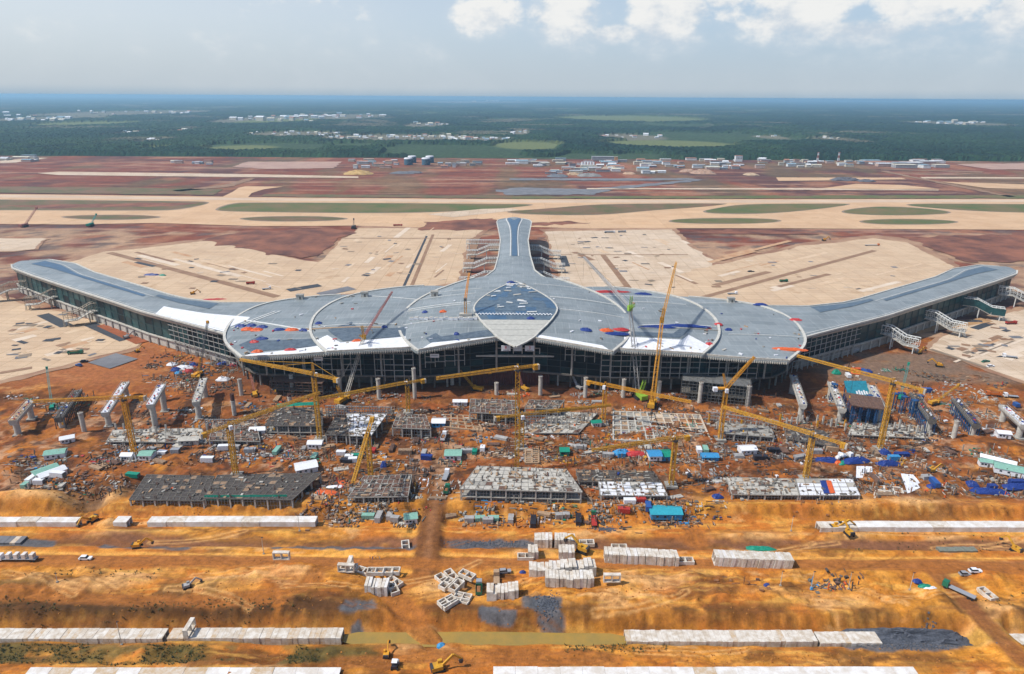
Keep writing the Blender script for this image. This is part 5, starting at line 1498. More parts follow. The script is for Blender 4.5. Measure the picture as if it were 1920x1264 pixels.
for lab, px, yb, yt, rb in PLACE:
    b = W(px, yb); b.z = GZ(b.x, b.y) - .3
    h = ztop(b.x, b.y, yt) - b.z
    e = empty('viaduct_column', b, 0, 'round pale concrete column ' + lab, 'column', 'bare round columns of the viaduct')
    hb = h * (.68 if rb else 1)
    MB().cyl((0, 0, 0), 1.35, hb, 18).build('shaft', CRETP, e, smooth=False)
    MB().cyl((0, 0, hb * .97), 1.5, .5, 18).build('collar', CRETP, e)
    g = MB()
    for k in range(14):
        a = 2 * math.pi * k / 14
        g.bar((math.cos(a) * 1.05, math.sin(a) * 1.05, hb), (math.cos(a) * 1.05, math.sin(a) * 1.05, h + .8), .14)
    g.build('starter_bars', REBAR2, e)
    if rb: MB().cyl((0, 0, hb), 1.25, h - hb, 14).build('rebar_cage', mat('rebar_cage', (.11, .05, .04), scale=1), e)
    if not rb and h > 10: MB().cyl((0, -.05, h - 1.6), 1.37, 1.2, 18).build('painted_band', mat('stain_band', (.42, .38, .33), scale=2), e)

# ------------------------------------------------------------------ hammerhead beams on twin piers
def pier_beam(label, near, far, foot, style):
    f = W(*foot); z0 = GZ(f.x, f.y) - .3
    zt = ztop(f.x, f.y, near[1] + 2)
    a, b = W(*near, zt), W(*far, zt)
    d = b - a; L = d.length; d.normalize(); az = math.atan2(d.y, d.x)
    e = empty('viaduct_pier', (a.x, a.y, 0), az, label, 'viaduct pier', 'viaduct cross-beams on the site')
    g = MB()
    sec = [(-2.3, 0), (2.3, 0), (2.3, -1.4), (1.5, -3.0), (-1.5, -3.0), (-2.3, -1.4)]
    vs = [(x, s[0], zt + s[1]) for x in (0, L) for s in sec]
    n = len(sec)
    g.add(vs, [tuple(range(n)), tuple(range(2 * n - 1, n - 1, -1))] + [(i, n + i, n + (i + 1) % n, (i + 1) % n) for i in range(n)])
    g.build('cross_beam', CRETP if style != 'dark' else CRETD, e)
    for x in (3.2, L - 4):
        MB().cyl((x, 0, z0), 1.7, zt - z0 - 2.6, 18).build('column', CRETP, e)
        MB().box((x, 0, z0 + .3), (5, 5, 1.0)).build('footing', CRET, e)
    mm = {'white': WTARP, 'tan': TIMB, 'dark': REBAR, 'grey': CRETP}[style]
    for k in range(max(3, int(L / 5))):
        MB().box((2.5 + k * 5, 0, zt + .12), (4.7, 3.6, .25)).build('deck_board', mm, e)
    for k in range(int(L / 2.2)):
        x = 1.2 + k * 2.2
        MB().box((x, random.uniform(-1.2, 1.2), zt + .55), (random.uniform(.5, 1.6), random.uniform(.4, 1.0), random.uniform(.4, .8)), random.random(), m=random.choice([BLUE, TIMB, REDT, CRETD, WTARP])).build('stacked_item', None, e)
    r = MB()
    for s in (-2.2, 2.2):
        for k in range(int(L / 3) + 1): r.bar((k * 3, s, zt), (k * 3, s, zt + 1.2), .12)
        r.bar((0, s, zt + 1.2), (L, s, zt + 1.2), .12)
    r.build('railing', GREYST, e)
    if style in ('dark',):
        for s in (-2.6, 2.6):
            fw = MB()
            for k in range(int(L / 3)):
                x = 1.5 + k * 3
                fw.bar((x, s, z0), (x, s, zt - 1.2), .4)
                if k: fw.bar((x - 3, s, z0 + 3), (x, s, zt - 4), .22)
            fw.build('falsework', BLUEST if near[0] > 960 else DARKST, e)
    return e
for lab, n_, f_, b_, st in (('tan-topped viaduct beam farthest left', (23, 789), (57, 751), (26, 822), 'tan'), ('dark viaduct beam with green falsework, second from the left', (109, 784), (147, 731), (111, 808), 'dark'), ('viaduct beam with long white sheeted top, third from the left', (196, 774), (236, 716), (199, 803), 'white'), ('narrow viaduct beam with white sheeted top, fourth from the left', (281, 759), (304, 721), (285, 807), 'white'),
                        ('viaduct beam with reddish clutter on top, fifth from the left', (367, 754), (382, 709), (368, 790), 'grey'), ('pale viaduct beam at the right corner of the hall', (1506, 759), (1487, 703), (1503, 793), 'grey'), ('pale viaduct beam left of the brown plank deck', (1580, 767), (1558, 716), (1578, 795), 'grey'), ('viaduct beam right of the brown plank deck, behind the tower crane', (1654, 764), (1634, 722), (1660, 798), 'grey'),
                        ('dark viaduct beam with blue falsework right of the large tower crane', (1749, 787), (1713, 737), (1749, 818), 'dark'), ('dark viaduct beam farthest right with blue side forms', (1832, 796), (1791, 747), (1829, 823), 'dark'), ('pale viaduct beam cut by the right edge of the picture', (1922, 797), (1880, 759), (1917, 828), 'white')):
    pier_beam(lab, n_, f_, b_, st)
# plank deck on blue falsework between two beams, and the teal form panel behind it
a, b, c, d = W(1582, 735, 13), W(1652, 746, 13), W(1660, 768, 13), W(1598, 760, 13)
e = empty('plank_deck', ((a.x + c.x) / 2, (a.y + c.y) / 2, 0), 0, 'brown plank deck on blue falsework between two viaduct beams', 'deck')
o_ = Vector((e.location.x, e.location.y, 0))
nP = 14
for k in range(nP):
    p0, p1 = a.lerp(b, k / nP) - o_, a.lerp(b, (k + .93) / nP) - o_
    q0, q1 = d.lerp(c, k / nP) - o_, d.lerp(c, (k + .93) / nP) - o_
    MB().prism([(p0.x, p0.y), (p1.x, p1.y), (q1.x, q1.y), (q0.x, q0.y)], 12.4, 13 + random.uniform(-.1, .1)).build('plank', REBAR2, e)
for u in (.06, .3, .54, .78, .97):
    for v in (.05, .5, .95):
        p = a.lerp(b, u).lerp(d.lerp(c, u), v) - o_
        lattice(MB(), (p.x, p.y, -.5), (p.x, p.y, 12.3), 1.2, 1.6, .2).build('shoring_tower', BLUEST, e)
p0 = W(1590, 741, 6); p1 = W(1634, 744, 6)
e = empty('form_panel', ((p0.x + p1.x) / 2, (p0.y + p1.y) / 2, 0), 0, 'large teal formwork panel with white patches leaning behind the plank deck', 'formwork')
w_ = (p1 - p0).length
TEALP = mat('teal_form', (.02, .22, .30), scale=.5, var=.3)
g = MB().add([(-w_ / 2, -2, 4), (w_ / 2, -2, 4), (w_ / 2, 9, 13), (-w_ / 2, 9, 13), (-w_ / 2, -1.6, 3.4), (w_ / 2, -1.6, 3.4), (w_ / 2, 9.4, 12.4), (-w_ / 2, 9.4, 12.4)], [(0, 1, 2, 3), (7, 6, 5, 4), (0, 4, 5, 1), (1, 5, 6, 2), (2, 6, 7, 3), (3, 7, 4, 0)])
g.build('panel', TEALP, e)
for k in range(5): MB().box((-1 + k * 1.6, 1.6 + (k % 2) * .5, 7.2 + (k % 2) * .45), (1.1, 3.2, .12), .1, tilt=.69).build('white_patch', WTARP, e)
for s in (-1, 1): MB().bar((s * w_ * .4, 9, 0), (s * w_ * .4, 9, 12.4), .5).build('prop', BLUEST, e)
for k, (px, py, hh) in enumerate(((1560, 752, 12), (1610, 775, 11), (1626, 772, 11), (1640, 778, 11), (1690, 775, 12), (1708, 785, 12), (1672, 770, 11), (1720, 770, 11))):
    p = W(px, py)
    e = empty('shoring_tower', (p.x, p.y, GZ(p.x, p.y)), .2, '%s blue shoring tower from the left under the right-hand viaduct' % ORD[sorted([1560, 1610, 1626, 1640, 1672, 1690, 1708, 1720]).index(px)], 'falsework', 'blue shoring towers')
    lattice(MB(), (0, 0, 0), (0, 0, hh), 2.4, 2.2, .3).build('frame', BLUEST, e)
    MB().box((0, 0, .1), (3.4, 3.4, .4)).build('base_plate', CRETP, e)
    MB().box((0, 0, hh + .2), (3.2, 3.2, .4)).build('head_beam', BLUEST, e)

# ------------------------------------------------------------------ walls at the foot of the hall
def pile_wall(label, pa, pb, h):
    a, b = W(*pa), W(*pb)
    d = b - a; L = d.length; az = math.atan2(d.y, d.x)
    e = empty('sheet_pile_wall', (a.x, a.y, GZ(a.x, a.y)), az, label, 'retaining wall')
    n = int(L / 1.25)
    me = MB().add([(0, 0, -1), (.35, -.45, -1), (.9, -.45, -1), (1.25, 0, -1), (0, 0, 1), (.35, -.45, 1), (.9, -.45, 1), (1.25, 0, 1), (0, .3, -1), (1.25, .3, -1), (0, .3, 1), (1.25, .3, 1)],
                  [(0, 1, 5, 4), (1, 2, 6, 5), (2, 3, 7, 6), (9, 8, 10, 11), (4, 5, 6, 7, 11, 10), (3, 9, 11, 7), (8, 0, 4, 10)]).mesh('sheet_pile', SHEETP)
    for k in range(n):
        o = link_mesh('sheet_pile', me, e, (k * 1.25, 0, h / 2 - 1))
        o.scale = (1, 1, (h + random.uniform(-.5, .3)) / 2 + .5)
    MB().box((L / 2, .5, h * .92), (L, .4, .6)).build('waling', CRETP, e)
    return e
pile_wall('wide rusty red sheet pile wall below the entrance', (886, 722), (1031, 722), 11.5)
pile_wall('lower rusty sheet pile wall left of the entrance, behind a crane boom', (830, 716), (886, 716), 10)
def scaffold(label, pa, pb, dep, h, m=GRATE, bay=2.4):
    a, b = W(*pa), W(*pb)
    d = b - a; L = d.length; az = math.atan2(d.y, d.x)
    e = empty('scaffold', (a.x, a.y, GZ(a.x, a.y) - .3), az, label, 'scaffold', 'scaffold blocks')
    nb, nl = max(2, int(L / bay)), max(2, int(h / 2))
    for r, y in enumerate((0, dep)):
        g = MB()
        for k in range(nb + 1): g.bar((k * L / nb, y, 0), (k * L / nb, y, h + random.uniform(-.4, 1.2)), .2)
        for j in range(1, nl + 1): g.bar((0, y, j * h / nl), (L, y, j * h / nl), .2)
        for k in range(0, nb, 3): g.bar((k * L / nb, y, 0), (min(nb, k + 2) * L / nb, y, h), .16, n=3)
        g.build('frame', m, e)
    g = MB()
    for j in range(1, nl + 1):
        for k in range(0, nb + 1, 2): g.bar((k * L / nb, 0, j * h / nl), (k * L / nb, dep, j * h / nl), .16)
    g.build('transoms', m, e)['kind'] = 'stuff'
    for j in (nl // 2, nl):
        MB().box((L / 2, dep / 2, j * h / nl - .2), (L * .98, dep * .9, .15)).build('walkway', CRETD if j < nl else m, e)
    return e
scaffold('grey scaffold block under the outer right petal', (1275, 752), (1405, 766), 14, 15)
scaffold('brown timber scaffold under the outer left petal', (508, 742), (606, 746), 10, 10, REBAR2, 4)
scaffold('dark scaffold tower behind a column under the second left petal', (700, 725), (742, 727), 5, 12, REBAR2)
scaffold('grey rebar wall behind the white slab left of centre', (612, 782), (733, 785), .6, 8, GREYST, 1.6)
scaffold('grey rebar wall beside the tall middle tower crane', (975, 800), (1050, 800), .6, 8, GREYST, 1.6)
scaffold('grey rebar wall in front of the amber luffing crane', (1322, 790), (1455, 808), .6, 7, GREYST, 1.6)
scaffold('brown shuttering block above the rusty sheet piles', (905, 716), (1020, 716), 3, 15.5, REBAR2, 2.0)
scaffold('grey net of bars left of the largest rebar deck, below the leftmost crane', (386, 800), (480, 800), .6, 6, GREYST, 1.6)

# ------------------------------------------------------------------ concrete frames and slabs under construction
def deck(label, fl, fr, br, bl, z, style, nx, ny, storeys=1, starters=.5, junk=60):
    P = [W(*p, z) for p in (fl, fr, br, bl)]
    c = sum(P, Vector()) / 4
    e = empty('concrete_frame', (c.x, c.y, 0), 0, label, 'building frame', 'concrete frames under construction')
    Q = [Vector((p.x - c.x, p.y - c.y, 0)) for p in P]
    def at(u, v): return (Q[0].lerp(Q[1], u)).lerp(Q[3].lerp(Q[2], u), v)
    g0 = min(GZ(p.x, p.y) for p in P) - .6
    slabm = {'rebar': REBAR, 'brown': REBAR2, 'conc': CRETP, 'white': WTARP, 'grey': CRET}[style]
    for s in range(storeys):
        zz = z - s * 4.2
        g = MB().prism([(q.x, q.y) for q in Q], zz - .55, zz - .12)
        g.build('slab', CRET if style != 'brown' else CRETD, e)
    # deck panels between the beams, each laid separately
    for i in range(nx):
        for j in range(ny):
            mm = slabm
            if style in ('rebar',) and random.random() < .12: mm = PLY
            if style == 'brown' and random.random() < .25: mm = random.choice([PLY, REBAR])
            if style == 'conc' and random.random() < .22: mm = random.choice([CRET, TIMB, REBAR2])
            if style == 'white' and random.random() < .15: mm = random.choice([CRETP, CRET])
            gp = .06 if style in ('rebar', 'brown') else .025
            q = [at((i + gp) / nx, (j + gp) / ny), at((i + 1 - gp) / nx, (j + gp) / ny), at((i + 1 - gp) / nx, (j + 1 - gp) / ny), at((i + gp) / nx, (j + 1 - gp) / ny)]
            dz = random.uniform(-.06, .10)
            MB().prism([(p.x, p.y) for p in q], z - .12, z + dz).build('deck_panel', mm, e)
    # beams
    bm = MB()
    for i in range(nx + 1):
        p, q = at(i / nx, 0), at(i / nx, 1)
        bm.bar((p.x, p.y, z - .1), (q.x, q.y, z - .1), .35, .5)
    for j in range(ny + 1):
        p, q = at(0, j / ny), at(1, j / ny)
        bm.bar((p.x, p.y, z - .1), (q.x, q.y, z - .1), .35, .5)
    bm.build('beams', CRET if style != 'rebar' else CRETD, e)
    # columns
    cx, cy = max(2, nx // 2), max(1, ny // 2)
    for i in range(cx + 1):
        for j in range(cy + 1):
            if 0 < i < cx and 0 < j < cy: continue
            p = at(.01 + .98 * i / cx, .02 + .96 * j / cy)
            MB().box((p.x, p.y, (g0 + z - .4) / 2), (.7, .7, z - .4 - g0)).build('column', CRETP, e)
    # starter bars and column stubs above the deck
    st = MB()
    for i in range(cx + 1):
        for j in range(cy + 1):
            if random.random() < starters:
                p = at(.03 + .94 * i / cx, .04 + .92 * j / cy)
                for k in range(5): st.bar((p.x + random.uniform(-.5, .5), p.y + random.uniform(-.5, .5), z), (p.x + random.uniform(-.6, .6), p.y + random.uniform(-.6, .6), z + random.uniform(1.2, 2.4)), .13)
    if st.v: st.build('starter_bars', REBAR2, e)['kind'] = 'stuff'
    # formwork props along the front and sides
    pr_ = MB()
    nfr = int((Q[1] - Q[0]).length / 1.6)
    for k in range(nfr + 1):
        for v in (.03, .3):
            p = at(k / nfr, v)
            pr_.bar((p.x, p.y, g0), (p.x, p.y, z - .5), .14)
    for zz in (.35, .7):
        p, q = at(0, .03), at(1, .03)
        pr_.bar((p.x, p.y, g0 + (z - g0) * zz), (q.x, q.y, g0 + (z - g0) * zz), .14)
    pr_.build('props', GREYST, e)
    rl = MB()
    for k in range(nfr + 1):
        p = at(k / nfr, 0)
        if random.random() < .7: rl.bar((p.x, p.y, z), (p.x, p.y, z + 1.1), .1)
    rl.build('guard_rail', GREYST, e)
    jk = MB()
    for _ in range(int(junk * .6)):
        p = at(random.uniform(.03, .97), random.uniform(.05, .95))
        big = random.random()
        jk.box((p.x, p.y, z + .3), (random.uniform(.4, 3.6), random.uniform(.3, 1.2), random.uniform(.2, .7)), random.choice([0, 0, 0, 1.57, 1.57, random.uniform(0, 3)]), random.choice([TIMB, PLY, CRETP, CRETD, CRETD, REBAR2, TIMB, CRET, ORNG if big < .05 else CRET, BLUE if big > .95 else CRETD]))
    o = jk.build('loose_material', None, e); o['kind'] = 'stuff'
    return e, at, z
DECKS = [
    ('dark rebar deck at the far left of the front row', (242, 937), (382, 939), (402, 893), (275, 890), 4, 'rebar', 12, 7, 1, .3, 50),
    ('large dark rebar deck with a green net along its front edge', (382, 934), (548, 937), (603, 887), (408, 891), 5, 'rebar', 14, 7, 1, .3, 60),
    ('small brown frame right of the large rebar deck, front row', (652, 933), (765, 931), (772, 890), (682, 893), 5, 'brown', 9, 5, 1, .6, 110),
    ('pale two-storey concrete frame in the middle of the front row', (862, 917), (1092, 923), (1062, 880), (895, 874), 8, 'conc', 16, 6, 2, .9, 190),
    ('silver-white slab right of the middle frame, front row', (1126, 929), (1252, 930), (1240, 905), (1122, 903), 4, 'white', 8, 4, 1, .8, 70),
    ('dark stepped rebar block behind the silver-white slab', (1085, 903), (1238, 904), (1225, 884), (1080, 881), 3, 'rebar', 12, 4, 1, .9, 110),
    ('dusty grey slab with rubble at the left of the right-hand front row', (1372, 927), (1498, 929), (1490, 898), (1362, 895), 4, 'conc', 9, 4, 1, .7, 130),
    ('white-sheeted slab with a blue and orange cloth, right-hand front row', (1500, 929), (1613, 929), (1598, 898), (1492, 898), 4, 'white', 7, 4, 1, .4, 30),
    ('dark rebar deck with green net behind it, back row left', (497, 798), (604, 799), (604, 765), (517, 764), 7, 'rebar', 10, 6, 2, .6, 110),
    ('dark deck with white sheeted half, back row left of the dirt road', (610, 815), (668, 817), (690, 785), (628, 783), 6, 'rebar', 6, 5, 1, .6, 60),
    ('white sheeted slab with stacked material, back row left', (655, 817), (695, 818), (726, 776), (650, 776), 6.5, 'white', 6, 6, 1, .8, 110),
    ('brown formwork deck on white columns, back row left of the blue shed', (735, 802), (808, 805), (798, 778), (745, 776), 6, 'brown', 8, 4, 1, .5, 80),
    ('brown deck on pale columns left of the tall middle crane, back row', (880, 773), (972, 778), (968, 751), (882, 748), 7, 'brown', 9, 4, 1, .5, 100),
    ('small brown deck right of the tall middle crane, back row', (984, 766), (1046, 767), (1058, 751), (992, 750), 7, 'brown', 6, 3, 1, .5, 80),
    ('grey concrete block with stub columns in front of the amber luffing crane', (1352, 812), (1452, 820), (1445, 800), (1352, 792), 4, 'grey', 8, 3, 1, 1, 60),
    ('dark rebar deck right of the amber luffing crane, back row', (1475, 822), (1572, 838), (1545, 808), (1470, 798), 3, 'rebar', 8, 5, 1, .6, 60),
    ('dusty slab with rubble at the left of the back row', (392, 826), (488, 828), (480, 792), (400, 790), 4, 'brown', 8, 5, 1, .7, 120),
    ('low pale slab strewn with timber below the leftmost viaduct beams', (200, 828), (388, 830), (378, 803), (212, 806), 1.6, 'conc', 12, 4, 1, .9, 200),
    ('rubble-covered pale slab at the foot of the low crane, centre right', (960, 812), (1085, 812), (1120, 775), (1050, 772), 2, 'conc', 10, 5, 1, .9, 220),
    ('low timber-strewn slab beneath the large right tower crane', (1590, 815), (1740, 822), (1720, 798), (1600, 792), 1.6, 'conc', 10, 4, 1, .9, 180)]
for dk in DECKS:
    deck(*dk)
# foundation beams
def grid_found(label, fl, fr, br, bl, nx, ny, m):
    P = [W(*p, .6) for p in (fl, fr, br, bl)]; c = sum(P, Vector()) / 4
    e = empty('foundation_grid', (c.x, c.y, 0), 0, label, 'foundation', 'foundation beam grids')
    at = lambda u, v: (P[0] - c).lerp(P[1] - c, u).lerp((P[3] - c).lerp(P[2] - c, u), v)
    for i in range(nx + 1):
        p, q = at(i / nx, 0), at(i / nx, 1)
        MB().bar((p.x, p.y, .2), (q.x, q.y, .2), .9, 1.4).build('beam', m, e)
    for j in range(ny + 1):
        p, q = at(0, j / ny), at(1, j / ny)
        MB().bar((p.x, p.y, .25), (q.x, q.y, .25), .9, 1.4).build('beam', m, e)
    for i in range(nx):
        for j in range(ny):
            q = [at((i + .1) / nx, (j + .1) / ny), at((i + .9) / nx, (j + .1) / ny), at((i + .9) / nx, (j + .9) / ny), at((i + .1) / nx, (j + .9) / ny)]
            MB().prism([(p.x, p.y) for p in q], -.5, .1 + random.uniform(-.2, .5)).build('infill_bed', random.choice([CRETP, TIMB, CRET, MATS['pallet_timber'], PLY, CULVO]), e)
grid_found('pale grid of foundation beams right of the low tower crane', (1150, 825), (1245, 828), (1225, 774), (1150, 772), 6, 6, CRETP)
grid_found('brown grid of foundation beams left of the amber luffing crane', (1245, 830), (1335, 832), (1312, 778), (1226, 775), 6, 6, CULVO)
grid_found('sandy footings beside the white-sheeted slab at right', (1620, 935), (1700, 945), (1690, 915), (1625, 908), 4, 3, CULV)
grid_found('timber-strewn footings left of the tall middle crane', (830, 800), (905, 808), (890, 780), (835, 778), 5, 4, TIMB)
grid_found('row of parallel ground beams behind the pale two-storey frame', (985, 868), (1010, 868), (1010, 842), (985, 842), 2, 7, TIMB)
# green net along the big deck, cloths on the slabs
def cloth(label, q, zs, m, name='cloth', cat='cloth', waves=.3, n=10):
    P = [W(*p, z) for p, z in zip(q, zs)]; c = sum(P, Vector()) / 4
    vs, fs = [], []
    k = 5
    for i in range(n + 1):
        for j in range(k + 1):
            p = (P[0].lerp(P[1], i / n)).lerp(P[3].lerp(P[2], i / n), j / k) - c
            vs.append((p.x, p.y, p.z + waves * (random.random() - .3)))
    for i in range(n):
        for j in range(k): fs.append((i * (k + 1) + j, (i + 1) * (k + 1) + j, (i + 1) * (k + 1) + j + 1, i * (k + 1) + j + 1))
    me = MB().add(vs, fs).mesh(name, m)
    o = link_mesh(name, me, None, c)
    md = o.modifiers.new('thickness', 'SOLIDIFY'); md.thickness = .08
    return tag(o, label, cat)
cloth('bright green net hung along the front of the large rebar deck', [(382, 938), (538, 937), (538, 928), (383, 929)], (3.4, 3.4, 6, 6), NET, waves=.15)
cloth('bright green net draped behind the back row rebar deck, left', [(517, 764), (600, 759), (596, 753), (520, 757)], (7.2, 7.2, 9, 9), NET, waves=.2)
cloth('blue and orange striped cloth, blue part, on the white-sheeted slab', [(1545, 925), (1556, 925), (1548, 901), (1537, 901)], (4.5,) * 4, BLUE, waves=.1)
cloth('orange strip of cloth beside a blue strip on the white-sheeted slab', [(1556, 925), (1566, 924), (1558, 901), (1549, 901)], (4.5,) * 4, ORNG, waves=.1)
cloth('large white sheet with dark seams spread on the orange bank at right', [(1702, 926), (1731, 912), (1712, 890), (1689, 888)], (1.2, 1.4, 3.4, 3.4), WTARP, waves=.25)
cloth('left of two white sheets hanging on the bank behind the white-sheeted slab', [(1605, 896), (1620, 896), (1621, 874), (1606, 874)], (.7, .7, 2.2, 2.2), WTARP, waves=.1)
cloth('right of two white sheets hanging on the bank behind the white-sheeted slab', [(1623, 896), (1637, 896), (1635, 875), (1623, 874)], (.7, .7, 2.2, 2.2), WTARP, waves=.1)

# ================================================================== drainage: culvert rows, loose culvert frames
def box_tube(L, w, h, t=.35, cells=2):
    """culvert length along x with open cells"""
    g = MB()
    g.box((0, 0, t / 2), (L, w, t)); g.box((0, 0, h - t / 2), (L, w, t))
    for k in range(cells + 1):
        y = -w / 2 + t / 2 + k * (w - t) / cells
        g.box((0, y, h / 2), (L * .998, t, h - 2 * t))
    return g
def row(label, x0, x1, pyb, pyf, zt, zb, seg, m, alt=None, group='box culvert runs in the trenches', cells=2):
    pa, pb = W(x0, pyb, zt), W(x1, pyb, zt)
    fa = W(x0, pyf, zt)
    wd = pa.y - fa.y
    y = (pa.y + fa.y) / 2
    L = pb.x - pa.x
    n = max(1, round(L / seg)); s = L / n
    sk = (pb.y - pa.y) / L
    e = empty('box_culvert', (pa.x, y, zb), math.atan(sk), label, 'culvert', group)
    me = box_tube(s - .07, wd, zt - zb, .4, cells).mesh('culvert_segment', m)
    me2 = None
    for k in range(n):
        mm = me
        if alt and random.random() < alt[1]:
            if me2 is None:
                me2 = me.copy(); me2.materials[0] = alt[0]
            mm = me2
        link_mesh('culvert_segment', mm, e, (s * (k + .5), random.uniform(-.14, .14), random.uniform(-.10, .08)))
    return e
row('smooth white duct at the upper left, left of the open pit', -70, 152, 969, 979, .9, -3.4, 9, CULVW, (CULV, .15))
row('long smooth white duct left of the dirt access road', 285, 596, 967.5, 979, .9, -3.4, 9, CULVW, (CULV, .1))
row('short buried end of white duct beside the sand heap', 222, 247, 968, 980, .9, -3.4, 5, CULVW)
row('long smooth white duct at the upper right', 1530, 2050, 977, 989, .9, -3.4, 9, CULVW, (CULV, .15))
row('jointed pale culvert run at the lower left corner of the trench', -90, 316, 1178, 1198, -1.6, -5.1, 2.0, CULV, (CULVO, .12))
row('jointed culvert run with brown stained segments, left of the muddy pool', 325, 645, 1177, 1197, -1.6, -5.1, 2.0, CULV, (CULVO, .35))
row('jointed pale culvert run right of the muddy pool', 1170, 1522, 1181, 1203, -1.6, -5.1, 2.0, CULV, (CULVO, .06))
row('short culvert run half buried in blue gravel', 1526, 1640, 1184, 1206, -1.7, -5.1, 2.0, CULV, (CULVO, .06))
row('culvert stub at the right edge beyond the haul road', 1880, 2050, 1188, 1208, -1.7, -5.1, 2.0, CULV)
row('wide white duct along the bottom edge, left half', 58, 640, 1251, 1275, 1.0, -1.6, 8, CULVW, (CULVO, .12))
row('wide white duct along the bottom edge, right half', 925, 1712, 1250, 1275, 1.0, -1.6, 8, CULVW, (CULVO, .08))
row('grey culvert bed at the left edge below the upper duct', -60, 52, 1005, 1018, -1.6, -2.8, 2.4, GREYPAD, (CULVO, .3))
row('weathered green-grey culvert pipe run on the right bank', 1755, 1826, 1025, 1033, .3, -1.0, 2.0, mat('mossy_concrete', (.20, .21, .17), scale=1), None)

FRM = {}
def frame_mesh(m, Lx=1.75, w=5.6, h=4.6):
    k = (m.name, Lx, w, h)
    if k not in FRM: FRM[k] = box_tube(Lx, w, h, .45, 2).mesh('culvert_frame', m)
    return FRM[k]
def gz(p, extra=0.0):
    p.z = GZ(p.x, p.y) + extra
    return p
def stack(desc, n, x0, x1, py, tilt=.0, skew=0.0, h=4.6, w=5.6, m=CULV):
    a, b = W(x0, py), W(x1, py)
    for k in range(n):
        p = a.lerp(b, (k + .5) / n) + Vector((0, w / 2 + skew * k * .25 + random.uniform(-.25, .25), 0))
        gz(p, -.12)
        o = link_mesh('culvert_frame', frame_mesh(m if random.random() < .85 else CULVW, min(2.0, (b.x - a.x) / n - .12), w, h), None, p)
        o.rotation_euler = (0, tilt + random.uniform(-.015, .015), random.uniform(-.06, .06))
        tag(o, '%s culvert frame from the left, %s' % (ORD[k], desc), 'culvert frame', 'culvert frames: ' + desc)
stack('tight block left of the crossroads', 7, 684, 727, 1119)
stack('row below the parked lorries', 9, 912, 972, 1131)
stack('back row of the double block', 17, 992, 1117, 1087)
stack('front row of the double block', 14, 1022, 1113, 1109)
stack('five-frame block under the yellow crane', 5, 1048, 1078, 1048)
stack('three-frame block on the silt ditch', 3, 990, 1009, 1048)
stack('upright group beside the gravel bed', 5, 1002, 1036, 1019)
stack('leaning row beside the yellow crane', 8, 1040, 1080, 1019, skew=-.4)
stack('long row left of the right-hand crossing', 20, 1134, 1270, 1055, skew=-.5)
stack('long leaning row at right', 20, 1340, 1482, 1061, tilt=.12, skew=-.4)
for px, py, rz, zz, lab in ((830, 1090, .7, 0, 'flat culvert frame at the top left of the tumbled heap'), (846, 1079, .6, 0, 'flat culvert frame at the upper edge of the tumbled heap'), (862, 1090, .1, 0, 'culvert frame on its side in the middle of the tumbled heap'), (876, 1083, 1.0, 1.9, 'tilted culvert frame at the right of the tumbled heap, topmost'),
        (838, 1101, -.6, 1.0, 'culvert frame resting across others in the tumbled heap'), (856, 1107, -.55, 1.8, 'large culvert frame at the front of the tumbled heap'), (868, 1124, 1.3, .6, 'culvert frame below the tumbled heap, right of two'), (866, 1128, 1.1, 0, 'culvert frame under another below the tumbled heap'), (838, 1137, -.9, .5, 'culvert frame below the tumbled heap, left of two'), (842, 1139, -.8, 0, 'culvert frame beneath the lowest left one of the heap'),
        (655, 1072, 1.57, 0, 'culvert frame lying behind the tight block, farthest left'), (665, 1075, 0, 2.4, 'upright-looking pale frame stacked left of the tight block'), (651, 1085, 1.5, 0, 'low table-like frame at the left of the tight block'), (683, 1078, 1.2, 0, 'pale frame with splayed top left of the tight block'), (705, 1083, 1.57, 2.0, 'flat frame on top behind the tight block, left of two'), (722, 1081, 1.57, 2.0, 'flat frame on top behind the tight block, middle'),
        (735, 1079, 1.57, 1.0, 'flat frame behind the tight block, rear right'), (740, 1095, .9, 0, 'open frame lying right of the tight block, upper'), (737, 1107, .5, 0, 'open frame lying right of the tight block, lower'), (1285, 1054, 1.57, 0, 'flat frame at the right end of the long row'), (985, 1045, 1.57, 0, 'small frame left of the three-frame block'), (1146, 1107, 1.57, 1.2, 'lone table-like frame on the sand right of the double block'),
        (531, 1068, 1.57, 1.2, 'lone table-like frame beside the left haul road'), (1161, 1027, 1.57, 0, 'pale frame lying behind the long row'), (1088, 1015, 1.57, 0, 'white frame right of the leaning row'), (1100, 1014, 1.57, .5, 'white frame beside the yellow crane, farthest right'), (760, 1018, .2, 0, 'lone open frame by the access road'), (1850, 1118, .2, 0, 'pale open frame on the far right slope'), (355, 1178, 0, 3.6, 'single upright frame standing on the stained culvert run')):
    p = gz(W(px, py))
    o = link_mesh('culvert_frame', frame_mesh(CULV, 1.7, 7.0, 3.6), None, (p.x, p.y, p.z + zz + (.85 if 'upright' not in lab else 0)), 0)
    o.rotation_euler = (0, R(90) if 'upright' not in lab and 'table' not in lab else 0, rz)
    if zz == 3.6: o.location.z = -1.6
    elif 'table' not in lab: o.location = o.location - Vector((math.cos(rz) * 1.8, math.sin(rz) * 1.8, 0))
    tag(o, lab, 'culvert frame', 'loose culvert frames')

o = link_mesh('gravel_bed', blob_mesh('gravel_bed', mat('blue_gravel', (.10, .11, .135), scale=1.5, var=.5), 56, 11, 3.8, 77, 40, 9), None, W(1692, 1200, -5.1))
tag(o, 'long dark blue-grey gravel bed burying the end of the right culvert run', 'gravel bed')
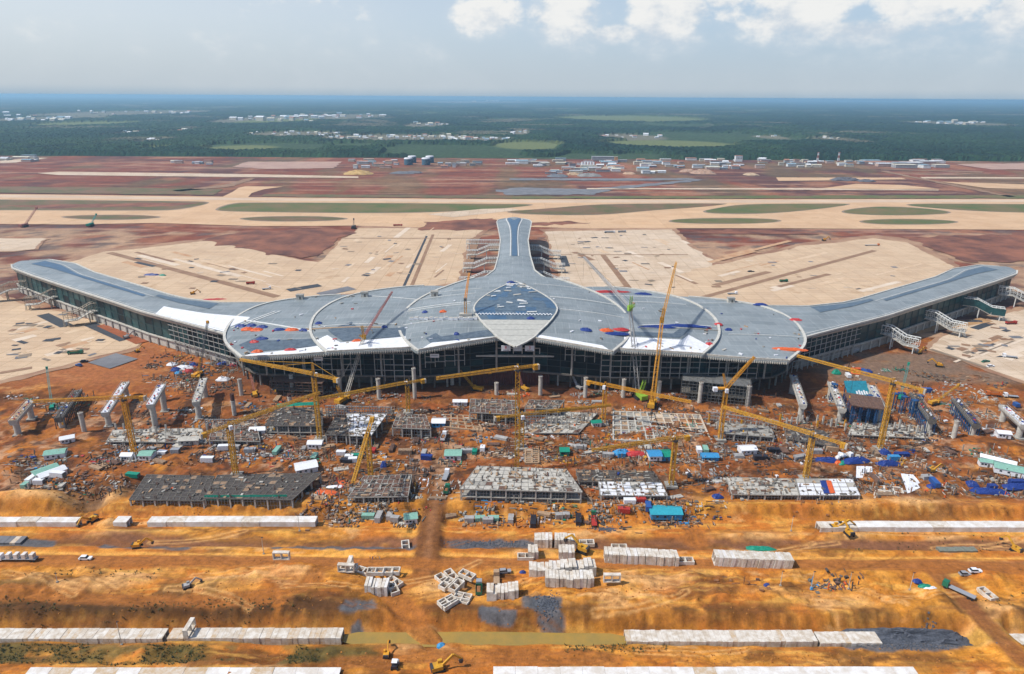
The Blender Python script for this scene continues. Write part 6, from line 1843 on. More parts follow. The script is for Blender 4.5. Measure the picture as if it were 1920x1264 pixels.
# muddy pool in the trench
MUD = mat('muddy_water', (.36, .22, .045), rough=.18, scale=.15, col2=(.27, .19, .05), spec=.5)
sheet('water', [(640, 1169), (760, 1170), (900, 1168), (1060, 1171), (1175, 1172), (1178, 1196), (1060, 1195), (900, 1197), (760, 1197), (640, 1194)], -4.05, MUD, 1)
sheet('water', [(560, 1172), (600, 1171), (640, 1173), (638, 1178), (565, 1178)], -4.9, MUD, 1)

# ------------------------------------------------------------------ vehicles and machines
def wheels(e, xs, w, r=.5):
    for x in xs:
        for s in (-1, 1):
            MB().bar((x, s * w / 2 - s * .12, r), (x, s * w / 2 + s * .12, r), 2 * r, n=12).build('wheel', RUBBER, e)
PAINT = {'white': mat('white_paint', (.75, .76, .78), rough=.35, scale=2, var=.1), 'grey': mat('grey_paint', (.30, .31, .33), rough=.35, scale=2, var=.1), 'dark': mat('dark_paint', (.03, .03, .04), rough=.35, scale=2), 'green': mat('green_paint', (.02, .16, .09), rough=.4, scale=2), 'blue': mat('blue_paint', (.03, .10, .32), rough=.4, scale=2),
         'red': mat('red_paint', (.42, .04, .03), rough=.4, scale=2), 'yellow': YEL, 'tan': TIMB, 'orange': mat('orange_paint', (.6, .16, .03), rough=.4, scale=2)}
def car(label, p, rz, c='white', L=4.8, suv=False, group='cars and vans'):
    e = empty('car', gz(p), rz, label, 'car', group)
    w = 1.95
    MB().prism([(-L / 2, -w / 2), (L / 2 - .2, -w / 2), (L / 2, -w * .3), (L / 2, w * .3), (L / 2 - .2, w / 2), (-L / 2, w / 2)], .35, 1.05).build('body', PAINT[c], e)
    cb = MB().add([(-L * .42, -w * .46, 1.05), (L * .22, -w * .46, 1.05), (L * .22, w * .46, 1.05), (-L * .42, w * .46, 1.05), (-L * (.40 if suv else .30), -w * .40, 1.75), (L * .08, -w * .40, 1.75), (L * .08, w * .40, 1.75), (-L * (.40 if suv else .30), w * .40, 1.75)], [(4, 5, 6, 7), (0, 1, 5, 4), (1, 2, 6, 5), (2, 3, 7, 6), (3, 0, 4, 7)])
    cb.build('windows', GLASSC, e)
    MB().box((-L * .13, 0, 1.79), (L * .44, w * .8, .08)).build('roof', PAINT[c], e)
    wheels(e, (-L * .3, L * .3), w, .36)
    return e
def truck(label, p, rz, cab='green', load='flat', L=9.0, group='lorries', lm=None):
    e = empty('truck', gz(p), rz, label, 'truck', group)
    w = 2.5
    MB().box((0, 0, .95), (L, 1.0, .4)).build('chassis', DARKST, e)
    co = MB().box((L / 2 - 1.1, 0, 2.0), (2.2, w, 2.4), taper=.94).build('cab', PAINT[cab], e)
    MB().box((L / 2 + .02, 0, 2.4), (.1, w * .8, .8)).build('windscreen', GLASSC, co)
    if load == 'tip':
        g = MB(); bl = L - 2.8
        g.box((-1.2, 0, 1.35), (bl, w, .2))
        for s in (-1, 1): g.box((-1.2, s * w / 2, 2.0), (bl, .12, 1.4))
        for s in (-1, 1): g.box((-1.2 + s * bl / 2, 0, 2.0), (.12, w, 1.4))
        g.build('tipper_body', PAINT.get(lm or cab, CRET), e)
        MB().box((-1.2, 0, 2.1), (bl * .9, w * .85, .7), taper=.6).build('load', SOIL2, e)
    elif load == 'mixer':
        MB().bar((-3.4, 0, 2.9), (-.6, 0, 2.3), 2.5, n=14, w2=2.0).bar((-3.4, 0, 2.9), (-4.4, 0, 3.2), 2.5, n=14, w2=1.2).build('drum', PAINT['white'], e)
    elif load == 'tank':
        MB().bar((-L / 2 + .3, 0, 2.2), (L / 2 - 2.6, 0, 2.2), 2.4, n=14).build('tank', PAINT['grey'], e)
    else:
        MB().box((-1.2, 0, 1.35), (L - 2.6, w, .25)).build('flatbed', PAINT.get(lm or 'grey'), e)
        if load == 'boxes':
            for k in range(4):
                o = link_mesh('culvert_box', frame_mesh(CULVW, 1.6, 2.3, 2.2), e, (-L / 2 + 1.2 + k * (L - 3.4) / 4 + .6, 0, 1.5))
    wheels(e, (L / 2 - 1.3, -L / 2 + 1.0, -L / 2 + 2.3), w, .5)
    return e
SOIL2 = mat('loose_soil', (.30, .13, .05), scale=1, var=.4, bump=.1)
def excavator(label, p, rz, m=YEL, s=1.0, group='excavators', reach=1.0):
    s *= .78
    e = empty('excavator', gz(p), rz, label, 'excavator', group)
    for k in (-1, 1): MB().box((0, k * 1.2 * s, .5 * s), (4.2 * s, .7 * s, .95 * s), taper=.9).build('track', RUBBER, e)
    MB().box((-.5 * s, 0, 1.7 * s), (3.4 * s, 2.6 * s, 1.3 * s)).build('house', m, e)
    MB().box((-2.0 * s, 0, 1.8 * s), (.8 * s, 2.6 * s, 1.4 * s), taper=.9).build('counterweight', DARKST, e)
    co = MB().box((.7 * s, .8 * s, 2.3 * s), (1.5 * s, 1.0 * s, 1.9 * s), taper=.9).build('cab', m, e)
    MB().box((1.46 * s, .8 * s, 2.5 * s), (.08, .8 * s, 1.2 * s)).build('window', GLASSC, co)
    a, b, c = (1.0 * s, -.4 * s, 1.9 * s), (4.6 * s * reach, -.4 * s, 5.0 * s), (7.2 * s * reach, -.4 * s, 2.6 * s)
    MB().bar(a, b, .55 * s, .8 * s).build('boom', m, e)
    MB().bar(b, c, .45 * s, .6 * s).build('stick', m, e)
    MB().add([Vector(c) + Vector(v) * s for v in ((-.5, -.6, .2), (.4, -.6, -.2), (0, -.6, -1.3), (-.9, -.6, -.9), (-.5, .6, .2), (.4, .6, -.2), (0, .6, -1.3), (-.9, .6, -.9))], [(0, 1, 2, 3), (7, 6, 5, 4), (0, 4, 5, 1), (1, 5, 6, 2), (2, 6, 7, 3), (3, 7, 4, 0)]).build('bucket', DARKST, e)
    MB().bar((1.4 * s, -.4 * s, 1.7 * s), (3.2 * s * reach, -.4 * s, 3.9 * s), .22 * s).build('ram', GREYST, e)
    return e
PV = lambda x, y: W(x, y)
car('white hatchback on the left haul road', PV(161, 1048), 0.02, 'white', 5.4)
car('grey estate car parked beside the right-hand double block', PV(946, 1075), .15, 'grey', 5.6, True)
car('white pickup on the right haul road, in front of a small trailer', PV(1826, 1080), 0.0, 'white', 5.2)
car('dark trailer van behind the white pickup', PV(1808, 1081), 0.0, 'grey', 4.6, True)
car('black car on the orange road right of the silver-white slab', PV(1292, 892), 1.5, 'dark', 5)
truck('flatbed lorry carrying four white culvert boxes at the left edge', PV(34, 1050), math.pi, 'white', 'boxes', 17)
truck('small tan lorry parked above the row of frames', PV(931, 1090), 1.6, 'tan', 'flat', 7, lm='tan')
truck('small green-grey lorry parked beside the tumbled heap', PV(898, 1108), 1.6, 'grey', 'tip', 8, lm='green')
truck('green-cabbed flatbed lorry on the diagonal road at right', PV(1797, 1112), 2.3, 'green', 'flat', 12)
truck('white tanker lorry below the outer right petal', PV(1598, 662), 3.6, 'white', 'tank', 13)
truck('white concrete mixer behind the blue tarpaulin rolls', PV(1585, 860), .4, 'white', 'mixer', 9)
truck('white concrete mixer parked next to another at the blue rolls, left one', PV(1572, 862), .9, 'white', 'mixer', 8)
truck('green-topped lorry on the access road near the crossroads of the site', PV(838, 922), 1.5, 'green', 'tip', 7)
truck('white-cabbed lorry going up the access road', PV(836, 895), 1.45, 'white', 'flat', 9)
truck('white and grey lorry parked left of the tall middle crane yard', PV(832, 822), 1.5, 'white', 'tip', 9)
truck('green lorry with long red load left of the blue shed at the bottom', PV(1114, 968), 1.5, 'green', 'flat', 11, lm='red')
truck('orange lorry at the right edge of the plain road by the apron', PV(1862, 742), 2.9, 'orange', 'tip', 9)
truck('white-cabbed lorry at the right edge of the plain road by the apron', PV(1895, 745), 2.9, 'white', 'flat', 9)
truck('green lorry on the lower left apron', PV(142, 664), .2, 'green', 'tip', 11)
car('blue car on the lower left apron, nearer the dirt road', PV(148, 686), 2.8, 'blue', 5.5)
car('dark car on the lower left apron, next to a blue one', PV(158, 679), .3, 'dark', 5.5)
truck('white lorry on the lower right apron', PV(1893, 671), 2.8, 'white', 'flat', 10)
car('dark green car on the lower right apron', PV(1848, 679), .3, 'green', 7)
car('white van on the lower right apron edge', PV(1857, 688), .2, 'white', 6, True)
truck('red lorry on the orange track by the right concourse', PV(1895, 608), .1, 'red', 'tip', 10)
truck('red lorry on the large left apron', PV(470, 533), .1, 'red', 'tip', 9)
truck('white lorry on the large left apron', PV(500, 543), .4, 'white', 'flat', 9)
truck('red lorry at the edge of the taxiway left of the central pier', PV(746, 424), .1, 'red', 'tip', 14)
truck('orange lorry on the right apron by the red bank', PV(1635, 461), .05, 'orange', 'flat', 20)
car('dark vehicle on the right apron centre', PV(1408, 510), .1, 'dark', 8)
truck('green lorry on the right apron', PV(1469, 529), .1, 'green', 'tip', 9)
truck('white lorry at the lower left of the right apron', PV(1373, 552), .1, 'white', 'flat', 10)
truck('white coach-like lorry near the top of the central right apron', PV(1143, 437), .1, 'white', 'tank', 16)
truck('grey lorry near the top of the central right apron', PV(1166, 436), .1, 'grey', 'tip', 12)
excavator('big yellow excavator at the bottom centre', PV(822, 1254), .35, YEL, 1.5)
excavator('yellow excavator in the pit at left', PV(172, 967), 4.4, YEL, 1.35)
excavator('small dark yellow excavator above the bottom duct, left of centre', PV(724, 1222), 1.6, YEL2, 1.0)
excavator('green and yellow excavator on the gravel strip at left', PV(258, 1024), .2, YEL2, 1.2)
excavator('yellow excavator on the upper right duct', PV(1566, 988), .1, YEL, 1.4, reach=1.2)
excavator('yellow excavator in front of the upper right duct', PV(1592, 1000), 1.8, YEL, 1.3)
excavator('yellow excavator at the right edge by the haul road', PV(1906, 1028), 2.0, YEL, 1.3)
excavator('yellow crane-like excavator among the leaning culvert frames', PV(1092, 1032), 2.6, YEL, 1.6)
excavator('yellow excavator by the white boarding bridge nearest the hall, right', PV(1722, 663), .4, YEL, 1.3)
excavator('orange excavator on the grey yard at right', PV(1760, 687), 2.8, YEL2, 1.4)
excavator('yellow excavator among clutter in the right yard', PV(1745, 893), .2, YEL, 1.2)
excavator('grey-yellow excavator on the red mud by the left concourse', PV(238, 635), .6, GREYST, 1.4)
excavator('yellow excavator on the red mud at the end of the left apron', PV(258, 660), 1.0, YEL, 1.0)
excavator('small yellow excavator by the left earth heap', PV(352, 1105), .5, GREYST, 1.0)
excavator('yellow loader on the dirt edge of the large left apron', PV(362, 552), .2, YEL2, 1.3)
excavator('orange excavator at the far edge of the right apron', PV(1545, 452), .2, YEL2, 1.6)
e = empty('road_roller', gz(PV(741, 1250)), 1.55, 'white-canopied road roller at the bottom, left of the big excavator', 'roller')
MB().bar((1.6, -1.1, .8), (1.6, 1.1, .8), 1.6, n=16).build('drum', GREYST, e); MB().box((-.6, 0, 1.4), (2.8, 1.9, 1.0)).build('body', PAINT['dark'], e); MB().box((-.4, 0, 3.0), (2.0, 2.0, .15)).build('canopy', PAINT['white'], e)
for k in (-1, 1): MB().bar((-1.5, k * .9, .7), (-1.5, k * 1.2, .7), 1.4, n=12).build('wheel', RUBBER, e); MB().bar((.4, k * .9, 1.6), (.4, k * .9, 3), .1).build('canopy_post', PAINT['dark'], e); MB().bar((-1.2, k * .9, 1.6), (-1.2, k * .9, 3), .1).build('canopy_post', PAINT['dark'], e)

# ------------------------------------------------------------------ huts, containers, stacks
def container(label, p, rz, m, L=6.5, w=2.6, h=2.8, group='site containers', roof=None):
    e = empty('container', gz(p, -.05), rz, label, 'container', group)
    g = MB().box((0, 0, h / 2), (L, w, h))
    n = int(L / .8)
    for k in range(n):
        for s in (-1, 1): g.box((-L / 2 + (k + .5) * L / n, s * (w / 2 + .03), h / 2), (.35, .08, h * .9))
    g.build('shell', m, e)
    MB().box((0, 0, h + .06), (L + .1, w + .1, .14)).build('roof', roof or m, e)
    MB().box((L / 2 + .05, 0, h / 2), (.08, w * .85, h * .86)).build('door', CRETD, e)
    return e
def hut(label, p, rz, wall, roof, L=8, w=4.5, h=3.0, group='site huts'):
    e = empty('site_hut', gz(p, -.05), rz, label, 'hut', group)
    MB().box((0, 0, h / 2), (L, w, h)).build('walls', wall, e)
    o = .4
    MB().add([(-L / 2 - o, -w / 2 - o, h), (L / 2 + o, -w / 2 - o, h), (L / 2 + o, w / 2 + o, h), (-L / 2 - o, w / 2 + o, h), (-L / 2 - o, 0, h + 1.2), (L / 2 + o, 0, h + 1.2)], [(0, 1, 5, 4), (2, 3, 4, 5), (0, 4, 3), (1, 2, 5), (3, 2, 1, 0)]).build('roof', roof, e)
    MB().box((L * .2, -w / 2 - .03, 1.0), (1.0, .1, 2.0)).build('door', CRETD, e)
    for x in (-.3, -.05): MB().box((L * x, -w / 2 - .03, 1.7), (1.1, .1, .9)).build('window', GLASSC, e)
    return e
WPNT, GRN, TQ = PAINT['white'], mat('pale_green_roof', (.22, .42, .34), scale=1, var=.2), mat('turquoise_roof', (.03, .33, .42), scale=1, var=.2)
for lab, px, py, rz, wl_, rf, L, w in (
    ('pale green roofed hut on the left slope, left of a white one', 88, 893, .9, WPNT, GRN, 11, 6), ('white roofed hut beside the pale green one on the left slope', 100, 897, .9, WPNT, WPNT, 12, 6), ('green roofed hut higher on the left slope', 107, 860, .3, WPNT, GRN, 10, 6), ('white roofed hut alone above the left slope', 128, 829, .5, WPNT, WPNT, 7, 5),
    ('white roofed hut beside the large rebar deck', 575, 884, .4, WPNT, WPNT, 11, 8), ('turquoise roofed shed at the bottom of the site, right of centre', 1247, 960, 0, LBLUE, TQ, 15, 8), ('pale green roofed hut left of the middle yard', 850, 855, 0, WPNT, GRN, 9, 7), ('tall blue shed beside the dirt road, back row', 823, 797, 0, LBLUE, WPNT, 8, 7),
    ('pale green roofed hut at the far right', 1890, 890, -.5, WPNT, GRN, 14, 8), ('long white roofed hut at the far right', 1868, 875, -.6, WPNT, WPNT, 16, 4), ('small green roofed hut left of the long white one, far right', 1845, 876, -.3, WPNT, GRN, 6, 4), ('white roofed hut by the right viaduct', 1878, 822, -.2, WPNT, WPNT, 7, 5),
    ('dark green hut in the middle of the yard behind the pale frame', 1058, 853, 0, GREENT, GREENT, 5, 5), ('green roofed hut at the foot of the amber crane in front of the lime one', 1117, 797, .2, WPNT, GREENT, 6, 4), ('pale hut behind the brown formwork deck', 863, 758, 0, WPNT, WPNT, 9, 4), ('pale green roofed hut below the leftmost tower crane', 277, 858, 0, WPNT, GRN, 7, 6),
    ('white hut left of the pale green one below the leftmost tower crane', 240, 858, 0, WPNT, WPNT, 6, 4), ('grey roofed hut below the dusty back row slab', 357, 834, .1, CRETP, CRETP, 11, 5), ('white hut in the yard below the back row, left', 592, 838, 0, WPNT, WPNT, 8, 5), ('white hut with blue door left of the back row', 485, 815, .1, WPNT, WPNT, 9, 5),
    ('pale green hut in the yard right of the dirt road', 1400, 850, .1, WPNT, WPNT, 9, 6), ('turquoise topped hut below the bank, centre left', 770, 968, .2, WPNT, GRN, 6, 5), ('blue roofed hut on the orange road right of the blue yard', 1329, 864, 0, LBLUE, LBLUE, 9, 5), ('green and blue roofed hut at the end of the blue yard', 1240, 858, .05, LBLUE, GREENT, 10, 8),
    ('white walled hut left of the green and blue roofed one', 1226, 862, .05, WPNT, LBLUE, 7, 7)):
    hut(lab, W(px, py), rz, wl_, rf, L, w)
_cc = [(250, 895, GREENT), (390, 868, WPNT), (655, 862, WPNT), (668, 860, GREENT), (650, 868, PAINT['dark']), (662, 867, WPNT), (1310, 850, WPNT), (1322, 850, GRN), (1425, 862, PAINT['dark']), (875, 848, GREYST), (890, 850, GREENT), (905, 846, WPNT), (1140, 858, GREYST), (1165, 860, LBLUE), (700, 848, PAINT['red']), (640, 853, WPNT), (520, 852, GRN), (470, 850, PAINT['grey']),
       (690, 962, GRN), (710, 964, GREYST), (730, 962, GREYST), (740, 968, GREYST), (880, 968, GREYST), (900, 966, GRN), (915, 970, GREYST), (925, 966, GRN), (958, 966, GREYST), (1000, 972, PAINT['dark']), (1055, 962, GREYST), (1085, 968, PAINT['dark']), (1200, 945, PAINT['red']), (1180, 948, WPNT), (1215, 955, PAINT['blue']), (1170, 958, PAINT['red']),
       (1750, 915, PAINT['blue']), (1860, 915, BLUE), (1905, 908, BLUE), (1735, 905, GREYST), (1675, 862, LBLUE), (1690, 855, BLUE), (1640, 850, PLY), (1560, 845, TIMB), (1530, 850, GREYST), (1450, 848, PAINT['dark']), (590, 858, GRN), (60, 905, WPNT), (112, 905, WPNT), (75, 910, WPNT), (50, 912, GRN), (1590, 706, WPNT), (1620, 700, PAINT['blue']), (1605, 696, ORNG), (1690, 742, BLUE), (1735, 735, PAINT['blue']), (1905, 762, PAINT['blue']),
       (285, 845, GREYST), (305, 850, WPNT), (420, 845, WPNT), (440, 842, GREYST), (330, 852, PAINT['grey']), (1090, 842, GREYST), (760, 850, PLY), (800, 860, BLUE), (795, 852, GREYST)]
_cn = {GREENT: 'green', WPNT: 'white', GRN: 'pale green', GREYST: 'grey', LBLUE: 'light blue', BLUE: 'deep blue', ORNG: 'orange', PLY: 'brown', TIMB: 'tan', PAINT['dark']: 'dark', PAINT['red']: 'red', PAINT['grey']: 'grey', PAINT['blue']: 'blue'}
_zone = lambda x, y: ('below the front row' if 935 < y else 'between the two rows' if y > 838 and 200 < x < 1720 else 'on the left slope' if x < 200 else 'by the right edge' if y > 838 else 'behind the right viaduct')
_byl = {}
for x, y, m_ in _cc: _byl.setdefault((_cn[m_], _zone(x, y)), []).append(x)
for x, y, m_ in _cc:
    k = (_cn[m_], _zone(x, y)); xs = sorted(_byl[k])
    lab = ('%s %s box container %s from the left %s' % ('the', k[0], ORD[xs.index(x)], k[1])) if len(xs) > 1 else 'only %s box container %s' % k
    container(lab.replace('the ', '', 1), W(x, y), random.choice([0, 0, .1, -.15, 1.5]), m_, random.uniform(4, 8), 2.6, random.uniform(1.8, 2.8))
for px, py, lx, ly, lz, c, lab in ((1552, 864, 17, 5, 2.2, 'blue', 'long blue tarpaulin heap left of the white mixers'), (1605, 867, 17, 6, 2.4, 'blue', 'long blue tarpaulin heap below the white mixers'), (1665, 870, 15, 6, 2.4, 'blue', 'blue tarpaulin heap right of the white mixers'), (1572, 868, 5, 4, 1.6, 'orange', 'orange bundle between two long blue heaps'), (1582, 869, 7, 4, 1.6, 'green', 'green bundle between two long blue heaps'),
        (1657, 848, 8, 6, 2, 'blue', 'blue tarpaulin at the foot of the large right tower crane'), (1856, 921, 20, 6, 1.8, 'blue', 'flat deep blue tarpaulin at the far right, left of two'), (1908, 914, 18, 7, 1.8, 'blue', 'flat deep blue tarpaulin at the right edge, right of two'), (1822, 908, 7, 6, 2.2, 'blue', 'blue and violet bundle on the right slope'), (1745, 918, 5, 4, 1.6, 'blue', 'small blue bundle right of the white sheet on the bank'),
        (1165, 853, 12, 6, 2.4, 'light blue', 'light blue tarpaulin at the left of the coloured yard'), (1190, 856, 14, 6, 1.6, 'red', 'pink and red crumpled sheets in the coloured yard'), (1180, 850, 8, 4, 1.4, 'orange', 'orange crumpled sheet in the coloured yard'), (1345, 935, 6, 4, 1.5, 'blue', 'blue bundle left of the dusty grey slab'), (384, 863, 4, 4, 2.2, 'blue', 'round blue bundle in the left yard'),
        (720, 875, 4, 4, 3, 'blue', 'blue barrel-like bundle behind the small brown frame'), (640, 905, 9, 5, .6, 'orange', 'orange sheet left of the small brown frame, upper'), (612, 928, 11, 6, .6, 'orange', 'orange sheet left of the small brown frame, lower'), (628, 915, 9, 3, .5, 'white', 'white sheet between two orange sheets'), (980, 1078 - 2, 3, 2, 1, 'blue', 'small blue bundle at the edge of the tumbled heap'),
        (828, 1196 + 2, 4, 3, 1.4, 'light blue', 'small blue pump raft at the edge of the muddy pool'), (1438, 1100, 3, 2, 1, 'blue', 'small blue bundle on the right bench'), (1735, 1103, 6, 3, 1.6, 'green', 'green and white sheeted heap beside the diagonal road'), (1745, 1108, 7, 4, 1.2, 'white', 'white sheet heap beside the diagonal road'), (1720, 1092, 4, 3, 1.2, 'blue', 'blue bundle beside the diagonal road'),
        (1428, 1020, 14, 4, 1.0, 'green', 'dark green net heap on the right bank above the long row'), (285, 516, 20, 6, 2.0, 'blue', 'blue tarpaulin stack on the large left apron'), (305, 517, 8, 5, 1.8, 'green', 'yellow-green bundle right of the blue stack on the left apron'), (400, 562, 26, 4, 1.2, 'red', 'long red sheet behind the left concourse'), (1625, 697, 9, 5, 2, 'blue', 'blue bundle in the clutter behind the plank deck'), (1606, 700, 8, 5, 1.6, 'orange', 'orange bundle in the clutter behind the plank deck'),
        (345, 690, 14, 7, 2.0, 'white', 'white heap in the bundle yard left of the hall'), (330, 694, 8, 5, 2.4, 'blue', 'blue heap at the left of the bundle yard left of the hall'), (352, 697, 8, 5, 2.2, 'red', 'red heap in the bundle yard left of the hall'), (363, 685, 7, 5, 2.4, 'blue', 'blue heap at the right of the bundle yard left of the hall'), (322, 684, 8, 5, 1.8, 'white', 'white heap at the back of the bundle yard left of the hall'), (418, 712, 10, 6, 2.2, 'white', 'white and blue heap by the left corner columns'),
        (424, 682, 14, 5, 2.0, 'blue', 'blue heap just left of the outer left petal'), (440, 684, 7, 6, 3, 'red', 'dull red bundle just left of the outer left petal'), (335, 700, 6, 4, 1.6, 'light blue', 'light blue heap at the front of the bundle yard left of the hall'), (1568, 700, 7, 5, 3, 'green', 'dark green bundle right of the hall corner'), (545, 1264 - 340, 3, 2, 1, 'green', 'small green bundle beside the green net')):
    heap(gz(W(px, py)), lx, ly, lz, c, lab, group='tarpaulins and bundles on the site', rz=random.uniform(-.2, .2))

# stacked timber, pipes and sheets: each stack one thing of layered pieces
def mstack(label, p, rz, m, L, w, n, lay, pipe=False):
    e = empty('material_stack', gz(p), rz, label, 'material stack', 'stacks of building material')
    me = (MB().bar((-L / 2, 0, .2), (L / 2, 0, .2), .42, n=8) if pipe else MB().box((0, 0, .14), (L, w / n * .86, .26))).mesh('pipe' if pipe else 'plank', m)
    for j in range(lay):
        for k in range(n):
            link_mesh('pipe' if pipe else 'plank', me, e, (random.uniform(-.25, .25), -w / 2 + (k + .5) * w / n, j * (.42 if pipe else .3)))
_pos = [(p, q) for p, q in ((215, 868), (300, 836), (335, 838), (462, 838), (545, 846), (570, 842), (615, 840), (705, 838), (735, 842), (780, 828), (860, 838), (925, 836), (940, 826), (1010, 826), (1030, 836), (1075, 838), (1110, 850), (1215, 840), (1275, 838), (1360, 846), (1385, 858), (1410, 838), (1470, 846), (1500, 858), (1545, 838), (1615, 842), (1700, 838), (1735, 848), (1780, 850), (640, 880), (660, 920), (585, 900), (600, 940), (820, 935), (845, 960), (1020, 960), (1105, 945), (1265, 935), (1330, 920), (1345, 905), (1640, 905), (1660, 930), (180, 880), (120, 915), (300, 870), (1320, 700), (465, 762), (520, 750), (640, 765), (960, 742), (1040, 745), (1120, 755), (1430, 775), (1460, 765), (1850, 815), (1860, 800))]
_kinds = [('tan timber', TIMB, 6, 0), ('grey steel pipe', GREYST, 7, 1), ('brown plywood', PLY, 5, 0), ('rusty bar', REBAR2, 8, 1), ('pale plank', CRETP, 5, 0)]
_ks = [random.choice(_kinds) for _ in _pos]
for (px, py), k in zip(_pos, _ks):
    z = ('in front of the front row' if py > 930 else 'among the front row frames' if py > 865 else 'between the two rows' if py > 830 else 'near the hall front' if py < 790 else 'by the right viaduct')
    same = sorted(a for (a, b), kk in zip(_pos, _ks) if kk is k and ('in front of the front row' if b > 930 else 'among the front row frames' if b > 865 else 'between the two rows' if b > 830 else 'near the hall front' if b < 790 else 'by the right viaduct') == z)
    lab = '%s stack %s from the left %s' % (k[0], ORD[same.index(px)], z) if len(same) > 1 else 'single %s stack %s' % (k[0], z)
    mstack(lab, W(px, py), random.choice([0, 1.57, .3, -.4]), k[1], random.uniform(4, 9), random.uniform(2, 4), k[2], random.randint(2, 4), bool(k[3]))

# pale stub columns standing among the back row
for desc, xa, ya, xb, yb, n in (('behind the grey block right of the luffing crane', 1462, 792, 1600, 806, 14), ('in front of the amber luffing crane', 1332, 800, 1440, 812, 12), ('on the rubble slab centre right', 985, 806, 1110, 790, 14), ('on the left back row slab', 392, 806, 486, 806, 10), ('below the leftmost viaduct beams', 215, 812, 372, 812, 12), ('under the large right tower crane', 1600, 806, 1735, 812, 12)):
    for k in range(n):
        p = W(xa + (xb - xa) * k / (n - 1), ya + (yb - ya) * k / (n - 1)) + Vector((0, random.uniform(-5, 5), 0))
        gz(p)
        h = random.uniform(3.5, 6.5)
        e = empty('stub_column', p, 0, '%s pale stub column from the left %s' % (ordn(k), desc), 'column', 'stub columns ' + desc)
        MB().box((0, 0, h / 2), (.9, .9, h)).build('shaft', CRETP if k % 3 else YEL2 if 'luffing' in desc and k % 6 == 0 else CRETP, e)
        g = MB()
        for q in range(4): g.bar(((q % 2 - .5) * .6, (q // 2 - .5) * .6, h), ((q % 2 - .5) * .6, (q // 2 - .5) * .6, h + 1.3), .12)
        g.build('starter_bars', REBAR2, e)['kind'] = 'stuff'
# poles along the haul road
for i, (px, py, yt) in enumerate(((226, 1199, 1166), (110, 1100, 1075), (561, 990, 966), (1054, 1033 - 60, 950), (1462, 1105, 1071), (1521, 1103, 1072), (1590, 1108, 1073), (1706, 1105, 1074), (1484, 990, 968), (494, 1035, 1008))):
    p = gz(W(px, py)); h = ztop(p.x, p.y, yt) - p.z
    xs = sorted((226, 110, 561, 1054, 1462, 1521, 1590, 1706, 1484, 494))
    e = empty('lamp_pole', p, 0, '%s thin site lamp pole from the left in the foreground' % ORD[xs.index(px)], 'pole', 'site lamp poles')
    MB().cyl((0, 0, -.3), .16, h + .3, 8, r2=.09).build('pole', CRETP, e); MB().box((.3, 0, h), (.9, .3, .25)).build('lamp', PAINT['dark'], e); MB().box((0, 0, .15), (.8, .8, .5)).build('footing', CRET, e)

# people by the silt ditch
def person_mesh():
    v = [(0, 0, .95), (0, 0, 1.2), (0, 0, 1.42), (0, 0, 1.52), (0, .02, 1.66), (.2, 0, 1.40), (.27, .02, 1.12), (.28, .1, .88), (-.2, 0, 1.40), (-.27, .02, 1.12), (-.26, .12, .88), (.1, 0, .9), (.12, .03, .48), (.12, -.02, .06), (.12, .12, .03), (-.1, 0, .9), (-.12, -.04, .48), (-.12, -.12, .06), (-.12, .0, .03)]
    ed = [(0, 1), (1, 2), (2, 3), (3, 4), (2, 5), (5, 6), (6, 7), (2, 8), (8, 9), (9, 10), (0, 11), (11, 12), (12, 13), (13, 14), (0, 15), (15, 16), (16, 17), (17, 18)]
    rr = [.15, .16, .15, .06, .11, .07, .05, .04, .07, .05, .04, .1, .07, .05, .04, .1, .07, .05, .04]
    me = bpy.data.meshes.new('person'); me.from_pydata(v, ed, [])
    o = bpy.data.objects.new('person', me); COL.objects.link(o)
    bpy.context.view_layer.objects.active = o
    sk = o.modifiers.new('skin', 'SKIN')
    if not me.skin_vertices: bpy.ops.object.skin_root_mark() if False else None
    for i, r in enumerate(rr): me.skin_vertices[0].data[i].radius = (r, r * .8)
    me.skin_vertices[0].data[0].use_root = True
    o.modifiers.new('sub', 'SUBSURF').levels = 1
    out = bpy.data.meshes.new_from_object(o.evaluated_get(bpy.context.evaluated_depsgraph_get()))
    bpy.data.objects.remove(o)
    return out
if True:
    pm = person_mesh()
    for i, (px, c) in enumerate(((694, 'dark'), (699, 'blue'), (705, 'dark'), (712, 'grey'))):
        m_ = pm.copy(); m_.materials.clear(); m_.materials.append(PAINT[c])
        p = gz(W(px, 1048))
        o = link_mesh('person', m_, None, p, random.uniform(0, 6))
        tag(o, '%s from the left of four workers in %s clothes standing at the haul road edge' % (ORD[i], {'dark': 'dark', 'blue': 'blue', 'grey': 'grey'}[c]), 'person', 'workers on the haul road')
        MB().cyl((0, .02, 1.66), .15, .13, 10, r2=.08).build('helmet', YEL if i % 2 else PAINT['white'], o)

